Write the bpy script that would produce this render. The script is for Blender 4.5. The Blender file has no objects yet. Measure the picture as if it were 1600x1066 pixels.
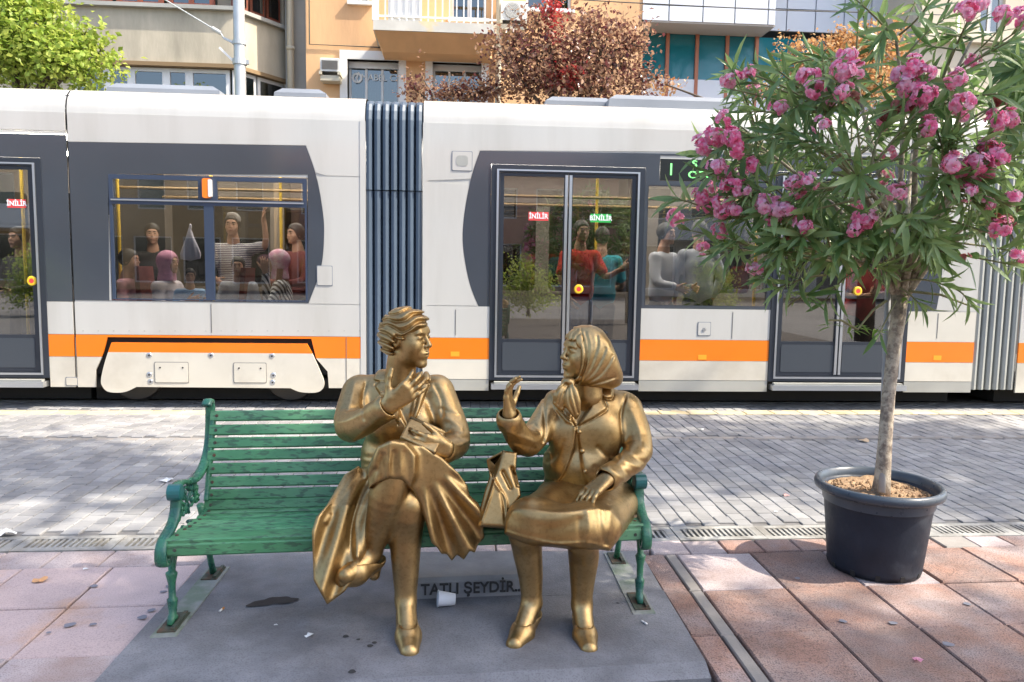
import bpy, math, random, bmesh
import numpy as np
from mathutils import Matrix, Vector
from mathutils.geometry import tessellate_polygon
RND = random.Random(7)
PI = math.pi
scene = bpy.context.scene
COL = scene.collection
# ------------------------------------------------------------------ camera
FPX, CX, CY, CAMH = 1200.0, 800.0, 533.0, 1.5
def _n(v):
    v = np.array(v, float); return v / np.linalg.norm(v)
_dy = _n((-85, 121, -FPX)); _dx = np.array((16736, -144, -FPX), float); _dx = _n(_dx - _dx.dot(_dy) * _dy); _dz = np.cross(_dx, _dy)
ROT = np.array([_dx, _dy, _dz])            # camera -> world
CAM = np.array((0.0, 0.0, CAMH))
cam_data = bpy.data.cameras.new("camera"); cam_data.sensor_width = 36.0; cam_data.lens = 36.0 * FPX / 1600.0
cam_data.clip_start = 0.05; cam_data.clip_end = 3000
cam = bpy.data.objects.new("camera", cam_data); COL.objects.link(cam)
_m = Matrix(ROT.tolist()).to_4x4(); _m.translation = CAM.tolist(); cam.matrix_world = _m
scene.camera = cam
# ------------------------------------------------------------------ sky, sun, exposure
SUN_EL, SUN_AZ = math.radians(49), math.radians(-17)      # azimuth measured from +x towards +y
SUN_DIR = Vector((math.cos(SUN_EL) * math.cos(SUN_AZ), math.cos(SUN_EL) * math.sin(SUN_AZ), math.sin(SUN_EL)))
world = bpy.data.worlds.new("World"); scene.world = world; world.use_nodes = True
_nt = world.node_tree; _bg = _nt.nodes["Background"]
_sky = _nt.nodes.new("ShaderNodeTexSky"); _sky.sky_type = 'NISHITA'; _sky.sun_disc = False
_sky.sun_elevation = SUN_EL; _sky.sun_rotation = PI / 2 - SUN_AZ
_sky.air_density = 1.0; _sky.dust_density = 3.0; _sky.ozone_density = 1.0
_nt.links.new(_sky.outputs[0], _bg.inputs[0]); _bg.inputs[1].default_value = 0.15
sun_data = bpy.data.lights.new("sun", 'SUN'); sun_data.energy = 3.3; sun_data.angle = math.radians(0.6); sun_data.color = (1.0, 0.91, 0.77)
sun = bpy.data.objects.new("sun", sun_data); COL.objects.link(sun)
sun.rotation_euler = SUN_DIR.to_track_quat('Z', 'Y').to_euler(); sun.location = (6, -1, 12)
scene.view_settings.view_transform = 'Standard'; scene.view_settings.look = 'None'
scene.view_settings.gamma = 1.0; scene.view_settings.exposure = 1.5; scene.view_settings.use_curve_mapping = False
scene.render.engine = 'CYCLES'
scene.cycles.max_bounces = 8; scene.cycles.transparent_max_bounces = 12; scene.cycles.use_denoising = True
scene.cycles.glossy_bounces = 4; scene.cycles.caustics_reflective = False; scene.cycles.caustics_refractive = False
# ------------------------------------------------------------------ pixel helpers (photo pixels, 1600 x 1066)
def ray(x, y): return ROT @ np.array((x - CX, CY - y, -FPX))
def at(x, y, Y):
    d = ray(x, y); return CAM + d * (Y / d[1])
def atz(x, y, z):
    d = ray(x, y); return CAM + d * ((z - CAMH) / d[2])
def xz(x, y, Y):
    p = at(x, y, Y); return (p[0], p[2])
# ------------------------------------------------------------------ object helpers
LOCS = {}
def setp(o, label=None, cat=None, group=None, kind=None):
    if label: o["label"] = label
    if cat: o["category"] = cat
    if group: o["group"] = group
    if kind: o["kind"] = kind
    return o
def adopt(o, parent):
    if parent is not None:
        o.parent = parent
        if parent.name in LOCS: o.matrix_parent_inverse = Matrix.Translation(-Vector(LOCS[parent.name]))
def thing(name, label, cat, loc=(0, 0, 0), group=None):
    o = bpy.data.objects.new(name, None); COL.objects.link(o); o.location = loc; o.empty_display_size = 0.2
    LOCS[o.name] = tuple(float(c) for c in loc); return setp(o, label, cat, group)
def mk(name, verts, faces, mat, parent=None, smooth=False):
    me = bpy.data.meshes.new(name)
    me.from_pydata([tuple(map(float, v)) for v in verts], [], faces)
    if smooth: me.polygons.foreach_set("use_smooth", [True] * len(me.polygons))
    me.update(); me.materials.append(mat)
    o = bpy.data.objects.new(name, me); COL.objects.link(o); adopt(o, parent); return o
def mknp(name, V, Q, mat, parent=None, smooth=True):
    """fast mesh from arrays: V (n,3), Q (m,3 or 4)"""
    me = bpy.data.meshes.new(name); n, m, k = len(V), len(Q), Q.shape[1]
    me.vertices.add(n); me.vertices.foreach_set("co", np.ascontiguousarray(V, np.float32).ravel())
    me.loops.add(m * k); me.loops.foreach_set("vertex_index", np.ascontiguousarray(Q, np.int32).ravel())
    me.polygons.add(m); me.polygons.foreach_set("loop_start", np.arange(0, m * k, k, dtype=np.int32))
    me.update(calc_edges=True); me.validate()
    if smooth: me.polygons.foreach_set("use_smooth", [True] * len(me.polygons))
    me.materials.append(mat)
    o = bpy.data.objects.new(name, me); COL.objects.link(o); adopt(o, parent); return o
def inst(name, src, parent, loc=None, rot=None, scale=None, mw=None):
    o = bpy.data.objects.new(name, src.data if hasattr(src, 'data') else src); COL.objects.link(o); adopt(o, parent)
    if mw is not None: o.matrix_basis = mw
    if loc is not None: o.location = loc
    if rot is not None: o.rotation_euler = rot
    if scale is not None: o.scale = scale
    return o
def basis(d, up=(0, 0, 1)):
    d = Vector(d).normalized(); u = Vector(up)
    if abs(d.dot(u)) > 0.98: u = Vector((1, 0, 0))
    s = d.cross(u).normalized(); return d, s, s.cross(d).normalized()
class MB:
    def __init__(s): s.v = []; s.f = []
    def add(s, vs, fs):
        b = len(s.v); s.v += [tuple(map(float, v)) for v in vs]; s.f += [tuple(b + i for i in f) for f in fs]; return s
    def hexa(s, p):          # 8 points: bottom 4 ccw, top 4 ccw
        return s.add(p, [(3, 2, 1, 0), (4, 5, 6, 7), (0, 1, 5, 4), (1, 2, 6, 5), (2, 3, 7, 6), (3, 0, 4, 7)])
    def box(s, x0, x1, y0, y1, z0, z1):
        return s.hexa([(x0, y0, z0), (x1, y0, z0), (x1, y1, z0), (x0, y1, z0), (x0, y0, z1), (x1, y0, z1), (x1, y1, z1), (x0, y1, z1)])
    def cbox(s, x0, x1, y0, y1, z0, z1, c):    # box with chamfered top edges
        s.add([(x0, y0, z0), (x1, y0, z0), (x1, y1, z0), (x0, y1, z0), (x0, y0, z1 - c), (x1, y0, z1 - c), (x1, y1, z1 - c), (x0, y1, z1 - c),
               (x0 + c, y0 + c, z1), (x1 - c, y0 + c, z1), (x1 - c, y1 - c, z1), (x0 + c, y1 - c, z1)],
              [(0, 1, 5, 4), (1, 2, 6, 5), (2, 3, 7, 6), (3, 0, 4, 7), (4, 5, 9, 8), (5, 6, 10, 9), (6, 7, 11, 10), (7, 4, 8, 11), (8, 9, 10, 11)]); return s
    def bar(s, a, b, w, h, up=(0, 0, 1)):
        a, b = Vector(a), Vector(b); d, sd, u = basis(b - a, up); p = []
        for e in (a, b):
            p += [e - sd * w / 2 - u * h / 2, e + sd * w / 2 - u * h / 2, e + sd * w / 2 + u * h / 2, e - sd * w / 2 + u * h / 2]
        return s.add(p, [(3, 2, 1, 0), (4, 5, 6, 7), (0, 1, 5, 4), (1, 2, 6, 5), (2, 3, 7, 6), (3, 0, 4, 7)])
    def tube(s, pts, rad, seg=8, cap=True):
        pts = [Vector(p) for p in pts]; n = len(pts)
        if not hasattr(rad, '__len__'): rad = [rad] * n
        b = len(s.v); up = None
        for i, p in enumerate(pts):
            t = (pts[min(i + 1, n - 1)] - pts[max(i - 1, 0)]).normalized()
            if up is None: _, sd, u = basis(t)
            else:
                u = (up - t * up.dot(t)).normalized(); sd = t.cross(u).normalized()
            up = u
            for k in range(seg):
                a = 2 * PI * k / seg; s.v.append(tuple(p + (sd * math.cos(a) + u * math.sin(a)) * rad[i]))
        for i in range(n - 1):
            for k in range(seg):
                k2 = (k + 1) % seg
                s.f.append((b + i * seg + k, b + i * seg + k2, b + (i + 1) * seg + k2, b + (i + 1) * seg + k))
        if cap: s.f.append(tuple(b + k for k in range(seg))[::-1]); s.f.append(tuple(b + (n - 1) * seg + k for k in range(seg)))
        return s
    def lathe(s, c, prof, seg=24, cap=False, axis='z'):
        b = len(s.v); n = len(prof)
        for r, h in prof:
            for k in range(seg):
                a = 2 * PI * k / seg; q = (r * math.cos(a), r * math.sin(a), h)
                if axis == 'y': q = (q[0], -q[2], q[1])
                if axis == 'x': q = (q[2], q[0], q[1])
                s.v.append((c[0] + q[0], c[1] + q[1], c[2] + q[2]))
        for i in range(n - 1):
            for k in range(seg):
                k2 = (k + 1) % seg
                s.f.append((b + i * seg + k, b + i * seg + k2, b + (i + 1) * seg + k2, b + (i + 1) * seg + k))
        if cap:
            s.f.append(tuple(b + k for k in range(seg))[::-1]); s.f.append(tuple(b + (n - 1) * seg + k for k in range(seg)))
        return s
    def slab(s, loops, y0, y1):
        """polygon with holes in the xz plane, front face at y0, back at y1"""
        flat = [p for l in loops for p in l]
        tris = tessellate_polygon([[Vector((p[0], p[1], 0)) for p in l] for l in loops])
        n = len(flat); vs = [(p[0], y0, p[1]) for p in flat] + [(p[0], y1, p[1]) for p in flat]; fs = []
        for t in tris:
            a, b, c = [flat[i] for i in t]
            cr = (b[0] - a[0]) * (c[1] - a[1]) - (b[1] - a[1]) * (c[0] - a[0])
            t = tuple(t) if cr > 0 else tuple(t)[::-1]
            fs.append(t); fs.append(tuple(n + i for i in t[::-1]))
        o = 0
        for li, l in enumerate(loops):
            m = len(l); ar = sum(l[i][0] * l[(i + 1) % m][1] - l[(i + 1) % m][0] * l[i][1] for i in range(m))
            for i in range(m):
                q = (o + i, n + o + i, n + o + (i + 1) % m, o + (i + 1) % m)
                fs.append(q if (ar > 0) != (li > 0) else q[::-1])
            o += m
        return s.add(vs, fs)
    def out(s, name, mat, parent=None, smooth=False): return mk(name, s.v, s.f, mat, parent, smooth)
def rect(x0, x1, z0, z1): return [(x0, z0), (x1, z0), (x1, z1), (x0, z1)]
def rrect(x0, x1, z0, z1, r, n=4):
    p = []
    for cx, cz, a0 in ((x1 - r, z0 + r, -90), (x1 - r, z1 - r, 0), (x0 + r, z1 - r, 90), (x0 + r, z0 + r, 180)):
        for i in range(n + 1):
            a = math.radians(a0 + 90 * i / n); p.append((cx + r * math.cos(a), cz + r * math.sin(a)))
    return p
def text_mesh(name, body, size, mat, parent, org, ux=(1, 0, 0), uz=(0, 0, 1), depth=0.0, align='LEFT', bold=0.0, xs=1.0):
    cu = bpy.data.curves.new(name, 'FONT'); cu.body = body; cu.size = size; cu.extrude = max(depth, 0.0005); cu.align_x = align; cu.offset = bold; cu.resolution_u = 3
    t = bpy.data.objects.new(name, cu); me = bpy.data.meshes.new_from_object(t); bpy.data.objects.remove(t)
    X, Zv = Vector(ux).normalized(), Vector(uz).normalized(); N = X.cross(Zv)
    for v in me.vertices: v.co = Vector(org) + X * v.co.x * xs + Zv * v.co.y + N * v.co.z
    me.materials.clear(); me.materials.append(mat); o = bpy.data.objects.new(name, me); COL.objects.link(o); adopt(o, parent); return o
# ------------------------------------------------------------------ materials
def mat(name, col, rough=0.6, metal=0.0, var=0.0, vscale=3.0, col2=None, c2scale=4.0, c2lo=0.45, c2hi=0.62, bump=0.0, bscale=60.0, rnd=0.0,
        rvar=0.0, spec=0.5, coat=0.0, speck=None, speck_scale=300.0, speck_amt=0.5, stretch=None, trans=0.0, emit=None, estr=0.0, obj=False, crack=0.0):
    m = bpy.data.materials.new(name); m.use_nodes = True; nt = m.node_tree; N = nt.nodes; L = nt.links
    p = N["Principled BSDF"]; p.inputs["Roughness"].default_value = rough; p.inputs["Metallic"].default_value = metal
    p.inputs["Specular IOR Level"].default_value = spec; p.inputs["Coat Weight"].default_value = coat; p.inputs["Coat Roughness"].default_value = 0.08
    if obj: tc = N.new("ShaderNodeTexCoord").outputs["Object"]
    else: tc = N.new("ShaderNodeNewGeometry").outputs["Position"]
    if stretch:
        mp = N.new("ShaderNodeMapping"); mp.inputs["Scale"].default_value = stretch; L.new(tc, mp.inputs[0]); tc = mp.outputs[0]
    if rnd or obj:
        oi = N.new("ShaderNodeObjectInfo")
    if obj:
        va = N.new("ShaderNodeVectorMath"); va.operation = 'ADD'; sc_ = N.new("ShaderNodeMath"); sc_.operation = 'MULTIPLY'; sc_.inputs[1].default_value = 37.0
        L.new(oi.outputs["Random"], sc_.inputs[0]); L.new(tc, va.inputs[0]); L.new(sc_.outputs[0], va.inputs[1]); tc = va.outputs[0]
    def noise(scale, detail=4.0, r=0.55):
        t = N.new("ShaderNodeTexNoise"); t.inputs["Scale"].default_value = scale; t.inputs["Detail"].default_value = detail; t.inputs["Roughness"].default_value = r
        L.new(tc, t.inputs["Vector"]); return t.outputs["Fac"]
    def ramp(src, lo, hi, a=0.0, b=1.0):
        t = N.new("ShaderNodeMapRange"); t.inputs[1].default_value = lo; t.inputs[2].default_value = hi; t.inputs[3].default_value = a; t.inputs[4].default_value = b
        L.new(src, t.inputs[0]); return t.outputs[0]
    def mixc(f, a, b, mode='MIX'):
        t = N.new("ShaderNodeMix"); t.data_type = 'RGBA'; t.blend_type = mode
        if isinstance(f, float): t.inputs[0].default_value = f
        else: L.new(f, t.inputs[0])
        for i, c in ((6, a), (7, b)):
            if isinstance(c, tuple): t.inputs[i].default_value = (*c[:3], 1)
            else: L.new(c, t.inputs[i])
        return t.outputs[2]
    def hsv(c, val):
        t = N.new("ShaderNodeHueSaturation"); L.new(val, t.inputs["Value"])
        if isinstance(c, tuple): t.inputs["Color"].default_value = (*c, 1)
        else: L.new(c, t.inputs["Color"])
        return t.outputs[0]
    c = tuple(col)
    if col2 is not None: c = mixc(ramp(noise(c2scale, 6.0, 0.6), c2lo, c2hi), c, tuple(col2))
    if speck is not None: c = mixc(ramp(noise(speck_scale, 2.0), 0.52, 0.62, 0.0, speck_amt), c, tuple(speck))
    if var: c = hsv(c, ramp(noise(vscale, 5.0), 0.3, 0.7, 1 - var, 1 + var))
    if rnd:
        gi = N.new("ShaderNodeNewGeometry"); ma = N.new("ShaderNodeMath"); ma.operation = 'MULTIPLY_ADD'; ma.inputs[1].default_value = 7.13; L.new(gi.outputs["Random Per Island"], ma.inputs[0]); L.new(oi.outputs["Random"], ma.inputs[2]); fr_ = N.new("ShaderNodeMath"); fr_.operation = 'FRACT'; L.new(ma.outputs[0], fr_.inputs[0])
        c = hsv(c, ramp(fr_.outputs[0], 0, 1, 1 - rnd, 1 + rnd))
    if isinstance(c, tuple): p.inputs["Base Color"].default_value = (*c, 1)
    else: L.new(c, p.inputs["Base Color"])
    if rvar: L.new(ramp(noise(vscale * 2.3, 4.0), 0.3, 0.7, max(0.03, rough - rvar), min(1, rough + rvar)), p.inputs["Roughness"])
    if bump:
        b = N.new("ShaderNodeBump"); b.inputs["Strength"].default_value = bump; b.inputs["Distance"].default_value = 0.01; L.new(noise(bscale, 5.0, 0.6), b.inputs["Height"]); L.new(b.outputs[0], p.inputs["Normal"])
    if trans: p.inputs["Transmission Weight"].default_value = trans
    if emit: p.inputs["Emission Color"].default_value = (*emit, 1); p.inputs["Emission Strength"].default_value = estr
    return m
def leaf_mat(name, col, col2=None, transl=0.35, rough=0.4, rnd=0.0):
    """leaf: principled + translucent, colour varied by noise over position"""
    m = bpy.data.materials.new(name); m.use_nodes = True; nt = m.node_tree; N = nt.nodes; L = nt.links; p = N["Principled BSDF"]; out = N["Material Output"]
    geo = N.new("ShaderNodeNewGeometry"); t = N.new("ShaderNodeTexNoise"); t.inputs["Scale"].default_value = 7.0; t.inputs["Detail"].default_value = 3.0; L.new(geo.outputs["Position"], t.inputs["Vector"])
    t2 = N.new("ShaderNodeMath"); t2.operation = 'ADD'
    L.new(t.outputs["Fac"], t2.inputs[0]); rr = N.new("ShaderNodeMath"); rr.operation = 'MULTIPLY_ADD'; rr.inputs[1].default_value = 0.5; rr.inputs[2].default_value = -0.25
    L.new(geo.outputs["Random Per Island"], rr.inputs[0]); L.new(rr.outputs[0], t2.inputs[1])
    r = N.new("ShaderNodeMapRange"); r.inputs[1].default_value = 0.3; r.inputs[2].default_value = 0.7; L.new(t2.outputs[0], r.inputs[0])
    mx = N.new("ShaderNodeMix"); mx.data_type = 'RGBA'; L.new(r.outputs[0], mx.inputs[0]); mx.inputs[6].default_value = (*col, 1); mx.inputs[7].default_value = (*(col2 or col), 1)
    L.new(mx.outputs[2], p.inputs["Base Color"]); p.inputs["Roughness"].default_value = rough
    tr = N.new("ShaderNodeBsdfTranslucent"); L.new(mx.outputs[2], tr.inputs[0]); ms = N.new("ShaderNodeMixShader"); ms.inputs[0].default_value = transl
    L.new(p.outputs[0], ms.inputs[1]); L.new(tr.outputs[0], ms.inputs[2]); L.new(ms.outputs[0], out.inputs[0]); return m
def glass_mat(name, tint=(0.5, 0.55, 0.55), refl=0.12, rough=0.01):
    m = bpy.data.materials.new(name); m.use_nodes = True; nt = m.node_tree; N = nt.nodes; L = nt.links; out = N["Material Output"]; N.remove(N["Principled BSDF"])
    tr = N.new("ShaderNodeBsdfTransparent"); tr.inputs[0].default_value = (*tint, 1); gl = N.new("ShaderNodeBsdfGlossy"); gl.inputs["Roughness"].default_value = rough
    fr = N.new("ShaderNodeFresnel"); fr.inputs[0].default_value = 1.5; ad = N.new("ShaderNodeMath"); ad.operation = 'ADD'; ad.use_clamp = True; ad.inputs[1].default_value = refl
    L.new(fr.outputs[0], ad.inputs[0]); ms = N.new("ShaderNodeMixShader"); L.new(ad.outputs[0], ms.inputs[0]); L.new(tr.outputs[0], ms.inputs[1]); L.new(gl.outputs[0], ms.inputs[2]); L.new(ms.outputs[0], out.inputs[0]); return m
# ------------------------------------------------------------------ signed distance fields (for statues, people, cloth)
def cat(pts, n=5):
    """Catmull-Rom through the points"""
    P = [np.array(p, float) for p in pts]; o = []
    for i in range(len(P) - 1):
        a, b, c, d = P[max(i - 1, 0)], P[i], P[i + 1], P[min(i + 2, len(P) - 1)]
        for t in np.linspace(0, 1, n, endpoint=False): o.append(.5 * ((2 * b) + (c - a) * t + (2 * a - 5 * b + 4 * c - d) * t * t + (3 * b - a - 3 * c + d) * t ** 3))
    return o + [P[-1]]
def raster(poly, closed, pad):
    """distance image in photo pixels to a polygon (signed, negative inside) or polyline"""
    P = np.array(poly, float); x0, y0 = P.min(0) - pad; x1, y1 = P.max(0) + pad
    gx, gy = np.meshgrid(np.arange(x0, x1 + 1), np.arange(y0, y1 + 1), indexing='ij'); d = np.full(gx.shape, 1e9); ins = np.zeros(gx.shape, bool); n = len(P)
    for i in range(n if closed else n - 1):
        a, b = P[i], P[(i + 1) % n]; e = b - a; L2 = max(e.dot(e), 1e-9)
        t = np.clip(((gx - a[0]) * e[0] + (gy - a[1]) * e[1]) / L2, 0, 1)
        d = np.minimum(d, np.hypot(gx - a[0] - t * e[0], gy - a[1] - t * e[1]))
        if closed:
            c = ((a[1] > gy) != (b[1] > gy)); ins ^= c & (gx < (b[0] - a[0]) * (gy - a[1]) / (b[1] - a[1] + 1e-12) + a[0])
    if closed: d = np.where(ins, -d, d)
    return d.astype(np.float32), x0, y0
def samp(ras, px, py):
    d, x0, y0 = ras; u = np.clip(px - x0, 0, d.shape[0] - 1.001); v = np.clip(py - y0, 0, d.shape[1] - 1.001)
    i = u.astype(np.int32); j = v.astype(np.int32); fu = u - i; fv = v - j
    return (d[i, j] * (1 - fu) + d[i + 1, j] * fu) * (1 - fv) + (d[i, j + 1] * (1 - fu) + d[i + 1, j + 1] * fu) * fv
def smin(a, b, k):
    if k <= 0: return np.minimum(a, b)
    h = np.clip(0.5 + 0.5 * (b - a) / k, 0, 1); return b + (a - b) * h - k * h * (1 - h)
class Field:
    def __init__(s, lo, hi, h):
        s.lo = np.array(lo, float); s.h = h; s.n = np.ceil((np.array(hi, float) - s.lo) / h).astype(int) + 1; s.D = np.full(s.n, 0.09, np.float32)
    def reg(s, lo, hi):
        a = np.clip(np.floor((np.array(lo) - s.lo) / s.h).astype(int), 0, s.n); b = np.clip(np.ceil((np.array(hi) - s.lo) / s.h).astype(int) + 1, 0, s.n)
        if np.any(b <= a): return None, None
        sl = tuple(slice(i, j) for i, j in zip(a, b))
        g = [(s.lo[k] + s.h * np.arange(a[k], b[k])).astype(np.float32) for k in range(3)]
        return sl, (g[0][:, None, None], g[1][None, :, None], g[2][None, None, :])
    def put(s, fn, lo, hi, k, sub=False):
        sl, g = s.reg(np.array(lo) - k - 3 * s.h, np.array(hi) + k + 3 * s.h)
        if sl is None: return s
        d = fn(*g).astype(np.float32); D = s.D[sl]
        s.D[sl] = -smin(-D, d, k) if sub else smin(D, d, k); return s
    def cap(s, a, b, ra, rb=None, k=0.02, sub=False):
        a, b = np.array(a, float), np.array(b, float); rb = ra if rb is None else rb; e = b - a; L2 = max(e.dot(e), 1e-9); r = max(ra, rb)
        def fn(X, Y, Z):
            x, y, z = X - a[0], Y - a[1], Z - a[2]; t = np.clip((x * e[0] + y * e[1] + z * e[2]) / L2, 0, 1)
            return np.sqrt((x - t * e[0]) ** 2 + (y - t * e[1]) ** 2 + (z - t * e[2]) ** 2) - (ra + (rb - ra) * t)
        return s.put(fn, np.minimum(a, b) - r, np.maximum(a, b) + r, k, sub)
    def chain(s, pts, rad, k=0.02, sub=False, n=4):
        """tapering limb through the points: splined axis and radius, blended into the field as one shape"""
        if not hasattr(rad, '__len__'): rad = [rad] * len(pts)
        Q = [np.append(np.array(p, float), r) for p, r in zip(pts, rad)]
        if len(Q) > 2:
            o = []
            for i in range(len(Q) - 1):
                a, b, c, d = Q[max(i - 1, 0)], Q[i], Q[i + 1], Q[min(i + 2, len(Q) - 1)]
                for t in np.linspace(0, 1, n, endpoint=False): o.append(.5 * ((2 * b) + (c - a) * t + (2 * a - 5 * b + 4 * c - d) * t * t + (3 * b - a - 3 * c + d) * t ** 3))
            Q = o + [Q[-1]]
        A = np.array(Q); m = A[:, 3].max(); lo, hi = A[:, :3].min(0) - m, A[:, :3].max(0) + m
        def fn(X, Y, Z):
            D = None
            for i in range(len(A) - 1):
                a, e = A[i, :3], A[i + 1, :3] - A[i, :3]; L2 = max(e.dot(e), 1e-9); x, y, z = X - np.float32(a[0]), Y - np.float32(a[1]), Z - np.float32(a[2])
                t = np.clip((x * np.float32(e[0] / L2) + y * np.float32(e[1] / L2) + z * np.float32(e[2] / L2)), 0, 1)
                d = np.sqrt((x - t * np.float32(e[0])) ** 2 + (y - t * np.float32(e[1])) ** 2 + (z - t * np.float32(e[2])) ** 2) - (np.float32(A[i, 3]) + np.float32(A[i + 1, 3] - A[i, 3]) * t)
                D = d if D is None else np.minimum(D, d)
            return D
        return s.put(fn, lo, hi, k, sub)
    def ell(s, c, r, M=None, k=0.02, sub=False):
        c, r = np.array(c, float), np.array(r, float); M = np.eye(3) if M is None else M; R = r.max()   # M columns = axes
        def fn(X, Y, Z):
            x, y, z = X - c[0], Y - c[1], Z - c[2]; q = [x * M[0, i] + y * M[1, i] + z * M[2, i] for i in range(3)]
            k0 = np.sqrt(sum((q[i] / r[i]) ** 2 for i in range(3))); k1 = np.sqrt(sum((q[i] / r[i] ** 2) ** 2 for i in range(3))) + 1e-6
            return k0 * (k0 - 1) / k1
        return s.put(fn, c - R, c + R, k, sub)
    def pix(s, X, Y, Z):
        v = [ROT[0, i] * X + ROT[1, i] * Y + ROT[2, i] * (Z - CAMH) for i in range(3)]; return CX - FPX * v[0] / v[2], CY + FPX * v[1] / v[2]
    def _pbox(s, ras, y0, y1):
        d, x0, p0 = ras; c = np.array([at(x, y, Y) for x in (x0, x0 + d.shape[0]) for y in (p0, p0 + d.shape[1]) for Y in (y0, y1)]); return c.min(0), c.max(0)
    def sheet(s, poly, yf, th, y0, y1, k=0.01, edge=0.0, sub=False):
        """sheet whose outline is poly (photo pixels) and whose middle lies at depth yf(px,py); th = half thickness"""
        ras = raster(poly, True, 12); lo, hi = s._pbox(ras, y0, y1)
        def fn(X, Y, Z):
            px, py = s.pix(X, Y, Z); a = samp(ras, px, py) * (Y / FPX); b = np.abs(Y - yf(px, py)) * 0.8 - th
            e = 0.012; return smin(-a, -b, e) * -1.0
        return s.put(fn, lo, hi, k, sub)
    def dome(s, poly, c, r, M=None, k=0.01, e=0.015, sub=False):
        """ellipsoid trimmed by an outline given in photo pixels"""
        c, r = np.array(c, float), np.array(r, float); M = np.eye(3) if M is None else M; R = r.max(); ras = raster(poly, True, 10)
        def fn(X, Y, Z):
            x, y, z = X - c[0], Y - c[1], Z - c[2]; q = [x * M[0, i] + y * M[1, i] + z * M[2, i] for i in range(3)]
            k0 = np.sqrt(sum((q[i] / r[i]) ** 2 for i in range(3))); k1 = np.sqrt(sum((q[i] / r[i] ** 2) ** 2 for i in range(3))) + 1e-6
            px, py = s.pix(X, Y, Z); a = samp(ras, px, py) * (Y / FPX); return -smin(-a, -k0 * (k0 - 1) / k1, e)
        return s.put(fn, c - R, c + R, k, sub)
    def emboss(s, poly, amt, soft=3.0, y0=0, y1=9, closed=True, wid=2.0):
        """raise (amt>0) or sink the skin inside a pixel polygon, or along a pixel polyline"""
        if not closed and len(poly) > 2: poly = cat(poly)
        ras = raster(poly, closed, 3 * soft + 3 * wid + 2); lo, hi = s._pbox(ras, max(y0, s.lo[1]), min(y1, s.lo[1] + s.h * s.n[1])); sl, g = s.reg(lo, hi)
        if sl is None: return s
        px, py = s.pix(*g); d = samp(ras, px, py)
        w = 1 / (1 + np.exp(np.clip(d / (soft * 0.35), -30, 30))) if closed else 0.7 * np.exp(-(d / (wid * 1.3)) ** 2)
        w = w * ((g[1] >= y0) & (g[1] <= y1)); s.D[sl] -= (amt * w).astype(np.float32); return s
    def hit(s, px, py, off=0.0):
        d = ray(px, py); d = d / d[1]
        for Y in np.arange(s.lo[1], s.lo[1] + s.h * s.n[1], s.h * 0.5):
            p = CAM + d * Y; i = np.round((p - s.lo) / s.h).astype(int)
            if np.all(i >= 0) and np.all(i < s.n) and s.D[tuple(i)] < 0: return CAM + d * (Y + off)
        return CAM + d * (s.lo[1] + s.h * s.n[1] / 2)
    def mesh(s, name, mt, parent=None, smooth_it=1):
        D = s.D; D[0], D[-1] = 0.05, 0.05; D[:, 0], D[:, -1] = 0.05, 0.05; D[:, :, 0], D[:, :, -1] = 0.05, 0.05
        ins = D < 0; nx, ny, nz = D.shape; c = np.zeros((nx - 1, ny - 1, nz - 1), np.uint8); sl = lambda o, n: slice(o, n - 1 + o)
        for i in (0, 1):
            for j in (0, 1):
                for k in (0, 1): c += ins[sl(i, nx), sl(j, ny), sl(k, nz)]
        act = (c > 0) & (c < 8); I = np.argwhere(act); vid = np.full(act.shape, -1, np.int32); vid[act] = np.arange(len(I))
        acc = np.zeros((len(I), 3)); cnt = np.zeros(len(I)); cor = [(i, j, k) for i in (0, 1) for j in (0, 1) for k in (0, 1)]
        val = {q: D[I[:, 0] + q[0], I[:, 1] + q[1], I[:, 2] + q[2]].astype(float) for q in cor}
        for a in cor:
            for ax in range(3):
                if a[ax] == 0:
                    b = list(a); b[ax] = 1; b = tuple(b); va, vb = val[a], val[b]; m = (va < 0) != (vb < 0); t = np.where(m, va / np.where(m, va - vb, 1), 0)
                    p = np.array(a, float)[None, :].repeat(len(I), 0); p[:, ax] += t; acc[m] += p[m]; cnt[m] += 1
        V = s.lo + s.h * (I + acc / cnt[:, None]); Q = []
        for ax in range(3):
            o1, o2 = [(1, 2), (2, 0), (0, 1)][ax]; A = [slice(None)] * 3; B = [slice(None)] * 3; A[ax] = slice(0, -1); B[ax] = slice(1, None)
            e = ins[tuple(A)] != ins[tuple(B)]; E = np.argwhere(e)
            if not len(E): continue
            u = np.zeros(3, int); u[o1] = 1; w = np.zeros(3, int); w[o2] = 1
            q = np.stack([vid[tuple((E - x).T)] for x in (0 * u, u, u + w, w)], 1); fl = ins[tuple(E.T)]
            q[~fl] = q[~fl][:, ::-1]; Q.append(q)
        Q = np.concatenate(Q); Q = Q[(Q >= 0).all(1)]
        for _ in range(smooth_it):
            S = np.zeros_like(V); C = np.zeros(len(V))
            for a, b in ((0, 1), (1, 2), (2, 3), (3, 0)):
                np.add.at(S, Q[:, a], V[Q[:, b]]); np.add.at(C, Q[:, a], 1)
            V = V * 0.55 + 0.45 * S / np.maximum(C, 1)[:, None]
        return mknp(name, V, Q, mt, parent, True)
def frame(yaw, pitch=0.0, roll=0.0):
    """head frame: columns forward, left, up; yaw 0 looks along -y (to the camera), positive yaw turns to +x"""
    f = np.array((math.sin(yaw) * math.cos(pitch), -math.cos(yaw) * math.cos(pitch), math.sin(pitch))); l = np.cross((0, 0, 1), f); l /= np.linalg.norm(l); u = np.cross(f, l)
    l2 = l * math.cos(roll) + u * math.sin(roll); u2 = -l * math.sin(roll) + u * math.cos(roll); return np.stack([f, l2, u2], 1)
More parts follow.
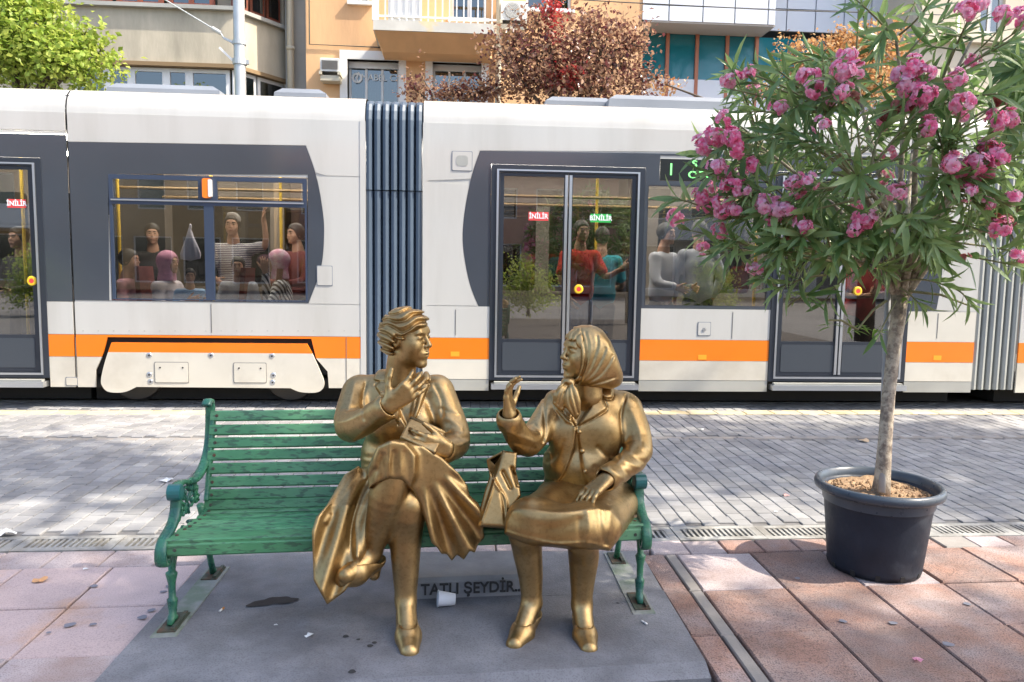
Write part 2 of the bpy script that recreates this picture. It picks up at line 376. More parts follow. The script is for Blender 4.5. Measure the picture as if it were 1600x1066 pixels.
def head(F, c, M, s=1.0, fine=True, neck=True, ears=True):
    c = np.array(c, float); P = lambda x, y, z: c + M @ (np.array((x, y, z)) * s)
    F.ell(P(-.012, 0, .035), np.array((.097, .075, .086)) * s, M, .01)
    F.ell(P(.028, 0, -.02), np.array((.060, .062, .085)) * s, M, .03 * s)
    F.ell(P(.030, 0, -.068), np.array((.052, .053, .046)) * s, M, .03 * s)
    F.cap(P(.074, -.008, -.102), P(.074, .008, -.102), .019 * s, None, .018 * s)
    if neck: F.cap(P(-.02, 0, -.07), P(-.035, 0, -.19), .052 * s, .058 * s, .02 * s)
    if not fine:
        F.cap(P(.085, 0, .015), P(.106, 0, -.028), .009 * s, .014 * s, .012 * s); return
    for q in (-1, 1): F.ell(P(.050, q * .036, -.026), np.array((.034, .028, .034)) * s, M, .025 * s)
    F.cap(P(.074, -.028, .034), P(.074, .028, .034), .014 * s, None, .020 * s)
    for q in (-1, 1):
        F.ell(P(.098, q * .031, .006), np.array((.016, .018, .011)) * s, M, .010 * s, True)
        F.ell(P(.074, q * .031, .005), np.array((.0145, .017, .0125)) * s, M, .002)
        F.chain([P(.080, q * .014, .003), P(.0885, q * .026, .0125), P(.084, q * .041, .011), P(.073, q * .051, .003)], .0028 * s, .003)
        F.chain([P(.082, q * .016, -.001), P(.086, q * .030, -.006), P(.075, q * .047, -.001)], .0024 * s, .003)
        F.chain([P(.0895, q * .011, .026), P(.0895, q * .030, .031), P(.075, q * .050, .025)], .0028 * s, .005)
    F.chain([P(.084, 0, .026), P(.094, 0, .004), P(.108, 0, -.022)], [.0075 * s, .0080 * s, .0115 * s], .008 * s)
    for q in (-1, 1): F.ell(P(.095, q * .0115, -.027), np.array((.0105, .0075, .0075)) * s, M, .005 * s)
    F.ell(P(.079, 0, -.06), np.array((.021, .030, .026)) * s, M, .016 * s)
    F.chain([P(.088, -.021, -.0595), P(.1005, -.007, -.0540), P(.1005, .007, -.0540), P(.088, .021, -.0595)], .0052 * s, .004)
    F.chain([P(.087, -.017, -.067), P(.0985, 0, -.0695), P(.087, .017, -.067)], .0064 * s, .004)
    F.chain([P(.095, -.025, -.0615), P(.1065, 0, -.0612), P(.095, .025, -.0615)], .0018 * s, .003, True)
    F.cap(P(.099, -.010, -.083), P(.099, .010, -.083), .006 * s, None, .008 * s, True)
    if ears:
        for q in (-1, 1):
            F.ell(P(-.008, q * .074, -.004), np.array((.020, .009, .033)) * s, M, .006 * s); F.ell(P(-.004, q * .083, -.002), np.array((.010, .007, .020)) * s, M, .004, True)
def hand(F, w, d, n, t, s=1.0, curl=(0.35, 0.4, 0.3), spread=0.12, thumb=(0.75, 0.75, 0.35), curls=None, k=0.008):
    """w wrist, d long axis, n palm normal (towards which fingers curl), t thumb side"""
    w, d = np.array(w, float), _n(d); t = _n(np.array(t) - np.dot(t, d) * d); n2 = np.cross(d, t); n2 = n2 if np.dot(n2, n) > 0 else -n2; n = n2
    L = [.080, .088, .082, .064]; off = [.030, .010, -.011, -.030]; kn = [.092, .096, .092, .084]
    for i in range(4):
        b = w + (d * kn[i] + t * off[i]) * s; F.cap(w + t * off[i] * .55 * s, b, .019 * s, .0125 * s, .014 * s)
        dd = _n(d + t * off[i] / .03 * spread); p = b; cu = curls[i] if curls else curl
        for j, fr in enumerate((.45, .31, .24)):
            dd = _n(dd * math.cos(cu[j]) + n * math.sin(cu[j])); nn = n - dd * np.dot(n, dd); n_ = _n(nn) if np.linalg.norm(nn) > .05 else n
            q = p + dd * L[i] * fr * s; F.cap(p, q, (.0098 - .0012 * j) * s, (.0090 - .0012 * j) * s, k * (.7 if j else 1)); p = q
            dperp = np.cross(t, dd); n = dperp if np.dot(dperp, n) > 0 else -dperp
        n = n2
    b = w + (d * .022 + t * .022) * s; dd = _n(t * thumb[0] + d * thumb[1] + n * thumb[2]); p = b + dd * .045 * s
    F.cap(b, p, .018 * s, .0125 * s, .012 * s); q = p + _n(dd + d * .35 + n * .1) * .034 * s; F.cap(p, q, .0115 * s, .0105 * s, k * .7); F.cap(q, q + _n(dd + d * .6 + n * .2) * .027 * s, .0105 * s, .0085 * s, k * .7)
# ================================================================== ground
M_road = mat("paver_joint_sand", (.15, .145, .14), .95, var=.25, vscale=9, bump=.4, bscale=120)
M_paver = mat("grey_paver", (.285, .28, .27), .82, var=.15, vscale=2.6, col2=(.20, .20, .205), c2scale=2.2, c2lo=.40, c2hi=.66, rnd=.17, bump=.25, bscale=160, speck=(.2, .2, .21), speck_scale=420, speck_amt=.35)
M_yellow = mat("yellow_paver", (.56, .46, .27), .8, var=.15, vscale=4, col2=(.42, .38, .30), c2scale=6, c2lo=.5, c2hi=.6, rnd=.1, bump=.25, bscale=160)
M_tile = mat("red_exposed_aggregate_tile", (.335, .195, .148), .8, col2=(.36, .285, .265), c2scale=3.0, c2lo=.40, c2hi=.64, var=.22, vscale=4, rnd=.2, speck=(.085, .06, .052), speck_scale=150, speck_amt=.65, bump=.8, bscale=150)
M_tile2 = mat("lilac_grey_tile", (.43, .365, .36), .8, col2=(.34, .25, .22), c2scale=3.0, c2lo=.45, c2hi=.7, var=.12, vscale=5, rnd=.12, speck=(.12, .10, .10), speck_scale=170, speck_amt=.45, bump=.5, bscale=190)
M_tileL = mat("pale_pink_tile", (.52, .405, .385), .82, col2=(.52, .34, .25), c2scale=2.6, c2lo=.54, c2hi=.72, var=.10, vscale=4, rnd=.07, speck=(.22, .17, .16), speck_scale=180, speck_amt=.4, bump=.4, bscale=190)
M_strip = mat("pale_stone_strip", (.25, .23, .21), .8, var=.15, vscale=6, bump=.3, bscale=120, rnd=.08)
M_joint = mat("dark_joint_dirt", (.075, .065, .058), .95, var=.3, vscale=12, bump=.5, bscale=150)
M_conc = mat("concrete_channel", (.31, .305, .285), .85, var=.16, vscale=5, col2=(.20, .19, .17), c2scale=7, bump=.35, bscale=130)
M_void = mat("channel_floor", (.03, .028, .025), .95)  # near-black floor below the grate slots
g = mk("ground", [(-400, -400, -.16), (400, -400, -.16), (400, 600, -.16), (-400, 600, -.16)], [(0, 1, 2, 3)], mat("far_asphalt", (.16, .155, .15), .9, var=.2, vscale=.5)); setp(g, kind="structure")
def yrow(Y, x): return Y + .03 * x
# --- road of small pavers
road = MB().add([(-12, 4.20, -.011), (14, 4.20, -.011), (14, 11.5, -.011), (-12, 11.5, -.011)], [(0, 1, 2, 3)]).out("road", M_road); setp(road, kind="structure")
PW, PL, YA = .100, .108, 4.30
pm = MB().cbox(-PW / 2 + .0022, PW / 2 - .0022, -PL / 2 + .0022, PL / 2 - .0022, -.05, 0, .004)
pv_me = mk("paver", pm.v, pm.f, M_paver).data; bpy.data.objects.remove(bpy.data.objects["paver"])
rest = MB(); yel = MB(); npav = 0; c_i = 0
x = -6.6
while x < 8.2:
    Y = YA + (PL / 2 if c_i % 2 else PL * 1.0) - PL
    while Y < 8.35:
        yc = Y + PL / 2 + .02 * x * .6
        if Y >= YA - PL * .6:
            jz = RND.uniform(-.003, .002); jx = RND.uniform(-.0025, .0025); jr = RND.uniform(-.012, .012)
            band = 6.49 < yc < 6.60
            if 7.60 < yc <= 7.82: pass
            elif band: pass
            else:
                lim = .62 * yc
                if yc < 4.9 and -lim - .25 < x < lim * 1.22 + .3 and npav < 300 and yc - PL / 2 > 4.29 + .012 * x:
                    inst("paver", pv_me, road, loc=(x + jx, yc, jz), rot=(RND.uniform(-.01, .01), RND.uniform(-.015, .015), jr)); npav += 1
                elif yc + PL / 2 > 4.262 + .016 * x + .03 and yc - PL / 2 <= 4.29 + .012 * x:
                    rest.cbox(x + jx - PW / 2 + .0026, x + jx + PW / 2 - .0026, max(yc - PL / 2, 4.244 + .016 * x) + .002, yc + PL / 2 - .0026, -.05, jz, .004)
                elif yc - PL / 2 > 4.27 + .012 * x:
                    w, l = PW / 2 - .0026, PL / 2 - .0026; tl = RND.uniform(-.004, .004)
                    rest.cbox(x + jx - w, x + jx + w, yc - l, yc + l, -.05, jz, .004)
        Y += PL
    x += PW; c_i += 1
ro = rest.out("paver_field", M_paver, road); setp(ro, kind="stuff")
x = -6.6
while x < 8.4:                                     # yellow guide row and the seam row
    inst_w = .30; yy = 7.71 + .012 * x; o = MB().cbox(x + .004, x + inst_w - .004, yy - .095, yy + .095, -.05, RND.uniform(-.003, .002), .006).out("guide_paver", M_yellow, road)
    x += inst_w
x = -6.0
while x < 7.6:
    yy = 6.545 + .012 * x; MB().cbox(x + .004, x + .496, yy - .045, yy + .045, -.05, RND.uniform(-.004, 0), .006).out("kerb_stone", M_strip, road); x += .5
# --- rails in the road under the tram
for k, yr in enumerate((8.33, 9.33)):
    r_ = MB().box(-12, 14, yr - .03, yr + .03, -.05, .004).out("rail", mat("rail_steel%d" % k, (.25, .24, .23), .35, .9), road)
# --- drain channel with slotted grates
drain = MB().box(-5, 6.5, 3.98, 4.34, -.14, -.10).out("drain_channel", M_void); setp(drain, kind="structure")
def yd(x): return 4.02 + .016 * x
gm = MB(); GL = .50; gy0, gy1 = 0.0, .215
gm.box(0, GL, 0, .045, -.05, 0).box(0, GL, .17, .215, -.05, 0)
xs = .02
gm.box(0.001, .045, .045, .17, -.05, 0); gm.box(GL - .045, GL - .001, .045, .17, -.05, 0)
ns = 13; pit = (GL - .09) / ns
for i in range(ns): gm.box(.045 + i * pit + pit * .55, .045 + (i + 1) * pit, .045, .17, -.05, -.002)
gr0 = gm.out("grate", M_conc, drain); gme = gr0.data
xg = -4.3; first = True
while xg < 5.6:
    if first: o = gr0; first = False
    else: o = inst("grate", gme, drain)
    o.location = (xg, yd(xg), RND.uniform(-.006, -.001)); o.rotation_euler = (0, 0, math.atan(.016) + RND.uniform(-.004, .004)); xg += GL + .004
# --- sidewalk of large tiles
side = MB().add([(-7, -6, -.035), (8, -6, -.035), (8, 4.16, -.035), (-7, 3.98, -.035)], [(0, 1, 2, 3)]).out("sidewalk", M_joint); setp(side, kind="structure")
# plinth outline (front-left, front-right, back-right, back-left)
PLQ = [(-1.262, 2.50), (.945, 2.632), (.966, 3.832), (-1.237, 3.872)]
def quad_tile(p, m, name="tile", z=None, par=None):
    """one paving tile: quad outline shrunk by half a joint, chamfered rim"""
    z = RND.uniform(-.004, .003) if z is None else z; c = np.mean(p, 0); P = [np.array(q) for q in p]
    def shrink(d):
        r = []
        for q in P:
            e = c - q; r.append(q + np.sign(e) * d)
        return r
    a, b = shrink(.0045), shrink(.0095); zz = [z + RND.uniform(-.002, .002) for _ in range(4)]
    v = [(*q, -.06) for q in a] + [(*q, zz[i] - .006) for i, q in enumerate(a)] + [(*q, zz[i]) for i, q in enumerate(b)]
    f = [(i, (i + 1) % 4, 4 + (i + 1) % 4, 4 + i) for i in range(4)] + [(4 + i, 4 + (i + 1) % 4, 8 + (i + 1) % 4, 8 + i) for i in range(4)] + [(8, 9, 10, 11)]
    return mk(name, v, f, m, par or side)
rowsR = [(3.815, 4.005)] ; 
def tiles_region(x0, x1, step, xoff, mlist, rows, clip):
    xx = x0
    while xx < x1 - .01:
        for (ya, yb) in rows:
            xa, xb = xx, min(xx + step, x1)
            q = [(xa, yrow(ya, xa)), (xb, yrow(ya, xb)), (xb, yrow(yb, xb)), (xa, yrow(yb, xa))]
            quad_tile(q, mlist[RND.randrange(len(mlist))])
        xx += step
# border rows next to the drain (small tiles), whole width
xx = -4.4
while xx < 5.4:
    xb = xx + .205; w0 = .305 if xx < -1.3 else .205
    if xx < -1.3: xb = xx + .265
    q = [(xx, yrow(3.80, xx)), (xb, yrow(3.80, xb)), (xb, yd(xb) - .012), (xx, yd(xx) - .012)]
    if yrow(3.80, xx) > 3.875 or not (-1.25 < xx < .965) :
        quad_tile(q, M_tile2 if (xx < .2 or RND.random() < .3) else (M_tile if RND.random() < .6 else M_strip))
    else: quad_tile([(xx, 3.885), (xb, 3.885), q[2], q[3]], M_tile2)
    xx = xb
RY = [3.80, 3.355, 2.925, 2.50, 2.075, 1.65, 1.2]
def lerp_edge(x_at, Y): return x_at
for r in range(len(RY) - 1):
    ya, yb = RY[r + 1], RY[r]
    # left of the plinth
    e = [-4.158, -3.742, -3.326, -2.91, -2.494, -2.078, -1.665, -1.262]
    for i in range(len(e) - 1):
        a, b = e[i], e[i + 1]; b2 = -1.250 if i == len(e) - 2 else b
        quad_tile([(a, yrow(ya, a)), (b2, yrow(ya, b2)), (b2, yrow(yb, b2)), (a, yrow(yb, a))], (M_tile2 if r in (2,) or r == 3 else M_tileL))
    # right of the plinth: narrow tile, pale strip, then 0.4 m tiles
    e = [.965, 1.092, 1.158, 1.562, 1.958, 2.354, 2.75, 3.146, 3.542, 3.94, 4.34]
    for i in range(len(e) - 1):
        a, b = e[i], e[i + 1]
        m = M_strip if i == 1 else (M_tile2 if RND.random() < .16 else M_tile)
        quad_tile([(a, yrow(ya, a)), (b, yrow(ya, b)), (b, yrow(yb, b)), (a, yrow(yb, a))], m)
    if yb <= 2.6:   # in front of the plinth
        e = [-1.25, -.85, -.45, -.05, .36, .76, .965]
        for i in range(len(e) - 1):
            a, b = e[i], e[i + 1]; quad_tile([(a, yrow(ya, a)), (b, yrow(ya, b)), (b, yrow(yb, b) - .05), (a, yrow(yb, a) - .05)], M_tile)
# --- plinth of two stone slabs with an inscribed block
M_stone = mat("grey_plinth_stone", (.21, .215, .23), .6, col2=(.125, .125, .135), c2scale=1.9, c2lo=.40, c2hi=.66, var=.22, vscale=5, bump=.35, bscale=120, rvar=.12, speck=(.085, .085, .095), speck_scale=150, speck_amt=.45)
M_stone2 = mat("pale_plinth_stone", (.26, .26, .265), .62, col2=(.19, .19, .20), c2scale=2.6, var=.14, vscale=7, bump=.2, bscale=90, rvar=.1)
M_letter = mat("dark_cut_lettering", (.035, .035, .035), .8)
plinth = thing("plinth", "grey stone plinth slab under the green bench and the two bronze figures", "plinth", (-.15, 3.2, 0))
def edge(a, b, t): return (a[0] + (b[0] - a[0]) * t, a[1] + (b[1] - a[1]) * t)
def Ysplit(x): return 3.273 + .066 * x
fl, fr, br, bl = PLQ
def slabq(q, top, bev, name, m):
    c = np.mean(q, 0); v = []; n = 4
    for p in q: v.append((*p, -.05))
    for p in q: v.append((*p, top - bev * .55))
    for p in q:
        e = np.sign(c - np.array(p)) * bev * .3; v.append((p[0] + e[0], p[1] + e[1], top))
    f = [(i, (i + 1) % 4, 4 + (i + 1) % 4, 4 + i) for i in range(4)] + [(4 + i, 4 + (i + 1) % 4, 8 + (i + 1) % 4, 8 + i) for i in range(4)] + [(8, 9, 10, 11)]
    return mk(name, v, f, m, plinth)
sl_ = (-1.2475, Ysplit(-1.2475)); sr_ = (.9555, Ysplit(.9555))
P_T = .022
# front slab with a worn bevel along its front edge
bw = .075
f2l, f2r = (fl[0] + .004, fl[1] + bw), (fr[0] + .002, fr[1] + bw)
mk("front_slab", [(*fl, -.05), (*fr, -.05), (*fl, -.004), (*fr, -.004), (*f2l, P_T), (*f2r, P_T), (sr_[0], sr_[1] - .0015, P_T), (sl_[0], sl_[1] - .0015, P_T), (sr_[0], sr_[1] - .0015, -.05), (sl_[0], sl_[1] - .0015, -.05)],
   [(0, 1, 3, 2), (2, 3, 5, 4), (4, 5, 6, 7), (1, 8, 6, 5, 3), (0, 2, 4, 7, 9), (9, 7, 6, 8)], M_stone, plinth)
slabq([(sl_[0], sl_[1] + .0015), (sr_[0], sr_[1] + .0015), br, bl], P_T - .002, .01, "rear_slab", M_stone)
# inscribed block between the legs
bx0, bx1, by0, by1, bz = -.20, .315, 3.285, 3.76, .108
ib = MB().add([(bx0, by0, P_T - .01), (bx1, by0 + .03, P_T - .01), (bx1, by1, P_T - .01), (bx0, by1, P_T - .01),
               (bx0, by0 + .004, bz - .014), (bx1, by0 + .034, bz - .014), (bx1, by0 + .055, bz), (bx0, by0 + .025, bz), (bx1, by1 - .14, bz), (bx0, by1 - .14, bz)],
              [(0, 1, 5, 4), (4, 5, 6, 7), (7, 6, 8, 9), (9, 8, 2, 3), (1, 2, 8, 6, 5), (0, 4, 7, 9, 3)]).out("inscription_block", M_stone2, plinth)
text_mesh("lettering", "TATLI ŞEYDİR...", .070, M_letter, ib, (-.150, by0 + .0010, P_T + .018), ux=(1, .059, 0), depth=.003, bold=.0012, xs=.93)
# mortar fillets along both bench feet
def stone_patch(pts, name, m, z): return mk(name, [(*p, z) for p in pts], [tuple(range(len(pts)))], m, plinth)
# wet stain, litter
def blob(cx, cy, rx, ry, rot, n, seed):
    r = random.Random(seed); ph = [r.uniform(0, 6.28) for _ in range(4)]
    return [(cx + math.cos(rot) * rx * q * math.cos(a) - math.sin(rot) * ry * q * math.sin(a), cy + math.sin(rot) * rx * q * math.cos(a) + math.cos(rot) * ry * q * math.sin(a))
            for a, q in ((2 * PI * i / n, 1 + .22 * math.sin(2 * 2 * PI * i / n + ph[0]) + .15 * math.sin(3 * 2 * PI * i / n + ph[1]) + .08 * math.sin(7 * 2 * PI * i / n + ph[2])) for i in range(n))]
pz = P_T
pc = atz(427, 940, P_T)
st = blob(pc[0], pc[1], .085, .045, .25, 36, 3); o = mk("wet_stain", [(*p, P_T + .0015) for p in st], [tuple(range(len(st)))], mat("damp_stone", (.050, .044, .042), .75, var=.2, vscale=20, spec=.2))
setp(o, "dark damp stain on the grey plinth between bench leg and statue skirt", "stain")
# ================================================================== tram
YT = 7.9
M_tw = mat("tram_white_paint", (.54, .53, .495), .22, var=.03, vscale=1.2, coat=.6, bump=.015, bscale=3, col2=(.46, .445, .405), c2scale=1.1, c2lo=.46, c2hi=.8, stretch=(2.6, 1, .4))
M_tc = mat("tram_cream_paint", (.62, .585, .50), .28, var=.08, vscale=1.5, coat=.4, col2=(.50, .46, .38), c2scale=1.7, c2lo=.48, c2hi=.75)
M_tn = mat("tram_navy_paint", (.052, .062, .078), .16, var=.06, vscale=1.5, coat=.8)
M_to = mat("tram_orange_paint", (.86, .205, .008), .3, var=.04, vscale=2, coat=.5)
M_tg = mat("tram_grey_skirt", (.36, .36, .33), .45, var=.1, vscale=2)
M_dark = mat("tram_dark_rubber", (.018, .019, .022), .5)
M_frame = mat("door_frame_grey", (.030, .037, .050), .3, .2, coat=.3)
M_alu = mat("brushed_aluminium", (.62, .64, .66), .28, .9)
M_glass = glass_mat("tram_tinted_glass", (.78, .78, .76), .095)
M_glassd = glass_mat("door_tinted_glass", (.70, .70, .69), .15)
M_roofbox = mat("roof_box_grey", (.20, .22, .25), .45, var=.1, vscale=2)
M_und = mat("underframe_black", (.02, .02, .02), .8)
M_int = mat("interior_panel", (.13, .11, .095), .6); M_ceil = mat("ceiling_white", (.75, .72, .66), .5); M_fglass = glass_mat("far_side_glass", (.16, .16, .16), .08); M_intd = mat("interior_dark", (.045, .042, .04), .7); M_floor = mat("interior_floor", (.08, .08, .08), .7)
M_rail = mat("brown_grab_rail", (.30, .20, .10), .4); M_pole = mat("yellow_grab_pole", (.75, .50, .05), .35)
M_seat = mat("seat_fabric_maroon", (.16, .035, .03), .8, var=.2, vscale=30)
M_lamp = mat("orange_lens", (.9, .22, .02), .3); M_lampw = mat("clear_lens", (.75, .72, .68), .3)
M_red = mat("red_sticker", (.75, .06, .06), .5); M_green = mat("green_sticker", (.03, .45, .08), .5); M_white = mat("white_print", (.85, .85, .85), .5); M_ylw = mat("yellow_button", (.85, .55, .03), .4)
tram = thing("tram", "long white tram with navy window bands and an orange stripe", "tram", (.5, YT, 0))
def tx(px, py=420): return float(at(px, py, YT)[0])
def tz(py, px=700): return float(at(px, py, YT)[2])
def wx(*p): return [xz(a, b, YT) for a, b in p]
Z0, ZSK, ZO0, ZO1, ZLP, ZWT, ZBT, ZTOP = .19, .31, .575, .815, 1.165, 2.36, 2.72, 2.80
ZO0 = tz(561, 700); ZO1 = tz(528, 700); ZLP = tz(478, 700); ZBT = tz(232, 600); ZCR = tz(190, 600)
# x positions
xA1 = tx(108, 330); xB0 = xA1 + .014; xB1 = tx(571, 400); xC0 = tx(661, 400); xC1 = tx(1526, 480); xD0 = tx(1590, 560)
def panel(name, loops, off, m, par=tram, th=.02): return MB().slab(loops, YT - off, YT - off + th).out(name, m, par)
def arcpts(p, n=10):      # smooth a px polyline (Catmull) and convert
    P = [np.array(q, float) for q in p]; out = []
    for i in range(len(P) - 1):
        a = P[max(i - 1, 0)]; b = P[i]; c = P[i + 1]; d = P[min(i + 2, len(P) - 1)]
        for t in np.linspace(0, 1, n, endpoint=False):
            out.append(.5 * ((2 * b) + (c - a) * t + (2 * a - 5 * b + 4 * c - d) * t * t + (3 * b - a - 3 * c + d) * t ** 3))
    out.append(P[-1]); return [xz(q[0], q[1], YT) for q in out]
# roof profile (y offset from wall, z) swept along x
RP = [(0, ZCR - .02), (.004, ZCR + .05), (.02, ZCR + .12), (.05, ZCR + .18), (.10, ZCR + .225), (.18, ZCR + .250), (.30, ZCR + .262), (.6, ZCR + .270), (1.3, ZCR + .275)]
def sweep(name, prof, x0, x1, m, par, y0=YT, nseg=1):
    v = []; f = []; n = len(prof)
    xs = np.linspace(x0, x1, nseg + 1)
    for x_ in xs: v += [(x_, y0 + a, b) for a, b in prof]
    for j in range(nseg):
        for i in range(n - 1): f.append((j * n + i, (j + 1) * n + i, (j + 1) * n + i + 1, j * n + i + 1))
    return mk(name, v, f, m, par, True)
W = 2.5     # tram width
def module(x0, x1, holes_white, cut_low):
    """shell that is not seen from the pavement: roof, far side, floor, ends"""
    sweep("roof_cove", RP, x0, x1, M_tw, tram)
    b = MB().box(x0, x1, YT + 1.3, YT + W, ZCR + .20, ZCR + .270).out("roof", M_tw, tram)
    MB().box(x0, x1, YT + .05, YT + W - .05, .30, .34).out("floor_deck", M_floor, tram)
    MB().box(x0, x1, YT + .12, YT + W - .12, ZCR - .14, ZCR - .10).out("ceiling_lining", M_ceil, tram)
    # far side wall with a row of windows
    hs = []; n = max(1, int((x1 - x0) / 1.25)); st = (x1 - x0) / n
    for i in range(n): hs.append(rrect(x0 + i * st + .09, x0 + (i + 1) * st - .09, 1.15, 2.32, .06, 2)[::-1])
    MB().slab([rect(x0, x1, .3, ZCR + .2)] + hs, YT + W - .06, YT + W).out("far_wall", M_int, tram)
    MB().box(x0, x1, YT + W - .035, YT + W - .03, 1.13, 2.34).out("far_window_glass", M_fglass, tram)
    MB().box(x0 + .02, x1 - .02, YT + .35, YT + W - .35, .03, .29).out("underframe", M_und, tram)
module(xB0 - 3.2, xA1 - .0, [], 0); module(xB0, xB1, [], 0); module(xC0, xC1, [], 0); module(xD0, xD0 + 2.5, [], 0)
# ---- module B : window section
win = dict(L=wx((174, 319), (323, 471)), R=wx((338, 321), (477, 472)), l=wx((176, 279), (310, 313)), r=wx((338, 282), (471, 316)))
def wrect(k): (a, b), (c, d) = win[k]; return (a, c, d, b)
holeB = wx((169, 272), (481, 273), (481, 471.5), (171, 469.5))
bandB = wx((108, 222), (478, 228)) + arcpts([(478, 228), (494, 275), (504, 330), (506, 370), (501, 420), (482, 474)])[1:] + wx((115, 469))
bx0_ = xB0 + .004
bandB[0] = (bx0_, bandB[0][1]); bandB[-1] = (bx0_, bandB[-1][1])
panel("window_band", [bandB, holeB], .003, M_tn)
arc = arcpts([(478, 228), (494, 275), (504, 330), (506, 370), (501, 420), (482, 474)])
zb = bandB[-1][1]
MB().slab([rect(bx0_ + .002, xB1 - .002, ZO1 + .01, ZCR - .002), [(p[0], p[1]) for p in holeB][::-1] if False else rect(holeB[0][0] - .01, holeB[2][0] + .01, holeB[2][1] - .01, holeB[0][1] + .01)[::-1]], YT + .002, YT + .02).out('body_shell', M_tw, tram)
# white around the band
g_ = .004
seamz = tz(276, 540)
panel("upper_panel", [[(bx0_, bandB[0][1] + g_)] + [(arc[0][0] + g_, arc[0][1] + g_)] + [(p[0] + g_, p[1]) for p in arc if p[1] > seamz + .01] + [(arc[10][0] + .1, seamz + .005), (xB1, seamz + .005), (xB1, ZCR + .0), (bx0_, ZCR)]], .004, M_tw)
panel("side_panel", [[(p[0] + g_, p[1]) for p in arc if p[1] < seamz - .01] + [(arc[-1][0] + g_, ZLP + .005), (xB1, ZLP + .005), (xB1, seamz - .005), (arc[11][0] + .05, seamz - .005)]][::-1], .004, M_tw)
panel("lower_panel", [rect(bx0_, xB1, ZO1 + .004, ZLP - .002)], .004, M_tw)
# orange stripe and skirt with the bogie cut-out
bog_o = wx((172, 531), (482, 533), (494, 560), (510, 600), (510, 620), (154, 620), (156, 596), (163, 560))
def clipz(poly, z, keep_above):
    out = []
    for i in range(len(poly)):
        a, b = poly[i], poly[(i + 1) % len(poly)]; ia = (a[1] > z) == keep_above; ib_ = (b[1] > z) == keep_above
        if ia: out.append(a)
        if ia != ib_:
            t = (z - a[1]) / (b[1] - a[1]); out.append((a[0] + (b[0] - a[0]) * t, z))
    return out
bl_, br_ = wx((160, 570), (502, 580))
zbt = tz(530, 330)
panel("orange_stripe", [[(bx0_, ZO0), (bl_[0] - .0, ZO0), (wx((173, 531))[0][0] - .03, zbt + .012), (wx((482, 531))[0][0] + .03, zbt + .012), (br_[0] - .05, ZO0), (xB1, ZO0), (xB1, ZO1), (bx0_, ZO1)]], .005, M_to)
panel("skirt_panel", [[(bx0_, Z0 + .02), (wx((150, 600))[0][0], Z0 + .02), (wx((150, 585))[0][0], .38), (bl_[0], ZO0 - .003), (bx0_, ZO0 - .003)]], .004, M_tc)
panel("skirt_panel", [[(wx((514, 600))[0][0], Z0 + .02), (xB1, Z0 + .02), (xB1, ZO0 - .003), (br_[0] - .05, ZO0 - .003), (wx((512, 585))[0][0], .38)]], .004, M_tc)
MB().box(wx((150, 600))[0][0] - .05, wx((514, 600))[0][0] + .05, YT + .05, YT + .09, .2, ZO1 - .01).out("bogie_recess", M_und, tram)
cov = wx((176, 535), (480, 537)) + arcpts([(480, 537), (490, 556), (504, 588), (507, 600), (503, 609), (492, 613), (470, 612), (455, 606)], 5)[1:] + arcpts([(215, 604), (200, 611), (185, 613), (170, 611), (162, 603), (160, 592), (166, 565), (176, 535)], 5)[:-1]
zcs = tz(551, 330)
bogie = MB().slab([clipz(cov, zcs, False)[::-1]], YT - .030, YT + .01).out("bogie_cover", M_tc, tram)
MB().slab([clipz(cov, zcs, True)[::-1]], YT - .030, YT + .01).out("orange_stripe", M_to, bogie)
for p in ((235, 555), (331, 555), (426, 556), (235, 585), (237, 596), (428, 586), (427, 597)):
    q = at(*p, YT); MB().lathe((q[0], YT - .030, q[2]), [(.001, .005), (.016, .005), (.026, .003), (.028, 0)], 12, axis='y').out("bolt", M_alu, bogie); MB().lathe((q[0], YT - .0352, q[2]), [(.0005, .0012), (.009, .0012), (.009, -.002)], 10, axis='y').out("bolt_hole", M_und, bogie)
for a, b in (((244, 566), (296, 597)), ((367, 567), (417, 597))):
    (ax, az), (cx_, cz) = wx(a, b); MB().slab([rrect(ax, cx_, cz, az, .012)], YT - .036, YT - .028).out("access_hatch", M_tc, bogie)
    MB().slab([rrect(ax - .008, cx_ + .008, cz - .008, az + .008, .014)], YT - .0325, YT - .0285).out("hatch_gap", mat("hatch_shadow_gap%d" % int(ax * 100), (.25, .24, .22), .7), bogie)
    for sx in (ax + .05, cx_ - .05): MB().lathe((sx, YT - .036, az - .05), [(.001, .004), (.008, .004), (.009, 0)], 8, axis='y').out("hatch_screw", M_und, bogie)
def hatch(a, b, m=M_tw):
    (ax, az), (cx_, cz) = wx(a, b); MB().slab([rrect(ax - .007, cx_ + .007, cz - .007, az + .007, .01)], YT - .0062, YT - .003).out("hatch_gap", M_roofbox, tram)
    return MB().slab([rrect(ax, cx_, cz, az, .012)], YT - .010, YT - .005).out("access_hatch", m, tram)
hatch((496, 416), (519, 446)); hatch((707, 237), (737, 267)); h_ = hatch((1091, 504), (1109, 524)); hatch((104, 590), (121, 602), M_tc)
q = at(707 + 15, 252, YT); MB().slab([rrect(q[0] - .06, q[0] + .06, q[2] - .05, q[2] + .055, .03)], YT - .012, YT - .009).out("vent_plate", M_tg, tram)
q = at(1100, 515, YT); MB().lathe((q[0], YT - .010, q[2]), [(.001, .006), (.018, .006), (.02, 0)], 12, axis='y').out("hatch_lock", M_alu, h_)
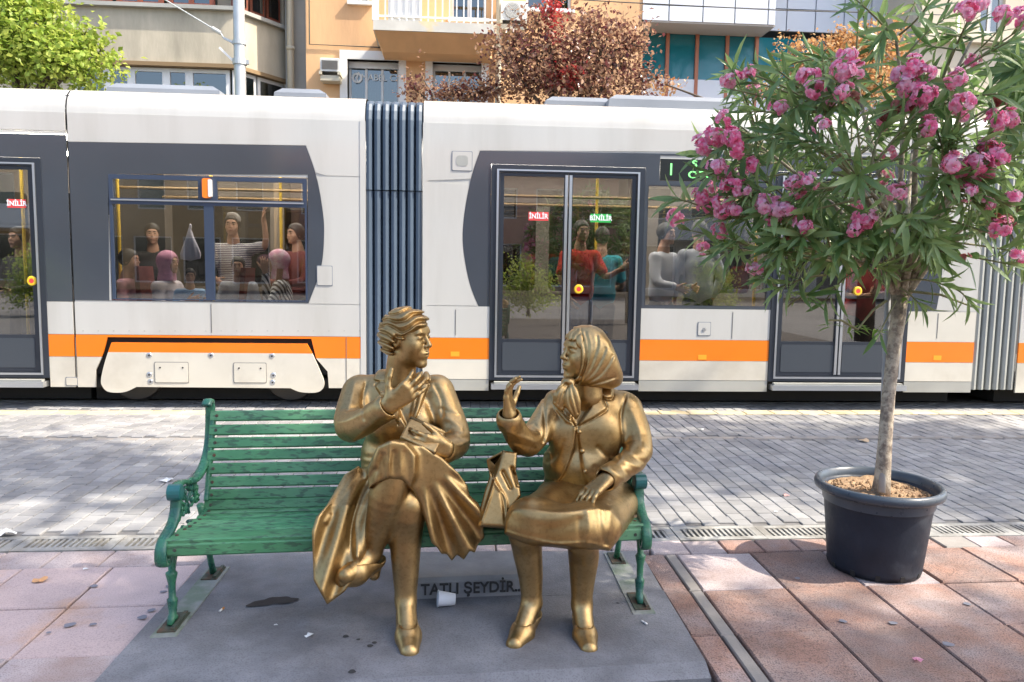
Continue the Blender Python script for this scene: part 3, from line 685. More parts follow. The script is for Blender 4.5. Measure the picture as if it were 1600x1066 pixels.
# window frame of module B
def window(loops, x0, x1, z0, z1, name="window", gm=M_glass, fr=.035):
    w = MB().slab([rect(x0, x1, z0, z1), rrect(x0 + fr, x1 - fr, z0 + fr, z1 - fr, .02, 3)[::-1]], YT - .008, YT + .03).out(name, M_frame, tram)
    MB().box(x0 + fr * .8, x1 - fr * .8, YT + .008, YT + .014, z0 + fr * .8, z1 - fr * .8).out("pane", gm, w); return w
(hx0, hz1), _, (hx1, hz0), _ = holeB
zt = tz(317, 330); xm0, xm1 = tx(312, 390), tx(338, 390)
wB = MB().slab([rect(hx0, hx1, hz0, hz1), rect(hx0 + .04, xm0, zt + .03, hz1 - .045)[::-1], rect(xm1 + .02, hx1 - .04, zt + .03, hz1 - .045)[::-1], rect(hx0 + .03, xm0 + .05, hz0 + .01, zt - .03)[::-1], rect(xm1 - .02, hx1 - .02, hz0 + .01, zt - .03)[::-1]], YT - .004, YT + .03).out("window", mat("window_frame_blue_grey", (.035, .052, .09), .3, coat=.4), tram)
MB().box(hx0 + .01, xm0 + .06, YT + .010, YT + .015, hz0, zt).out("pane", M_glass, wB); MB().box(xm0 + .065, hx1 - .01, YT + .010, YT + .015, hz0, zt).out("pane", M_glass, wB)
MB().box(hx0 + .01, xm0 + .06, YT + .012, YT + .017, zt + .002, hz1).out("hopper_pane", M_glass, wB); MB().box(xm0 + .065, hx1 - .01, YT + .012, YT + .017, zt + .002, hz1).out("hopper_pane", M_glass, wB)
MB().box(hx0 + .02, hx1 - .03, YT - .016, YT - .002, zt + .004, zt + .018).out("hopper_rail", M_alu, wB)
q0, q1 = at(317, 279, YT), at(331, 310, YT); il = MB().slab([rrect(q0[0], q1[0], q1[2], q0[2], .02)], YT - .035, YT).out("indicator_lamp", M_lamp, tram); MB().slab([rrect(q0[0] + .058, q1[0] + .008, q1[2] + .01, q0[2] - .01, .01)], YT - .038, YT).out("lens", M_lampw, il)
# ---- module A : end of a door section at the left edge
za0 = ZLP
dA = wx((0, 247), (69, 590)); dAx1 = dA[1][0] + .06
panel("window_band", [[(xA1 - 3.0, bandB[0][1] - .02), (xA1 - 3.0, ZBT + .05), (xA1 - .004, ZBT + .05), (xA1 - .004, ZLP), (dAx1, ZLP), (dAx1, tz(246, 30)), (xA1 - 2.9, tz(246, 30))][::-1]], .003, M_tn)
panel("upper_panel", [rect(xA1 - 3.0, xA1 - .004, ZBT + .055, tz(204, 50) - .004)], .004, M_tw); panel("upper_panel", [rect(xA1 - 3.0, xA1 - .004, tz(204, 50) + .004, ZCR)], .004, M_tw)
panel("lower_panel", [rect(dAx1, xA1 - .004, ZO1 + .004, ZLP - .004)], .004, M_tw); panel("orange_stripe", [rect(dAx1, xA1 - .004, ZO0, ZO1)], .005, M_to); panel("skirt_panel", [rect(dAx1, xA1 - .004, Z0 + .02, ZO0 - .003)], .004, M_tc)
def door(x0, x1, z0, z1, leaves, name="door"):
    """frame with leaves: each leaf = glass above, grey panel below"""
    d = MB().slab([rect(x0, x1, z0, z1), rect(x0 + .085, x1 - .085, z0 + .06, z1 - .075)[::-1]], YT - .012, YT + .06).out(name, M_frame, tram)
    MB().slab([rect(x0 + .055, x1 - .055, z0 + .03, z1 - .045), rect(x0 + .075, x1 - .075, z0 + .05, z1 - .06)[::-1]], YT - .022, YT - .011).out("trim", M_alu, d)
    n = leaves; w = (x1 - x0 - .17) / n; zp = tz(529, 700)
    for i in range(n):
        a, b = x0 + .085 + i * w, x0 + .085 + (i + 1) * w
        lf = MB().slab([rect(a + .003, b - .003, z0 + .062, z1 - .077), rect(a + .045, b - .045, zp, z1 - .11)[::-1]], YT + .004, YT + .04).out("door_leaf", M_frame, d)
        MB().box(a + .03, b - .03, YT + .016, YT + .021, zp - .01, z1 - .1).out("pane", M_glassd, lf)
        for sx in ((b - .022,) if i == 0 else (a + .022,)): MB().box(sx - .014, sx + .014, YT - .012, YT + .003, z0 + .075, z1 - .09).out("edge_trim", M_alu, lf)
        MB().slab([rrect(a + .05, b - .05, z0 + .10, zp - .035, .02)], YT + .000, YT + .01).out("kick_panel", mat("kick_panel_grey%d%d" % (i, int(x0 * 10)), (.062, .072, .086), .35, .2), lf)
    MB().box(x0 + .02, x1 - .02, YT - .10, YT + .02, z0 - .085, z0 - .03).out("step", M_alu, d); MB().box(x0 + .05, x1 - .05, YT - .07, YT - .01, z0 - .031, z0 - .012).out("step_tread", M_tg, d)
    return d
zd0, zd1 = tz(594, 850), tz(259, 850)
dC = door(tx(766, 430), tx(1003, 430), zd0, zd1, 2)
dR = door(tx(1207, 430), tx(1423, 430), zd0, zd1, 2)
dL = door(dAx1 - 1.45, dAx1, zd0, tz(247, 40), 2)
def button(px, py):
    q = at(px, py, YT); b = MB().lathe((q[0], YT + .004, q[2]), [(.046, -.012), (.048, .008), (.040, .016), (.024, .016)], 18, axis='y').out("door_button", M_ylw, tram)
    MB().lathe((q[0], YT + .003, q[2]), [(.001, .014), (.024, .014), (.026, 0)], 14, axis='y').out("button_face", M_red, b)
button(50, 439); button(904, 452); button(1340, 455)
def sticker(px0, py0, px1, py1, m, txt):
    (a, b), (c, d) = wx((px0, py0), (px1, py1)); s_ = MB().box(a, c, YT + .010, YT + .013, d, b).out("sticker", m, tram)
    text_mesh("lettering", txt, (b - d) * .78, M_white, s_, ((a + c) / 2, YT + .0085, d + (b - d) * .25), depth=.0006, align='CENTER', bold=.002, xs=.92)
sticker(10, 311, 40, 325, M_red, "İNİLİR"); sticker(826, 331, 857, 345, M_red, "İNİLİR"); sticker(923, 334, 955, 348, M_green, "BİNİLİR")
# ---- module C panels
arcC = arcpts([(750, 236), (737, 275), (727, 325), (723, 368), (726, 405), (735, 447), (748, 480)])
zC1 = arcC[0][1]; xdl = tx(766, 430)
dispz0, dispz1 = tz(284, 1100), tz(245, 1100); xdi0, xdi1 = tx(1031, 265), tx(1160, 265)
xw0, xw1, wz0, wz1 = tx(1006, 390), tx(1205, 390), tz(483, 1100), tz(291, 1100)
xdr0, xdr1 = tx(1003, 430), tx(1207, 430); xRr = tx(1423, 430)
panel("window_band", [arcC + [(xdl - .003, arcC[-1][1]), (xdl - .003, zd1 + .003), (xdr0 + .003, zd1 + .003), (xdr0 + .003, wz0), (xdr1 - .003, wz0), (xdr1 - .003, zd1 + .003), (xRr + .003, zd1 + .003), (xRr + .003, ZLP)] +
      arcpts([(1462, 486), (1470, 440), (1473, 390), (1470, 340), (1460, 290), (1446, 246)]), rect(xw0 + .02, xw1 - .01, wz0 + .03, wz1)[::-1], rect(xdi0, xdi1, dispz0, dispz1)[::-1]], .003, M_tn)
seamC = tz(284, 700)
MB().box(xdl - .01, xRr + .01, YT + .002, YT + .02, zC1 - .03, ZCR - .002).out('body_shell', M_tw, tram)
MB().box(xC0 + .002, xdl - .004, YT + .002, YT + .02, ZO1 + .01, ZCR - .002).out('body_shell', M_tw, tram); MB().box(xRr + .004, xC1 - .002, YT + .002, YT + .02, ZO1 + .01, ZCR - .002).out('body_shell', M_tw, tram)
panel("upper_panel", [[(xC0, seamC + .004)] + [(p[0] - g_, p[1]) for p in arcC[::-1] if p[1] > seamC + .01] + [(arcC[0][0] - g_, zC1 + g_), (xC1, tz(240, 1440) + .02), (xC1, ZCR), (xC0, ZCR)]], .004, M_tw)
panel("side_panel", [[(xC0, ZLP + .004), (arcC[-1][0] - g_, ZLP + .004)] + [(p[0] - g_, p[1]) for p in arcC[::-1] if p[1] < seamC - .01] + [(xC0, seamC - .004)]], .004, M_tw)
for a, b in ((xC0, xdl - .003), (xdr0 + .003, xdr1 - .003), (xRr + .003, xC1)):
    panel("lower_panel", [rect(a, b, ZO1 + .003, ZLP - .003)], .004, M_tw if a < 3 else M_tc); panel("orange_stripe", [rect(a, b, ZO0, ZO1)], .005, M_to); panel("skirt_panel", [rect(a, b, ZSK, ZO0 - .003)], .004, M_tc); panel("sill_panel", [rect(a, b, Z0, ZSK - .004)], .002, M_tg)
ra = arcpts([(1462, 486), (1470, 440), (1473, 390), (1470, 340), (1460, 290), (1446, 246)])
panel("side_panel", [[(ra[0][0] + g_, ZLP + .004), (xC1, ZLP + .004), (xC1, ra[-1][1])] + [(p[0] + g_, p[1]) for p in ra[::-1]]], .004, M_tw)
for a, b in ((wx((811, 552))[0][0], 0),): pass
for px_, py_ in ((711, 554), (1097, 559), (1464, 560)):
    q = at(px_, py_, YT); MB().slab([rect(q[0] - .045, q[0] + .045, q[2] - .02, q[2] + .03)], YT - .0075, YT - .004).out("reflector", mat("amber_reflector%d" % px_, (.95, .38, .03), .3), tram)
wC = MB().slab([rect(xw0, xw1, wz0, wz1 + .01), rect(xw0 + .03, xw1 - .03, wz0 + .035, wz1 - .01)[::-1]], YT - .002, YT + .03).out("window", M_frame, tram); MB().box(xw0 + .01, xw1 - .01, YT + .010, YT + .016, wz0 + .01, wz1).out("pane", M_glass, wC)
# destination display
M_disp = mat("display_black", (.012, .015, .014), .25); M_led = mat("green_led", (.1, .5, .12), .5, emit=(.25, .85, .25), estr=.55)
dp = MB().box(xdi0 + .004, xdi1 - .004, YT + .004, YT + .03, dispz0 + .004, dispz1 - .004).out("destination_display", M_disp, tram)
text_mesh("lettering", "1", .17, M_led, dp, (tx(1043, 265), YT + .0025, dispz0 + .06), depth=.001, xs=.9, bold=.002)
text_mesh("lettering", "S", .10, M_led, dp, (tx(1081, 258), YT + .0025, dispz0 + .145), depth=.001, xs=1.3, bold=.002); text_mesh("lettering", "OTO", .10, M_led, dp, (tx(1075, 272), YT + .0025, dispz0 + .035), depth=.001, xs=1.25, bold=.002)
# ---- bellows: each fold is a part
def bellows(x0, x1, n, m, zsplit):
    w = (x1 - x0) / n; b0 = thing("x", "x", "x"); bpy.data.objects.remove(b0)
    core = MB().box(x0 - .02, x1 + .02, YT + .10, YT + W - .1, .25, ZCR + .17).out("bellows", M_dark, tram)
    for zA, zB, dy in ((.22, zsplit - .004, .0), (zsplit + .004, ZCR + .02, -.012)):
        for i in range(n):
            a = x0 + i * w; pr = [(a + w * .02, .06), (a + w * .12, .012), (a + w * .45, .0), (a + w * .78, .012), (a + w * .98, .06)]
            v = []; zs = [zA, zB] if dy == 0 else [zA, zB, zB + .09, zB + .16, zB + .20, zB + .22]; ys = [0] * 2 if dy == 0 else [0, 0, .02, .06, .13, .24]
            for z_, yo in zip(zs, ys): v += [(p[0], YT + dy + p[1] + yo, z_) for p in pr]
            k = len(pr); f = [(j * k + q, j * k + q + 1, (j + 1) * k + q + 1, (j + 1) * k + q) for j in range(len(zs) - 1) for q in range(k - 1)]
            mk("fold", v, f, m, core)
M_bel = mat("blue_grey_bellows", (.065, .095, .135), .45, var=.1, vscale=2); M_bel2 = mat("lit_bellows", (.30, .31, .29), .5, var=.1, vscale=2)  # second bellows colour lightened to show its folds lit
bellows(xB1, xC0, 7, M_bel, tz(298, 615)); bellows(xC1, xD0, 6, M_bel2, tz(298, 1560))
panel("end_trim", [rect(xB1 - .05, xB1 + .005, Z0 + .02, ZCR)], .008, M_tw); panel("end_trim", [rect(xC0 - .005, xC0 + .04, ZO1 + .01, ZCR)], .008, M_tw)
# module D
panel("side_panel", [rect(xD0, xD0 + 2.4, ZO1, ZCR)], .004, M_tw); panel("orange_stripe", [rect(xD0, xD0 + 2.4, ZO0, ZO1)], .005, M_to); panel("skirt_panel", [rect(xD0, xD0 + 2.4, Z0, ZO0 - .003)], .004, M_tc)
# gap between A and B
MB().box(xA1 - .01, xB0 + .01, YT + .04, YT + W - .1, .22, ZCR + .17).out("gangway", M_dark, tram)
# wheels, partly seen below the skirt
for px_ in (215, 455):
    q = at(px_, 600, YT + .35); MB().lathe((q[0], YT + .40, .30), [(.06, .1), (.10, .1), (.12, .08), (.27, .08), (.29, .06), (.30, -.03), (.28, -.05), (.05, -.05)], 24, axis='y').out("wheel", mat("wheel_steel%d" % px_, (.10, .095, .09), .5, .8), tram)
# roof boxes
for (a, b, top, bot, yy) in ((163, 345, 128, 142, 8.75), (425, 512, 136, 150, 8.75), (850, 962, 149, 162, 8.75), (950, 1172, 146, 166, 8.55)):
    x0_, z1_ = xz(a, top, yy); x1_, _z = xz(b, top, yy); bt = xz(a, bot, yy)[1]; z1_ = max(z1_, bt + .05) ; c = .05
    MB().add([(x0_, yy, ZCR + .24), (x1_, yy, ZCR + .24), (x1_, yy + 1.2, ZCR + .24), (x0_, yy + 1.2, ZCR + .24), (x0_ + .02, yy + .01, z1_ - c), (x1_ - .02, yy + .01, z1_ - c), (x1_ - .02, yy + 1.19, z1_ - c), (x0_ + .02, yy + 1.19, z1_ - c), (x0_ + c * 2, yy + c, z1_), (x1_ - c * 2, yy + c, z1_), (x1_ - c * 2, yy + 1.15, z1_), (x0_ + c * 2, yy + 1.15, z1_)],
             [(0, 1, 5, 4), (1, 2, 6, 5), (2, 3, 7, 6), (3, 0, 4, 7), (4, 5, 9, 8), (5, 6, 10, 9), (6, 7, 11, 10), (7, 4, 8, 11), (8, 9, 10, 11)]).out("roof_box", M_roofbox, tram)
# ---- interior: poles, seats
for px_, Yp in ((188, 8.5), (333, 8.6), (1180, 8.4), (1345, 8.9), (930, 9.6), (40, 8.8), (440, 9.3)):
    q = at(px_, 420, Yp); MB().tube([(q[0], Yp, .34), (q[0], Yp, ZCR - .12)], .018, 8).out("grab_pole", M_pole, tram)
for zz, yy in ((2.25, 8.55), (2.25, 9.75)):
    MB().tube([(xB0 + .2, yy, zz), (xB1 - .1, yy, zz)], .016, 8).out("grab_rail", M_rail, tram); MB().tube([(xC0 + .2, yy, zz), (xC1 - .1, yy, zz)], .016, 8).out("grab_rail", M_rail, tram)
def seat(x_, y_, face):
    s_ = MB(); s_.cbox(x_ - .22, x_ + .22, y_ - .21, y_ + .21, .70, .80, .02); b = .20 * face
    s_.add([(x_ - b - .02, y_ - .21, .80), (x_ - b + .03, y_ - .21, .80), (x_ - b + .03, y_ + .21, .80), (x_ - b - .02, y_ + .21, .80), (x_ - b * 1.25 - .02, y_ - .19, 1.42), (x_ - b * 1.25 + .03, y_ - .19, 1.42), (x_ - b * 1.25 + .03, y_ + .19, 1.42), (x_ - b * 1.25 - .02, y_ + .19, 1.42)],
           [(3, 2, 1, 0), (4, 5, 6, 7), (0, 1, 5, 4), (1, 2, 6, 5), (2, 3, 7, 6), (3, 0, 4, 7)])
    s_.box(x_ - .05, x_ + .05, y_ - .15, y_ + .15, .34, .70); return s_.out("passenger_seat", M_seat, tram)
for px_, fc in ((195, 1), (262, 1), (350, -1), (405, -1), (455, -1)):
    seat(at(px_, 440, 8.35)[0], 8.35, fc); seat(at(px_, 440, 9.9)[0], 9.9, fc)

# glowing strips added under the ceiling to brighten the passengers
M_fill = mat("passenger_fill", (.9, .88, .8), .5, emit=(1.0, .94, .84), estr=10.0)
for a, b in ((xB0 - 2.6, xA1 - .2), (xB0 + .2, xB1 - .2), (xC0 + .2, xC1 - .2)):
    for yy in (YT + .42, YT + 1.75): MB().box(a, b, yy, yy + .22, ZCR - .17, ZCR - .145).out("fill_strip", M_fill, tram)

# fine panel seams and rivets on the near side
M_seam = mat("panel_seam_dark", (.12, .12, .115), .7)
for px_, p0_, p1_ in ((330, 475, 520), (541, 527, 598), (118, 527, 600), (712, 484, 524), (1145, 488, 529), (1466, 490, 529)):
    a, b = at(px_, p0_, YT), at(px_, p1_, YT); MB().box(a[0] - .003, a[0] + .003, YT - .0068, YT - .003, b[2], a[2]).out("panel_seam", M_seam, tram)
for px_ in range(130, 565, 24):
    q = at(px_, 517, YT); MB().lathe((q[0], YT - .0035, q[2]), [(.0006, .003), (.006, .002), (.007, -.001)], 7, axis='y').out("rivet", M_tg, tram)
# ================================================================== bench
M_bgreen = mat("green_bench_paint", (.070, .240, .108), .45, col2=(.14, .335, .175), c2scale=4, var=.14, vscale=6, bump=.14, bscale=80, rvar=.12, rnd=.10, stretch=(.3, 1, 1), speck=(.03, .05, .04), speck_scale=70, speck_amt=.6)
M_biron = mat("green_cast_iron", (.04, .17, .09), .3, col2=(.02, .10, .08), c2scale=9, var=.2, vscale=12, bump=.35, bscale=50, rvar=.1)
M_rust = mat("rusty_foot_plate", (.055, .07, .05), .7, col2=(.11, .045, .022), c2scale=16, var=.2, vscale=20, bump=.4, bscale=90)
M_grout = mat("mortar_fillet", (.27, .28, .26), .85, col2=(.16, .20, .15), c2scale=7, var=.15, vscale=8, bump=.3, bscale=90)
BO = np.array((-.165, 3.141)); BU = np.array((1.0, .066)); BV = np.array((.009, 1.0))
def B(u, v, z):
    p = BO + BU * u + BV * v; return (p[0], p[1], z)
bench = thing("park_bench", "green slatted park bench with scrolled cast iron ends", "bench", B(0, .25, P_T))
UW = .975
def slat(u0, u1, v, z, w, t, tilt, name="slat"):
    """board from u0 to u1; w = width across, t = thickness, tilt = angle of its width from the v axis"""
    c, s_ = math.cos(tilt), math.sin(tilt); r = .006; prof = []
    for (a, b) in ((-w / 2, -t / 2 + r), (-w / 2 + r, -t / 2), (w / 2 - r, -t / 2), (w / 2, -t / 2 + r), (w / 2, t / 2 - r), (w / 2 - r, t / 2), (-w / 2 + r, t / 2), (-w / 2, t / 2 - r)):
        prof.append((a * c - b * s_, a * s_ + b * c))
    vs = []; N_ = 5; j = [RND.uniform(-.0012, .0012) for _ in range(N_ + 1)]
    for i in range(N_ + 1):
        u = u0 + (u1 - u0) * i / N_; vs += [B(u, v + a, z + b + j[i]) for a, b in prof]
    k = 8; fs = [(i * k + q, i * k + (q + 1) % k, (i + 1) * k + (q + 1) % k, (i + 1) * k + q) for i in range(N_) for q in range(k)]
    fs += [tuple(range(k))[::-1], tuple(N_ * k + q for q in range(k))]
    o = mk(name, vs, [f[::-1] for f in fs], M_bgreen, bench)
    for u in (u0 + .028, u1 - .028):
        n = np.array((-s_, c)); pv = np.array((v, z)) + n * (t / 2)
        if c < .5: pv = np.array((v, z)) + n * (t / 2)
        bm_ = MB(); e1 = Vector(B(u, *pv)); ax = Vector(B(0, *n)) - Vector(B(0, 0, 0)); bm_.tube([e1 - ax.normalized() * .002, e1 + ax.normalized() * .003], [.0085, .0065], 8).out("bolt", M_rust, o)
    return o
# back slats: measured rows in the photo (left end), reclining plane
BK0 = (.385, .440); BK1 = (.500, .835)       # (v,z) of the seat end and the top end of the back
ang = math.atan2(BK1[1] - BK0[1], BK1[0] - BK0[0])
rows_px = [650, 672.5, 692, 711.5, 732, 753, 773, 789]
for py_ in rows_px:
    best = None
    for t in np.linspace(-.1, 1.1, 600):
        v = BK0[0] + (BK1[0] - BK0[0]) * t; z = BK0[1] + (BK1[1] - BK0[1]) * t; p = np.array(B(-.9, v, z)); w_ = ROT.T @ (p - CAM); yy = CY + FPX * w_[1] / w_[2]
        if best is None or abs(yy - py_) < best[0]: best = (abs(yy - py_), v, z)
    slat(-UW + .012, UW - .012, best[1], best[2], .049, .020, ang)
# seat slats: gentle curve
for v, z, w_, tl in ((.340, .372, .035, .02), (.281, .371, .035, .02), (.222, .373, .035, .05), (.163, .378, .035, .09), (.104, .385, .035, .11), (.045, .392, .035, .10), (-.042, .399, .084, .03)):
    slat(-UW + .012, UW - .012, v, z, w_, .024, tl)
slat(-UW + .02, UW - .02, -.083, .368, .050, .020, PI / 2 - .1)
def ribbon(pts, wid, th, u, name, par, smooth=True):
    """flat cast strip following a (v,z) path, wid across u, th thick"""
    P = [np.array(p, float) for p in pts]; n = len(P); vs = []
    for i in range(n):
        t = _n(P[min(i + 1, n - 1)] - P[max(i - 1, 0)]); nn = np.array((-t[1], t[0]))
        for du, k in ((-wid / 2, -th / 2), (-wid * .2, -th * .75), (wid * .2, -th * .75), (wid / 2, -th / 2), (wid / 2, th / 2), (wid * .2, th * .75), (-wid * .2, th * .75), (-wid / 2, th / 2)):
            q = P[i] + nn * k; vs.append(B(u + du, q[0], q[1]))
    fs = [(i * 8 + q, i * 8 + (q + 1) % 8, (i + 1) * 8 + (q + 1) % 8, (i + 1) * 8 + q) for i in range(n - 1) for q in range(8)] + [tuple(range(8))[::-1], tuple((n - 1) * 8 + q for q in range(8))]
    return mk(name, vs, fs, M_biron, par, smooth)
def spline(pts, n=6):
    P = [np.array(p, float) for p in pts]; o = []
    for i in range(len(P) - 1):
        a, b, c, d = P[max(i - 1, 0)], P[i], P[i + 1], P[min(i + 2, len(P) - 1)]
        for t in np.linspace(0, 1, n, endpoint=False): o.append(.5 * ((2 * b) + (c - a) * t + (2 * a - 5 * b + 4 * c - d) * t * t + (3 * b - a - 3 * c + d) * t ** 3))
    o.append(P[-1]); return o
for sgn in (-1, 1):
    u = sgn * UW
    # back strap with rolled top, sweeping down into the arm
    main = spline([(.462, .838), (.486, .856), (.508, .848), (.516, .825), (.514, .78), (.502, .70), (.474, .635), (.425, .585), (.36, .556), (.30, .545), (.25, .548), (.19, .562), (.13, .578), (.085, .577), (.06, .565)], 6)
    fr_ = ribbon(main, .040, .014, u, "end_frame", bench)
    ribbon(spline([(.497, .80), (.46, .67), (.425, .56), (.395, .47), (.375, .42)], 5), .022, .020, u - sgn * .02, "back_post", fr_)
    # arm: scroll knob at the front, falling to the seat scroll
    ax_ = B(u, .055, .553); MB().tube([B(u - .028, .060, .556), B(u - .024, .060, .556), B(u + .024, .060, .556), B(u + .028, .060, .556)], [.026, .034, .034, .026], 16).out("arm_knob", mat("teal_knob%d" % sgn, (.02, .13, .13), .3, coat=.3), fr_)
    front = spline([(.075, .54), (.070, .51), (.060, .475), (.03, .44), (-.02, .418), (-.065, .405), (-.095, .38), (-.105, .345), (-.095, .315), (-.072, .305), (-.055, .322), (-.06, .342)], 5)
    ribbon(front, .042, .013, u, "front_scroll", fr_)
    # openwork panel between arm and seat: leafy scrolls
    ow = MB(); rr = random.Random(11)
    for (cv, cz, r_) in ((.115, .535, .030), (.165, .515, .034), (.12, .475, .030), (.18, .455, .028), (.235, .535, .030), (.245, .475, .034), (.30, .50, .028), (.085, .44, .022), (.30, .455, .024)):
        ph = rr.uniform(0, 6.28); sp = [(cv + r_ * (1 - .75 * t) * math.cos(ph + 7.5 * t), cz + r_ * (1 - .75 * t) * math.sin(ph + 7.5 * t)) for t in np.linspace(0, 1, 14)]
        ow.tube([B(u + rr.uniform(-.004, .004), a, b) for a, b in sp], [.0075] * 10 + [.008, .009, .010, .010], 6)
        ow.lathe(B(u, *sp[-1]), [(.002, -.012), (.010, -.006), (.010, .006), (.002, .012)], 8, axis='x')
    for p in (((.09, .55), (.17, .50), (.21, .42)), ((.30, .54), (.22, .50), (.14, .43)), ((.25, .56), (.28, .49), (.33, .44))): ow.tube([B(u, a, b) for a, b in spline(p, 5)], .007, 6)
    ow.out("openwork_panel", M_biron, fr_, True)
    # seat rail
    ribbon(spline([(.385, .38), (.30, .358), (.2, .360), (.1, .368), (-.06, .372)], 4), .020, .026, u - sgn * .02, "seat_rail", fr_)
    # legs: turned front leg, raked rear leg, braces
    lt = P_T + .012
    fl_ = MB().tube([B(u, .02, .375), B(u, .012, .33), B(u, .004, .25), B(u, .0, .243), B(u, 0, .236), B(u, .0, .20), B(u, .0, .14), B(u, .0, .132), B(u, .0, .124), B(u, .0, .07), B(u, -.008, lt + .025), B(u, -.03, lt)], [.016, .017, .014, .023, .023, .015, .014, .021, .021, .015, .017, .012], 10).out("leg", M_biron, fr_, True)
    MB().tube([B(u, -.008, lt + .02), B(u, .02, lt + .012), B(u, .045, lt)], [.016, .014, .008], 8).out("leg_toe", M_biron, fl_, True)
    MB().tube([B(u, .35, .41), B(u, .39, .33), B(u, .43, .22), B(u, .465, .12), B(u, .50, .04), B(u, .525, lt)], [.016, .015, .014, .014, .016, .012], 10).out("leg", M_biron, fr_, True)
    MB().tube([B(u, .0, .20), B(u, .03, .28), B(u, .08, .35), B(u, .14, .385)], [.010, .011, .011, .010], 8).out("brace", M_biron, fr_, True)
    MB().tube([B(u, .43, .23), B(u, .37, .30), B(u, .28, .36), B(u, .20, .385)], [.010, .011, .011, .010], 8).out("brace", M_biron, fr_, True)
    MB().tube([B(u, .06, .33), B(u, .085, .30), B(u, .115, .315), B(u, .105, .345), B(u, .085, .338)], .007, 6).out("scroll", M_biron, fr_, True)
    # foot plates and the mortar strip that joins them
    for v0, v1 in ((-.075, .095), (.435, .58)):
        fp = MB().cbox(0, 0.001, 0, .001, 0, .001, 0); fp = MB()
        a = [B(u - .035, v0, 0), B(u + .035, v0, 0), B(u + .035, v1, 0), B(u - .035, v1, 0)]
        fp.hexa([(p[0], p[1], P_T - .01) for p in a] + [(p[0], p[1], P_T + .010) for p in a]); fp.out("foot_plate", M_rust, fr_)
        fp = MB(); a = [B(u - .014, v0 + .01, 0), B(u - .002, v0 + .01, 0), B(u - .002, v1 - .01, 0), B(u - .014, v1 - .01, 0)]; a = [B(u + .015, v0 + .008, 0), B(u + .03, v0 + .008, 0), B(u + .03, v1 - .008, 0), B(u + .015, v1 - .008, 0)]
        fp.hexa([(p[0], p[1], P_T + .009) for p in a] + [(p[0], p[1], P_T + .020) for p in a]); fp.out("foot_lug", M_rust, fr_)
    a = [B(u - .05, -.11, 0), B(u + .05, -.11, 0), B(u + .05, .60, 0), B(u - .05, .60, 0)]
    MB().hexa([(p[0], p[1], P_T - .01) for p in a] + [(p[0] * .98 + .02 * B(u, .2, 0)[0], p[1] * .98 + .02 * B(u, .2, 0)[1], P_T + .004) for p in a]).out("mortar_strip", M_grout, plinth)
# ================================================================== bronze figures
def bronze(name, seed=0.0):
    m = mat(name, (.50, .35, .165), .41, 1.0, col2=(.34, .225, .095), c2scale=3.0, c2lo=.36, c2hi=.70, var=.10, vscale=11, bump=.05, bscale=45, rvar=.07, speck=(.17, .10, .04), speck_scale=70, speck_amt=.22)
    return m
M_br = bronze("polished_bronze"); M_br2 = bronze("bronze_cloth"); M_br3 = bronze("bronze_bag")
P = at
figL = thing("bronze_statue", "seated bronze woman with short wavy hair and crossed legs, holding a clutch", "statue", (-.21, 3.2, .4), "bronze women on the bench")
figR = thing("bronze_statue", "seated bronze woman in a headscarf raising one hand", "statue", (.5, 3.2, .4), "bronze women on the bench")
# ---------------------------------------------------------------- left figure
F = Field((-.50, 2.74, .0), (.06, 3.52, 1.36), .0038)
ML = frame(math.radians(62), -.03, .0); HL = P(636, 528, 3.30)
head(F, HL, ML, 1.03)
F.cap(HL + ML @ np.array((-.02, 0, -.08)), P(626, 605, 3.38), .054, .066, .03); F.cap(P(624, 612, 3.38), P(618, 775, 3.38), .10, .12, .03)
for a, b in (((567, 612, 3.38), (680, 608, 3.37)),): F.cap(P(*a), P(*b), .045, .045, .03)
F.chain([P(558, 614, 3.36), P(547, 668, 3.18), P(606, 635, 3.01)], [.045, .04, .030], .02); F.chain([P(690, 614, 3.36), P(714, 684, 3.24), P(699, 702, 3.05)], [.045, .04, .030], .02)
hand(F, P(607, 634, 3.005), (.80, -.05, .62), (-.25, .75, .35), (-.5, -.15, .75), 1.06, curls=[(.45, .5, .4), (.30, .40, .35), (.22, .35, .3), (.15, .3, .25)], spread=.12, thumb=(.85, .55, .25))
hand(F, P(699, 702, 3.03), (-.90, -.32, .28), (-.1, .75, .35), (-.15, -.1, .95), 1.06, curl=(.35, .45, .35), spread=.10, thumb=(.55, .8, .2))
F.chain([P(628, 775, 3.36), P(640, 778, 3.04), P(634, 838, 3.035), P(634, 900, 3.03), P(634, 938, 3.02)], [.09, .076, .066, .052, .041], .03)
F.chain([P(634, 938, 3.02), P(637, 985, 2.93), P(640, 1012, 2.85)], [.041, .040, .034], .02)
F.chain([P(610, 770, 3.36), P(620, 728, 3.02), P(608, 764, 2.975), P(597, 806, 2.985), P(586, 845, 3.01), P(580, 863, 3.02)], [.09, .072, .074, .062, .046, .041], .03)
F.chain([P(580, 863, 3.02), P(562, 884, 2.97), P(540, 899, 2.91)], [.042, .042, .034], .02)
F.mesh("body", M_br, figL)
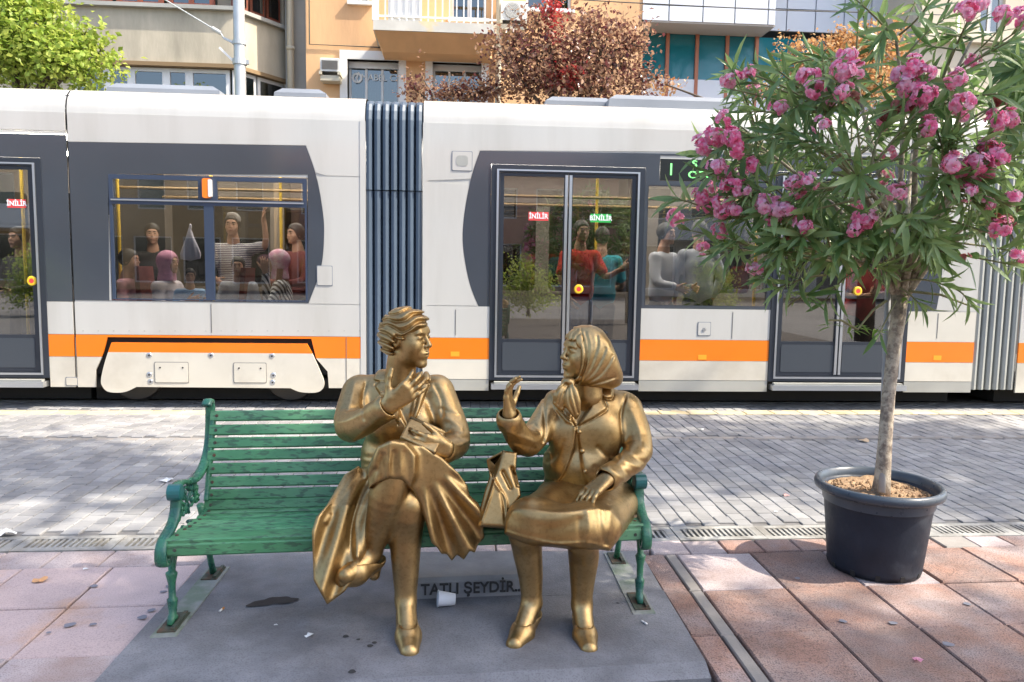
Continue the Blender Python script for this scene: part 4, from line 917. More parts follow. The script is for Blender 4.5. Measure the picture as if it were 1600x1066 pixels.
# hair: trimmed dome with wavy locks
F = Field((-.37, 3.12, 1.02), (-.07, 3.46, 1.36), .003)
hairp = [(667, 510), (673, 501), (669, 489), (654, 479.5), (637, 476.5), (616, 481), (600, 492), (591, 506), (588, 522), (590, 540), (596, 555), (605, 566), (613, 562), (616, 550), (615, 538), (620, 531), (630, 533), (634, 527), (643, 520), (655, 516), (661, 512)]
F.dome(hairp, HL + ML @ np.array((-.016, 0, .018)), (.128, .104, .128), ML, .01, .026)
for pl in ([(671, 503), (655, 503), (641, 513), (628, 519), (616, 512), (604, 507), (594, 512)], [(668, 492), (648, 491), (633, 501), (618, 503), (606, 499), (597, 503)], [(655, 482), (636, 484), (620, 491), (606, 492)], [(617, 530), (606, 522), (592, 517)], [(615, 540), (604, 534), (590, 529)], [(614, 549), (603, 545), (592, 541)], [(611, 558), (602, 555), (596, 551)], [(640, 521), (630, 526), (618, 525)]):
    F.emboss(pl, -.013, closed=False, wid=1.5)
for pl in ([(671, 498), (652, 497), (637, 507), (624, 511), (612, 506), (600, 506)], [(663, 487), (642, 487), (626, 497), (612, 497)], [(616, 525), (604, 517), (594, 514)], [(615, 535), (604, 529), (591, 523)], [(614, 545), (603, 540), (591, 535)], [(612, 554), (602, 551), (594, 547)], [(664, 508), (650, 509), (640, 517), (628, 523)]): F.emboss(pl, .011, closed=False, wid=1.9)
F.mesh("hair", M_br, figL)
# jacket
F = Field((-.60, 2.92, .44), (.06, 3.56, 1.14), .0042)
F.ell(P(622, 642, 3.38), (.172, .125, .165), None, .02); F.ell(P(620, 715, 3.385), (.162, .135, .16), None, .05); F.ell(P(618, 770, 3.38), (.19, .145, .11), None, .05)
F.cap(P(566, 608, 3.385), P(682, 606, 3.37), .062, .058, .05)
F.ell(P(597, 660, 3.29), (.075, .06, .075), None, .05); F.ell(P(652, 660, 3.28), (.075, .06, .075), None, .05)
F.chain([P(558, 614, 3.37), P(548, 666, 3.19), P(596, 642, 3.045)], [.068, .066, .050], .03)
F.chain([P(688, 614, 3.36), P(713, 684, 3.24), P(699, 703, 3.09), P(693, 704, 3.065)], [.064, .062, .052, .053], .03)
F.cap(P(594, 643, 3.05), P(602, 638, 3.028), .054, .055, .006); F.cap(P(601, 638, 3.03), P(618, 628, 2.985), .039, .042, .006, True); F.cap(P(697, 703, 3.07), P(675, 703, 3.0), .038, .044, .006, True)
F.ell(P(626, 582, 3.36), (.066, .075, .06), None, .012, True)
F.emboss([(604, 568), (650, 572), (656, 590), (652, 615), (643, 660), (636, 668), (622, 640), (610, 605)], -.020, 3, 3.0, 3.36)                       # open front
F.emboss([(597, 561), (604, 568), (611, 600), (624, 640), (621, 662), (606, 634), (586, 605), (592, 597), (583, 593), (590, 575)], .015, 2.2, 3.0, 3.42)   # lapel
F.emboss([(664, 570), (660, 590), (650, 640), (640, 668), (652, 650), (667, 612), (671, 600), (663, 597), (672, 594), (670, 575)], .014, 2.2, 3.0, 3.42)
for pl in ([(590, 575), (583, 593), (592, 597), (586, 605), (606, 634), (622, 664)], [(604, 568), (611, 600), (624, 640)], [(670, 575), (672, 594), (663, 597), (671, 600), (667, 612), (652, 650), (640, 668)], [(662, 575), (657, 600), (648, 640)]): F.emboss(pl, -.011, closed=False, wid=1.0, y0=3.0, y1=3.42)
F.emboss([(592, 597), (603, 596)], -.009, closed=False, wid=1.3, y0=3.0, y1=3.4); F.emboss([(663, 597), (656, 597)], -.009, closed=False, wid=1.3, y0=3.0, y1=3.4)
for pl in ([(655, 578), (650, 610), (643, 650)], [(608, 572), (616, 605), (626, 636)]): F.emboss(pl, .012, closed=False, wid=1.8, y0=3.0, y1=3.4)
F.emboss([(572, 600), (566, 625), (569, 655)], -.010, closed=False, wid=2.2, y0=3.0, y1=3.42); F.emboss([(680, 603), (690, 625), (692, 650)], -.010, closed=False, wid=2.2, y0=3.0, y1=3.42)
for pl, a in (([(536, 640), (552, 640), (565, 632)], -.006), ([(531, 660), (548, 655), (566, 645)], .006), ([(690, 640), (702, 645), (715, 650)], -.007), ([(695, 652), (710, 660), (722, 668)], .007), ([(700, 675), (715, 683), (728, 685)], -.007), ([(705, 692), (718, 697), (726, 692)], .006), ([(553, 600), (548, 625), (540, 645)], .005), ([(560, 690), (580, 672), (594, 660)], -.006), ([(548, 692), (575, 668), (590, 655)], .004), ([(557, 705), (575, 715), (600, 712)], -.007), ([(560, 722), (580, 726), (605, 722)], -.006), ([(670, 640), (676, 660), (672, 680)], -.006)):
    F.emboss(pl, a, closed=False, wid=3.2, y0=2.9, y1=3.42)
F.mesh("jacket", M_br2, figL)
# skirt
F = Field((-.62, 2.80, .10), (.15, 3.52, .86), .0042)
F.ell(P(612, 785, 3.36), (.195, .16, .12), None, .02); F.chain([P(605, 752, 3.34), P(619, 726, 3.01)], [.108, .098], .05); F.chain([P(640, 785, 3.34), P(648, 772, 3.08)], [.10, .085], .05)
sn = lambda u: np.sin(u)
def lf(px, py): return 3.075 - .0009 * (py - 760) + .0007 * (px - 540) + .016 * sn((px - 486 + (py - 740) * .30) / 6.5) * np.clip((py - 735) / 60, 0, 1) + .10 * np.clip((790 - py) / 60, 0, 1)
F.sheet([(560, 728), (538, 742), (510, 790), (494, 808), (487, 830), (490, 907), (511, 945), (537, 926), (560, 898), (576, 858), (584, 815), (590, 775), (596, 740)], lf, .030, 2.80, 3.42, .03)
def rf(px, py):
    a = np.arctan2(py - 700, px - 650); return 2.985 + .0004 * (px - 640) + .020 * sn(a * 21.0 + .6) * np.clip((np.hypot(px - 650, py - 700) - 60) / 55, 0, 1.2)
F.sheet([(630, 694), (660, 696), (692, 716), (716, 739), (730, 758), (734, 774), (747, 786), (753, 800), (758, 812), (755, 826), (757, 840), (747, 851), (742, 864), (734, 861), (725, 875), (714, 867), (706, 877), (698, 866), (690, 866), (683, 856), (674, 848), (666, 818), (655, 790), (646, 765), (638, 735)], rf, .030, 2.80, 3.35, .03)
def hf(px, py): return 2.908 + .0075 * sn((px - 572) / 3.2) * np.clip((py - 700) / 30, 0, 1) + .0008 * np.abs(px - 608)
F.sheet([(590, 698), (578, 725), (571, 752), (577, 762), (586, 757), (600, 750), (622, 746), (634, 750), (641, 759), (648, 740), (650, 712), (634, 692), (612, 688)], hf, .020, 2.80, 3.1, .035)
for pl, a in (([(575, 720), (550, 755), (520, 800)], -.010), ([(585, 735), (560, 780), (548, 830), (552, 880)], -.012), ([(560, 740), (535, 775), (510, 815)], .010), ([(575, 765), (556, 815), (558, 870)], .010), ([(600, 712), (590, 730), (582, 752)], -.006), ([(616, 708), (612, 728), (609, 748)], -.006), ([(632, 708), (630, 725), (630, 746)], -.005)):
    F.emboss(pl, a, closed=False, wid=3.5, y0=2.8, y1=3.3)
F.mesh("skirt", M_br2, figL)
# shoes
def shoe(name, heel, ball, toe, side, par, s=1.0, anklev=None, hdir=(0, 0, -1), hl=.045):
    """pump: sole from heel to toe, open top, block heel"""
    heel, ball, toe = map(lambda p: np.array(p, float), (heel, ball, toe)); lo = np.minimum(np.minimum(heel, ball), toe) - .12; hi = np.maximum(np.maximum(heel, ball), toe) + .12
    F = Field(lo, hi, .003); F.chain([heel, ball], [.036 * s, .043 * s], .02); F.chain([ball, toe], [.043 * s, .030 * s], .02)
    hd = np.array(hdir, float); sd = np.array(side, float)
    for q in (-.013, .013): F.cap(ball + sd * q * s + hd * .012, toe + sd * q * .35 * s + hd * .006, .028 * s, .022 * s, .018)
    F.cap(heel + hd * .02, heel + hd * (hl + .012), .024 * s, .021 * s, .008)
    up = -hd; a0 = heel + up * .035 + (ball - heel) * .1; F.cap(a0, ball + up * .052 + (heel - ball) * .02, .044 * s, .030 * s, .006, True)
    F.mesh(name, M_br, par)
shoe("shoe", P(634, 958, 3.05), P(638, 993, 2.905), P(640, 1017, 2.82), (1, 0, 0), figL, 1.12, hl=.02)
shoe("shoe", P(587, 874, 3.03), P(557, 893, 2.958), P(538, 902, 2.92), (.45, .45, .75), figL, 1.16, hdir=(-.10, 0, -.99), hl=.052)
# clutch bag
c0, e1, e2 = P(640, 657, 3.10), P(694, 681, 3.06) - P(640, 657, 3.10), P(624, 686, 3.0) - P(640, 657, 3.10)
nn = _n(np.cross(e2, e1)); nn = nn if nn[1] < 0 else -nn
def obox(c, a, b, n, th, name, m, par):
    v = [c, c + a, c + a + b, c + b]; F2 = MB().hexa([tuple(p + n * th * .5) for p in v] + [tuple(p - n * th * .5) for p in v]); o = F2.out(name, m, par)
    bv = o.modifiers.new("bevel", 'BEVEL'); bv.width = .007; bv.segments = 3; bv.limit_method = 'NONE'; return o
cl = obox(c0, e1, e2, nn, .032, "clutch_bag", M_br3, figL)
MB().tube([tuple(c0 + nn * .010 - e2 * .04), tuple(c0 + e1 + nn * .010 - e2 * .04)], .010, 8).out("clasp_rim", M_br3, cl, True)
MB().tube([tuple(c0 - nn * .012 - e2 * .04), tuple(c0 + e1 - nn * .012 - e2 * .04)], .010, 8).out("clasp_rim", M_br3, cl, True)
MB().lathe(tuple(c0 + e1 * .5 + nn * .004 - e2 * .10), [(.002, -.010), (.010, -.005), (.010, .005), (.002, .010)], 10, axis='x').out("clasp", M_br3, cl, True)
# ---------------------------------------------------------------- right figure
F = Field((.14, 2.74, .0), (.80, 3.52, 1.28), .0038)
MR = frame(math.radians(-70), .05, .0); HR = P(914, 551, 3.30)
head(F, HR, MR, 1.0, ears=False)
F.cap(HR + MR @ np.array((-.02, 0, -.08)), P(918, 625, 3.38), .054, .066, .03); F.cap(P(918, 640, 3.38), P(908, 780, 3.35), .10, .12, .03); F.cap(P(872, 634, 3.38), P(972, 634, 3.37), .045, .045, .03)
F.chain([P(864, 638, 3.37), P(824, 692, 3.2), P(796, 648, 3.045)], [.045, .04, .030], .02); F.chain([P(982, 640, 3.37), P(998, 704, 3.26), P(950, 747, 3.03)], [.045, .04, .030], .02)
hand(F, P(796, 650, 3.045), (-.10, -.05, 1), (.9, -.1, .2), (.25, .9, .1), .98, curls=[(.45, .5, .4), (.35, .45, .4), (.25, .4, .35), (.15, .35, .3)], spread=.12)
hand(F, P(951, 746, 3.035), (-.74, -.42, -.42), (.1, -.25, -1), (-.25, .8, .1), 1.05, curl=(.22, .38, .30), spread=.16)
F.chain([P(880, 790, 3.34), P(823, 820, 2.96), P(823, 852, 2.985), P(829, 900, 3.01), P(831, 942, 3.01)], [.09, .064, .062, .050, .040], .03)
F.chain([P(831, 942, 3.01), P(817, 980, 2.94), P(806, 1002, 2.88)], [.041, .038, .032], .02)
F.chain([P(945, 790, 3.34), P(912, 828, 2.94), P(912, 868, 2.965), P(910, 908, 2.985), P(909, 945, 2.985)], [.09, .064, .062, .050, .040], .03)
F.chain([P(909, 945, 2.985), P(914, 985, 2.91), P(919, 1008, 2.84)], [.041, .038, .032], .02)
F.mesh("body", M_br, figR)
shoe("shoe", P(833, 960, 3.05), P(816, 988, 2.93), P(804, 1006, 2.86), (.9, -.3, 0), figR, 1.06, hl=.03)
shoe("shoe", P(908, 962, 3.03), P(914, 992, 2.90), P(920, 1013, 2.82), (1, 0, 0), figR, 1.06, hl=.02)
F = Field((.36, 3.10, .93), (.62, 3.46, 1.27), .003)
F.dome([(883, 530), (881, 522), (886, 514), (897, 509), (908, 510), (912, 530), (911, 548), (904, 544), (898, 534), (890, 533)], HR + MR @ np.array((-.006, 0, .032)), (.112, .086, .095), MR, .01, .012)
for pl in ([(886, 529), (888, 519), (897, 513)], [(893, 531), (895, 522), (902, 516)], [(899, 534), (901, 526), (907, 521)]): F.emboss(pl, -.007, closed=False, wid=1.3)
F.mesh("hair", M_br, figR)
# headscarf
F = Field((.36, 3.05, .86), (.76, 3.52, 1.30), .0032)
scarfp = [(895, 510), (908, 507), (925, 508), (942, 518), (954, 533), (964, 556), (972, 580), (978, 598), (978, 609), (957, 609), (930, 605), (905, 602), (891, 598), (904, 588), (909, 570), (908, 546), (904, 528)]
F.dome(scarfp, P(926, 560, 3.315), (.170, .125, .170), None, .01, .028)
for pl in ([(903, 598), (913, 578), (918, 556), (919, 536), (915, 520)], [(905, 599), (920, 578), (929, 556), (934, 538), (933, 526)], [(908, 600), (928, 581), (940, 560), (946, 545)], [(912, 601), (935, 588), (950, 570), (957, 556)], [(918, 602), (940, 597), (960, 590)]):
    F.emboss(pl, -.006, closed=False, wid=1.7, y1=3.33); F.emboss([(x_ + 3.6, y_ + 2.6) for x_, y_ in pl], .004, closed=False, wid=1.8, y1=3.33)
F.emboss([(897, 512), (905, 530), (910, 552), (910, 572), (905, 588), (896, 597)], .007, closed=False, wid=1.8, y1=3.4); F.emboss([(902, 512), (911, 530), (915, 552), (914, 572), (908, 588)], -.006, closed=False, wid=1.2, y1=3.33)
F.mesh("headscarf", M_br2, figR)
F = Field((.36, 2.98, .72), (.60, 3.36, 1.02), .003)
F.ell(P(888, 597, 3.22), (.030, .030, .024), None, .01)
F.dome([(886, 592), (872, 604), (864, 618), (863, 630), (872, 640), (880, 644), (883, 636), (884, 615), (890, 600)], P(874, 620, 3.215), (.055, .035, .075), None, .010, .010)
F.dome([(888, 594), (882, 612), (882, 634), (892, 648), (901, 657), (907, 645), (908, 628), (903, 608), (895, 597)], P(895, 628, 3.205), (.055, .038, .085), None, .008, .010)
for pl in ([(885, 600), (876, 615), (872, 632)], [(887, 602), (880, 618), (878, 636)], [(889, 602), (889, 625), (897, 648)], [(892, 601), (897, 622), (903, 645)], [(884, 600), (869, 615), (867, 628)]): F.emboss(pl, -.007, closed=False, wid=1.5)
F.mesh("scarf_knot", M_br2, figR)
# jacket
F = Field((.14, 2.90, .42), (.86, 3.56, 1.06), .0042)
F.ell(P(918, 660, 3.38), (.175, .13, .15), None, .02); F.ell(P(910, 725, 3.365), (.180, .155, .14), None, .05); F.ell(P(912, 772, 3.365), (.215, .165, .085), None, .05)
F.cap(P(872, 628, 3.385), P(970, 630, 3.375), .056, .056, .05); F.ell(P(886, 680, 3.30), (.08, .058, .085), None, .07); F.ell(P(946, 682, 3.30), (.08, .058, .085), None, .07)
F.chain([P(864, 636, 3.37), P(825, 692, 3.2), P(797, 660, 3.06)], [.060, .060, .049], .03); F.cap(P(797, 661, 3.065), P(795.5, 655, 3.05), .052, .053, .006); F.cap(P(796, 656, 3.052), P(795, 640, 3.03), .037, .040, .006, True)
F.chain([P(982, 638, 3.365), P(997, 704, 3.26), P(953, 744, 3.065)], [.062, .064, .050], .03); F.cap(P(956, 742, 3.07), P(950, 746, 3.045), .052, .054, .006); F.cap(P(951, 745.5, 3.045), P(938, 757, 2.99), .038, .042, .006, True)
F.cap(P(905, 622, 3.41), P(945, 620, 3.41), .048, .048, .03); F.ell(P(913, 610, 3.32), (.066, .085, .045), None, .012, True)
F.emboss([(893, 655), (901, 668), (896, 700), (884, 735), (868, 757), (905, 770), (922, 765), (913, 737), (908, 700), (903, 668), (932, 606), (905, 612)], -.016, 2.2, 2.9, 3.36)
F.emboss([(899, 668), (922, 636), (934, 608), (942, 602), (959, 606), (957, 622), (948, 623), (938, 617.5), (949, 638), (928, 653)], .016, 2.0, 2.9, 3.45)
for pl in ([(959, 606), (957, 623), (947, 624), (938, 617.5), (949, 638.5), (928, 654), (899, 669)], [(934, 608), (922, 636), (900, 667)], [(899, 665), (885, 650), (874, 634)]): F.emboss(pl, -.010, closed=False, wid=1.0, y0=2.9, y1=3.45)
F.emboss([(938, 618), (946, 623), (957, 622)], -.007, closed=False, wid=1.2, y0=2.9, y1=3.45)
F.emboss([(899, 664), (890, 652), (880, 640), (872, 628), (868, 612), (862, 612), (868, 640), (885, 660)], .010, 2.0, 2.9, 3.42)
F.emboss([(898, 668), (896, 695), (886, 728), (872, 752), (858, 757)], .010, closed=False, wid=1.8, y0=2.9, y1=3.4); F.emboss([(901, 668), (907, 700), (911, 735), (920, 762)], .010, closed=False, wid=1.8, y0=2.9, y1=3.4)
F.emboss([(851, 610), (850, 640), (852, 675), (848, 690)], -.010, closed=False, wid=2.0, y0=2.9, y1=3.45); F.emboss([(978, 618), (970, 650), (972, 690), (966, 715)], -.010, closed=False, wid=2.0, y0=2.9, y1=3.45)
F.emboss([(846, 712), (858, 708), (860, 728)], .006, closed=False, wid=1.5, y0=2.9, y1=3.4)
for pl, a in (([(800, 690), (815, 695), (835, 700)], -.006), ([(793, 675), (810, 682), (835, 690)], .006), ([(835, 665), (845, 680), (846, 695)], -.008), ([(975, 700), (990, 715), (1008, 722)], -.007), ([(970, 712), (985, 724), (1000, 732)], .007), ([(958, 722), (972, 734), (990, 745)], -.006), ([(950, 730), (963, 740), (978, 752)], .006), ([(985, 640), (998, 670), (1006, 700)], .005), ([(880, 690), (868, 712), (856, 722)], -.006), ([(935, 700), (950, 715), (962, 720)], -.006), ([(930, 730), (942, 742), (948, 748)], -.006), ([(845, 745), (865, 752), (880, 752)], .006), ([(985, 760), (975, 772), (962, 776)], .006)):
    F.emboss(pl, a, closed=False, wid=3.0, y0=2.9, y1=3.45)
btn = [F.hit(904.5, 675), F.hit(909.5, 705), F.hit(914, 737)]
jk = F.mesh("jacket", M_br2, figR)
for b_ in btn: MB().lathe((b_[0], b_[1] - .002, b_[2]), [(.001, .009), (.008, .0075), (.0115, .003), (.0115, -.008)], 12, axis='y').out("button", M_br, jk, True)
# skirt
F = Field((.14, 2.70, .28), (.84, 3.52, .72), .0042)
F.ell(P(910, 785, 3.34), (.215, .17, .11), None, .02)
F.chain([P(880, 788, 3.32), P(828, 812, 2.95)], [.115, .082], .06); F.chain([P(948, 790, 3.32), P(915, 822, 2.93)], [.125, .084], .06); F.cap(P(830, 815, 2.95), P(920, 823, 2.94), .07, .07, .06)
F.chain([P(965, 790, 3.3), P(945, 825, 2.98)], [.09, .065], .05)
def kf(px, py): return 2.880 + .0000016 * (px - 870) ** 2 * 6 + .004 * sn((px - 800) / 17.0) + .0003 * (850 - py)
F.sheet([(802, 800), (794, 815), (790, 833), (805, 838), (825, 843), (847, 849), (870, 852), (890, 853), (915, 850), (937, 849), (951, 858), (957, 838), (965, 820), (950, 800), (900, 800)], kf, .034, 2.72, 3.1, .05)
F.emboss([(810, 797), (825, 806), (845, 812), (872, 813), (897, 805), (920, 797)], .004, closed=False, wid=7.0, y0=2.7, y1=3.2); F.emboss([(800, 812), (830, 822), (870, 824), (905, 815)], -.002, closed=False, wid=6.0, y0=2.7, y1=3.2)
for pl, a in (([(918, 800), (920, 825), (918, 848)], .007), ([(905, 812), (906, 848)], -.006), ([(935, 800), (938, 825), (945, 850)], -.008), ([(955, 795), (952, 830)], .006)): F.emboss(pl, a, closed=False, wid=3.5, y0=2.7, y1=3.2)
for pl in ([(791, 831), (825, 841), (870, 850), (915, 848), (951, 856)],): F.emboss(pl, .004, closed=False, wid=1.6, y0=2.7, y1=3.1)
F.mesh("skirt", M_br2, figR)
# ---------------------------------------------------------------- bronze shopping bag standing on the seat
bagz = .413
def bagpt(px, py, Y): return tuple(at(px, py, Y))
F = Field((.08, 2.90, .38), (.38, 3.32, .82), .003)
F.sheet([(760, 718), (786, 704), (808, 707), (806, 735), (812, 760), (814, 775), (798, 800), (793, 826), (747, 822), (750, 795), (758, 765), (765, 745)], lambda px, py: 3.12 + 0 * px + .0009 * (760 - py), .085, 2.92, 3.30, .01)
F.emboss([(761, 720), (772, 748), (785, 706)], -.030, 3, 2.9, 3.12); F.emboss([(772, 748), (760, 785), (750, 822), (790, 824), (786, 790), (780, 760)], .012, 3, 2.9, 3.12)
F.emboss([(761, 719), (772, 750), (752, 815)], .008, closed=False, wid=1.6, y0=2.9, y1=3.12); F.emboss([(785, 705), (773, 750), (790, 780), (791, 824)], .009, closed=False, wid=1.8, y0=2.9, y1=3.12)
F.emboss([(786, 738), (798, 762)], -.016, closed=False, wid=2.2, y0=2.9, y1=3.2); F.emboss([(800, 732), (808, 758)], -.016, closed=False, wid=2.2, y0=2.9, y1=3.2)
F.sheet([(766, 719), (787, 709), (804, 710), (800, 722), (778, 730)], lambda px, py: 3.16 + 0 * px, .05, 2.9, 3.3, .004, sub=True)
bag = F.mesh("shopping_bag", M_br3); setp(bag, "bronze shopping bag with folded sides standing on the bench between the two figures", "bag")
# ================================================================== potted oleander
M_pot = mat("dark_plastic_pot", (.017, .023, .036), .5, col2=(.06, .07, .085), c2scale=4.5, c2lo=.52, c2hi=.75, var=.2, vscale=6, bump=.12, bscale=40, rvar=.1, spec=.3)
M_soil = mat("dry_brown_soil", (.30, .19, .105), .95, col2=(.17, .10, .055), c2scale=9, var=.3, vscale=25, bump=.9, bscale=55, speck=(.42, .32, .2), speck_scale=90, speck_amt=.5)
M_bark = mat("pale_oleander_bark", (.45, .39, .30), .85, col2=(.22, .18, .14), c2scale=16, var=.22, vscale=30, bump=.6, bscale=70, speck=(.09, .06, .05), speck_scale=45, speck_amt=.5)
M_twig = mat("olive_twig", (.20, .19, .09), .7, var=.25, vscale=9)
M_stake = mat("grey_stake", (.30, .31, .32), .5, var=.12, vscale=8)
M_ol = leaf_mat("oleander_leaf", (.11, .205, .06), (.29, .40, .15), .34, .32); M_olp = leaf_mat("young_oleander_leaf", (.14, .26, .035), (.24, .36, .05), .4, .4)
M_fl = leaf_mat("pink_oleander_petal", (.95, .24, .46), (.97, .64, .76), .50, .5); M_fl2 = leaf_mat("wilted_oleander_petal", (.30, .07, .06), (.50, .20, .16), .3, .6)
PCX, PCY = float(atz(1371, 900, 0)[0]) + .045, 3.635
RZ = float(at(1378, 752, PCY)[2]); PR = .312
pot = thing("plant_pot", "big dark blue plastic plant pot holding the oleander", "plant pot", (PCX, PCY, 0))
pb = MB().lathe((PCX, PCY, 0), [(0.0000, .012), (0.1910, .012), (0.2158, .004), (0.2216, .03), (0.2349, .16), (0.2502, .32), (0.2579, .395), (0.2636, .40), (0.2712, RZ - .035)], 48).out("body", M_pot, pot, True)
MB().lathe((PCX, PCY, 0), [(0.2712, RZ - .045), (0.2884, RZ - .048), (0.2999, RZ - .040), (0.3037, RZ - .022), (0.2989, RZ - .004), (0.2865, RZ + .002), (0.2750, RZ - .004), (0.2674, RZ - .03), (0.2598, RZ - .10)], 48).out("rim", mat("pot_rim_plastic", (0.0478, .062, .08), .32, var=.15, vscale=8, rvar=.08), pot, True)
for k in range(12):
    a = 2 * PI * k / 12 + .1; c_, s_ = math.cos(a), math.sin(a); MB().bar((PCX + c_ * .2165, PCY + s_ * .2165, .006), (PCX + c_ * .2222, PCY + s_ * .2222, .0345), .022, .004, (c_, s_, 0)).out("drain_notch", M_und, pb)
# soil: lumpy disc
v = [(PCX, PCY, RZ - .055)]; f = []; NR, NS = 10, 40; sr = random.Random(5)
for i in range(1, NR + 1):
    for k in range(NS):
        r_ = .264 * i / NR; a = 2 * PI * k / NS; v.append((PCX + r_ * math.cos(a), PCY + r_ * math.sin(a), RZ - .058 + .02 * math.cos(r_ * 9) * math.sin(a * 2 + r_ * 10) * .6 + sr.uniform(-.006, .006) + (.02 if i == NR else 0) * .4))
for k in range(NS): f.append((0, 1 + k, 1 + (k + 1) % NS))
for i in range(NR - 1):
    for k in range(NS): f.append((1 + i * NS + k, 1 + (i + 1) * NS + k, 1 + (i + 1) * NS + (k + 1) % NS, 1 + i * NS + (k + 1) % NS))
soil = mk("soil", v, f, M_soil, pot, True)
cl_ = MB()
for _ in range(260):
    a, r_ = sr.uniform(0, 6.28), .26 * math.sqrt(sr.random()); s_ = sr.uniform(.003, .010); cl_.lathe((PCX + r_ * math.cos(a), PCY + r_ * math.sin(a), RZ - .055), [(s_ * .3, -s_), (s_, 0), (s_ * .5, s_ * .8)], 5, True)
o = cl_.out("soil_clods", M_soil, soil); o["kind"] = "stuff"
ole = thing("oleander_tree", "oleander tree with pink flower clusters growing in the dark pot", "tree", (PCX, PCY, RZ - .05))
TY = PCY - .02
tr_pts = [at(1376, 775, TY), at(1379, 745, TY), at(1383, 690, TY), at(1388, 620, TY), at(1396, 550, TY), at(1403, 500, TY), at(1406, 462, TY)]
trunk = MB().tube(tr_pts, [.047, .038, .033, .031, .031, .034, .040], 14).out("trunk", M_bark, ole, True)
MB().tube([at(1378, 770, TY - .05), at(1380, 690, TY + .035), at(1384, 560, TY + .06), at(1391, 395, TY + .08)], .0165, 8).out("support_stake", M_stake, ole, True)
orng = random.Random(21)
CC = np.array(at(1372, 250, TY)); CR = np.array((.98, .74, .80))
top = np.array(tr_pts[-1])
limbs = MB(); twigs = MB()
LEAF_V = []; 
def leaf_geo(base, d, n, L, w, bend):
    """lance leaf: spine curved by bend towards -n, folded along the midrib"""
    d = Vector(d).normalized(); n = Vector(n); n = (n - d * n.dot(d)).normalized(); s_ = d.cross(n); vs = []
    for t, ww in ((0, .10), (.22, .75), (.5, 1.0), (.78, .68), (1.0, .02)):
        c = Vector(base) + d * (L * t) - n * (bend * L * t * t); up = n * (.18 * w * ww)
        vs += [c - s_ * (w * .5 * ww) + up, c, c + s_ * (w * .5 * ww) + up]
    fs = []
    for i in range(4):
        for j in range(2): fs.append((i * 3 + j, i * 3 + j + 1, i * 3 + j + 4, i * 3 + j + 3))
    return [tuple(p) for p in vs], fs
leaves = []     # (verts, faces, nearness)
def whorl_twig(a, b, n_wh, lsc=1.0, tipclear=0.0):
    a, b = Vector(a), Vector(b); mid = (a + b) / 2 + Vector((orng.uniform(-.03, .03), orng.uniform(-.03, .03), orng.uniform(.0, .05))); pts = []
    for t in np.linspace(0, 1, 7): pts.append(a * (1 - t) ** 2 + mid * 2 * t * (1 - t) + b * t * t)
    twigs.tube(pts, [.0055, .005, .0047, .0043, .004, .0036, .003], 5, False); ax = (pts[-1] - pts[-3]).normalized(); L = (b - a).length; ph = orng.uniform(0, 6.28)
    for w in range(n_wh):
        t = 1 - tipclear - w * min(.085, .5 * L / max(n_wh, 1)) / max(L, .05); t = max(t, .15); q = a * (1 - t) ** 2 + mid * 2 * t * (1 - t) + b * t * t; d0 = ((a * -2 * (1 - t)) + mid * (2 - 4 * t) + b * 2 * t).normalized(); _, s1, u1 = basis(d0); ph += 1.05
        for k in range(3):
            if orng.random() < .06: continue
            an = ph + k * 2.094 + orng.uniform(-.25, .25); rad = s1 * math.cos(an) + u1 * math.sin(an); op = .45 + .16 * w + orng.uniform(-.15, .25)
            dd = (d0 * math.cos(op) + rad * math.sin(op)); dd.z -= .10 + .05 * w; LL = orng.uniform(.10, .175) * lsc * (.72 if w == 0 else 1.0)
            nrm = (d0 * math.sin(op) - rad * math.cos(op)) * -1 + Vector((0, 0, .4)); nrm = d0 - dd * d0.dot(dd) + Vector((0, 0, .25))
            vs, fs = leaf_geo(q + rad * .003, dd, nrm, LL, LL * orng.uniform(.14, .20), orng.uniform(.0, .45)); leaves.append((vs, fs, float(Vector(vs[7])[1])))
def shell(px, py, depth):
    """point of the crown seen at a photo pixel; depth 0 = near face, 1 = far face"""
    d = ray(px, py); o_ = (CAM - CC) / CR; dd = d / CR; A = dd.dot(dd); Bq = o_.dot(dd); Cq = o_.dot(o_) - 1; disc = Bq * Bq - A * Cq
    if disc <= 0: t = -Bq / A
    else: t = (-Bq - math.sqrt(disc)) / A * (1 - depth) + (-Bq + math.sqrt(disc)) / A * depth
    return CAM + d * t
# main limbs
lim_ends = []
for (px, py, dp) in ((1250, 330, .35), (1190, 230, .45), (1290, 180, .3), (1330, 90, .55), (1400, 60, .4), (1470, 130, .3), (1520, 60, .6), (1560, 200, .35), (1590, 330, .45), (1480, 300, .12), (1350, 290, .08), (1300, 400, .25), (1230, 400, .5), (1430, 200, .75), (1330, 250, .85), (1520, 330, .8), (1640, 120, .5), (1660, 260, .5)):
    e = shell(px, py, dp); m1 = top + (e - top) * .33 + np.array((0, 0, .09)); m2 = top + (e - top) * .7 + np.array((orng.uniform(-.04, .04), orng.uniform(-.04, .04), .05))
    pts = cat([tr_pts[-1] + np.array((orng.uniform(-.015, .015), orng.uniform(-.015, .015), -.02)), m1, m2, e], 4); r0 = orng.uniform(.013, .021)
    MB().tube([tuple(p) for p in pts], list(np.linspace(r0, .006, len(pts))), 7, False).out('limb', M_bark, ole, True); lim_ends.append([np.array(p) for p in pts])
allp = np.array([p for l in lim_ends for p in l[3:]])
def attach(e):
    d = np.linalg.norm(allp - e, axis=1) + 2.0 * np.maximum(0, allp[:, 2] - e[2] - .05); return allp[int(np.argmin(d))]
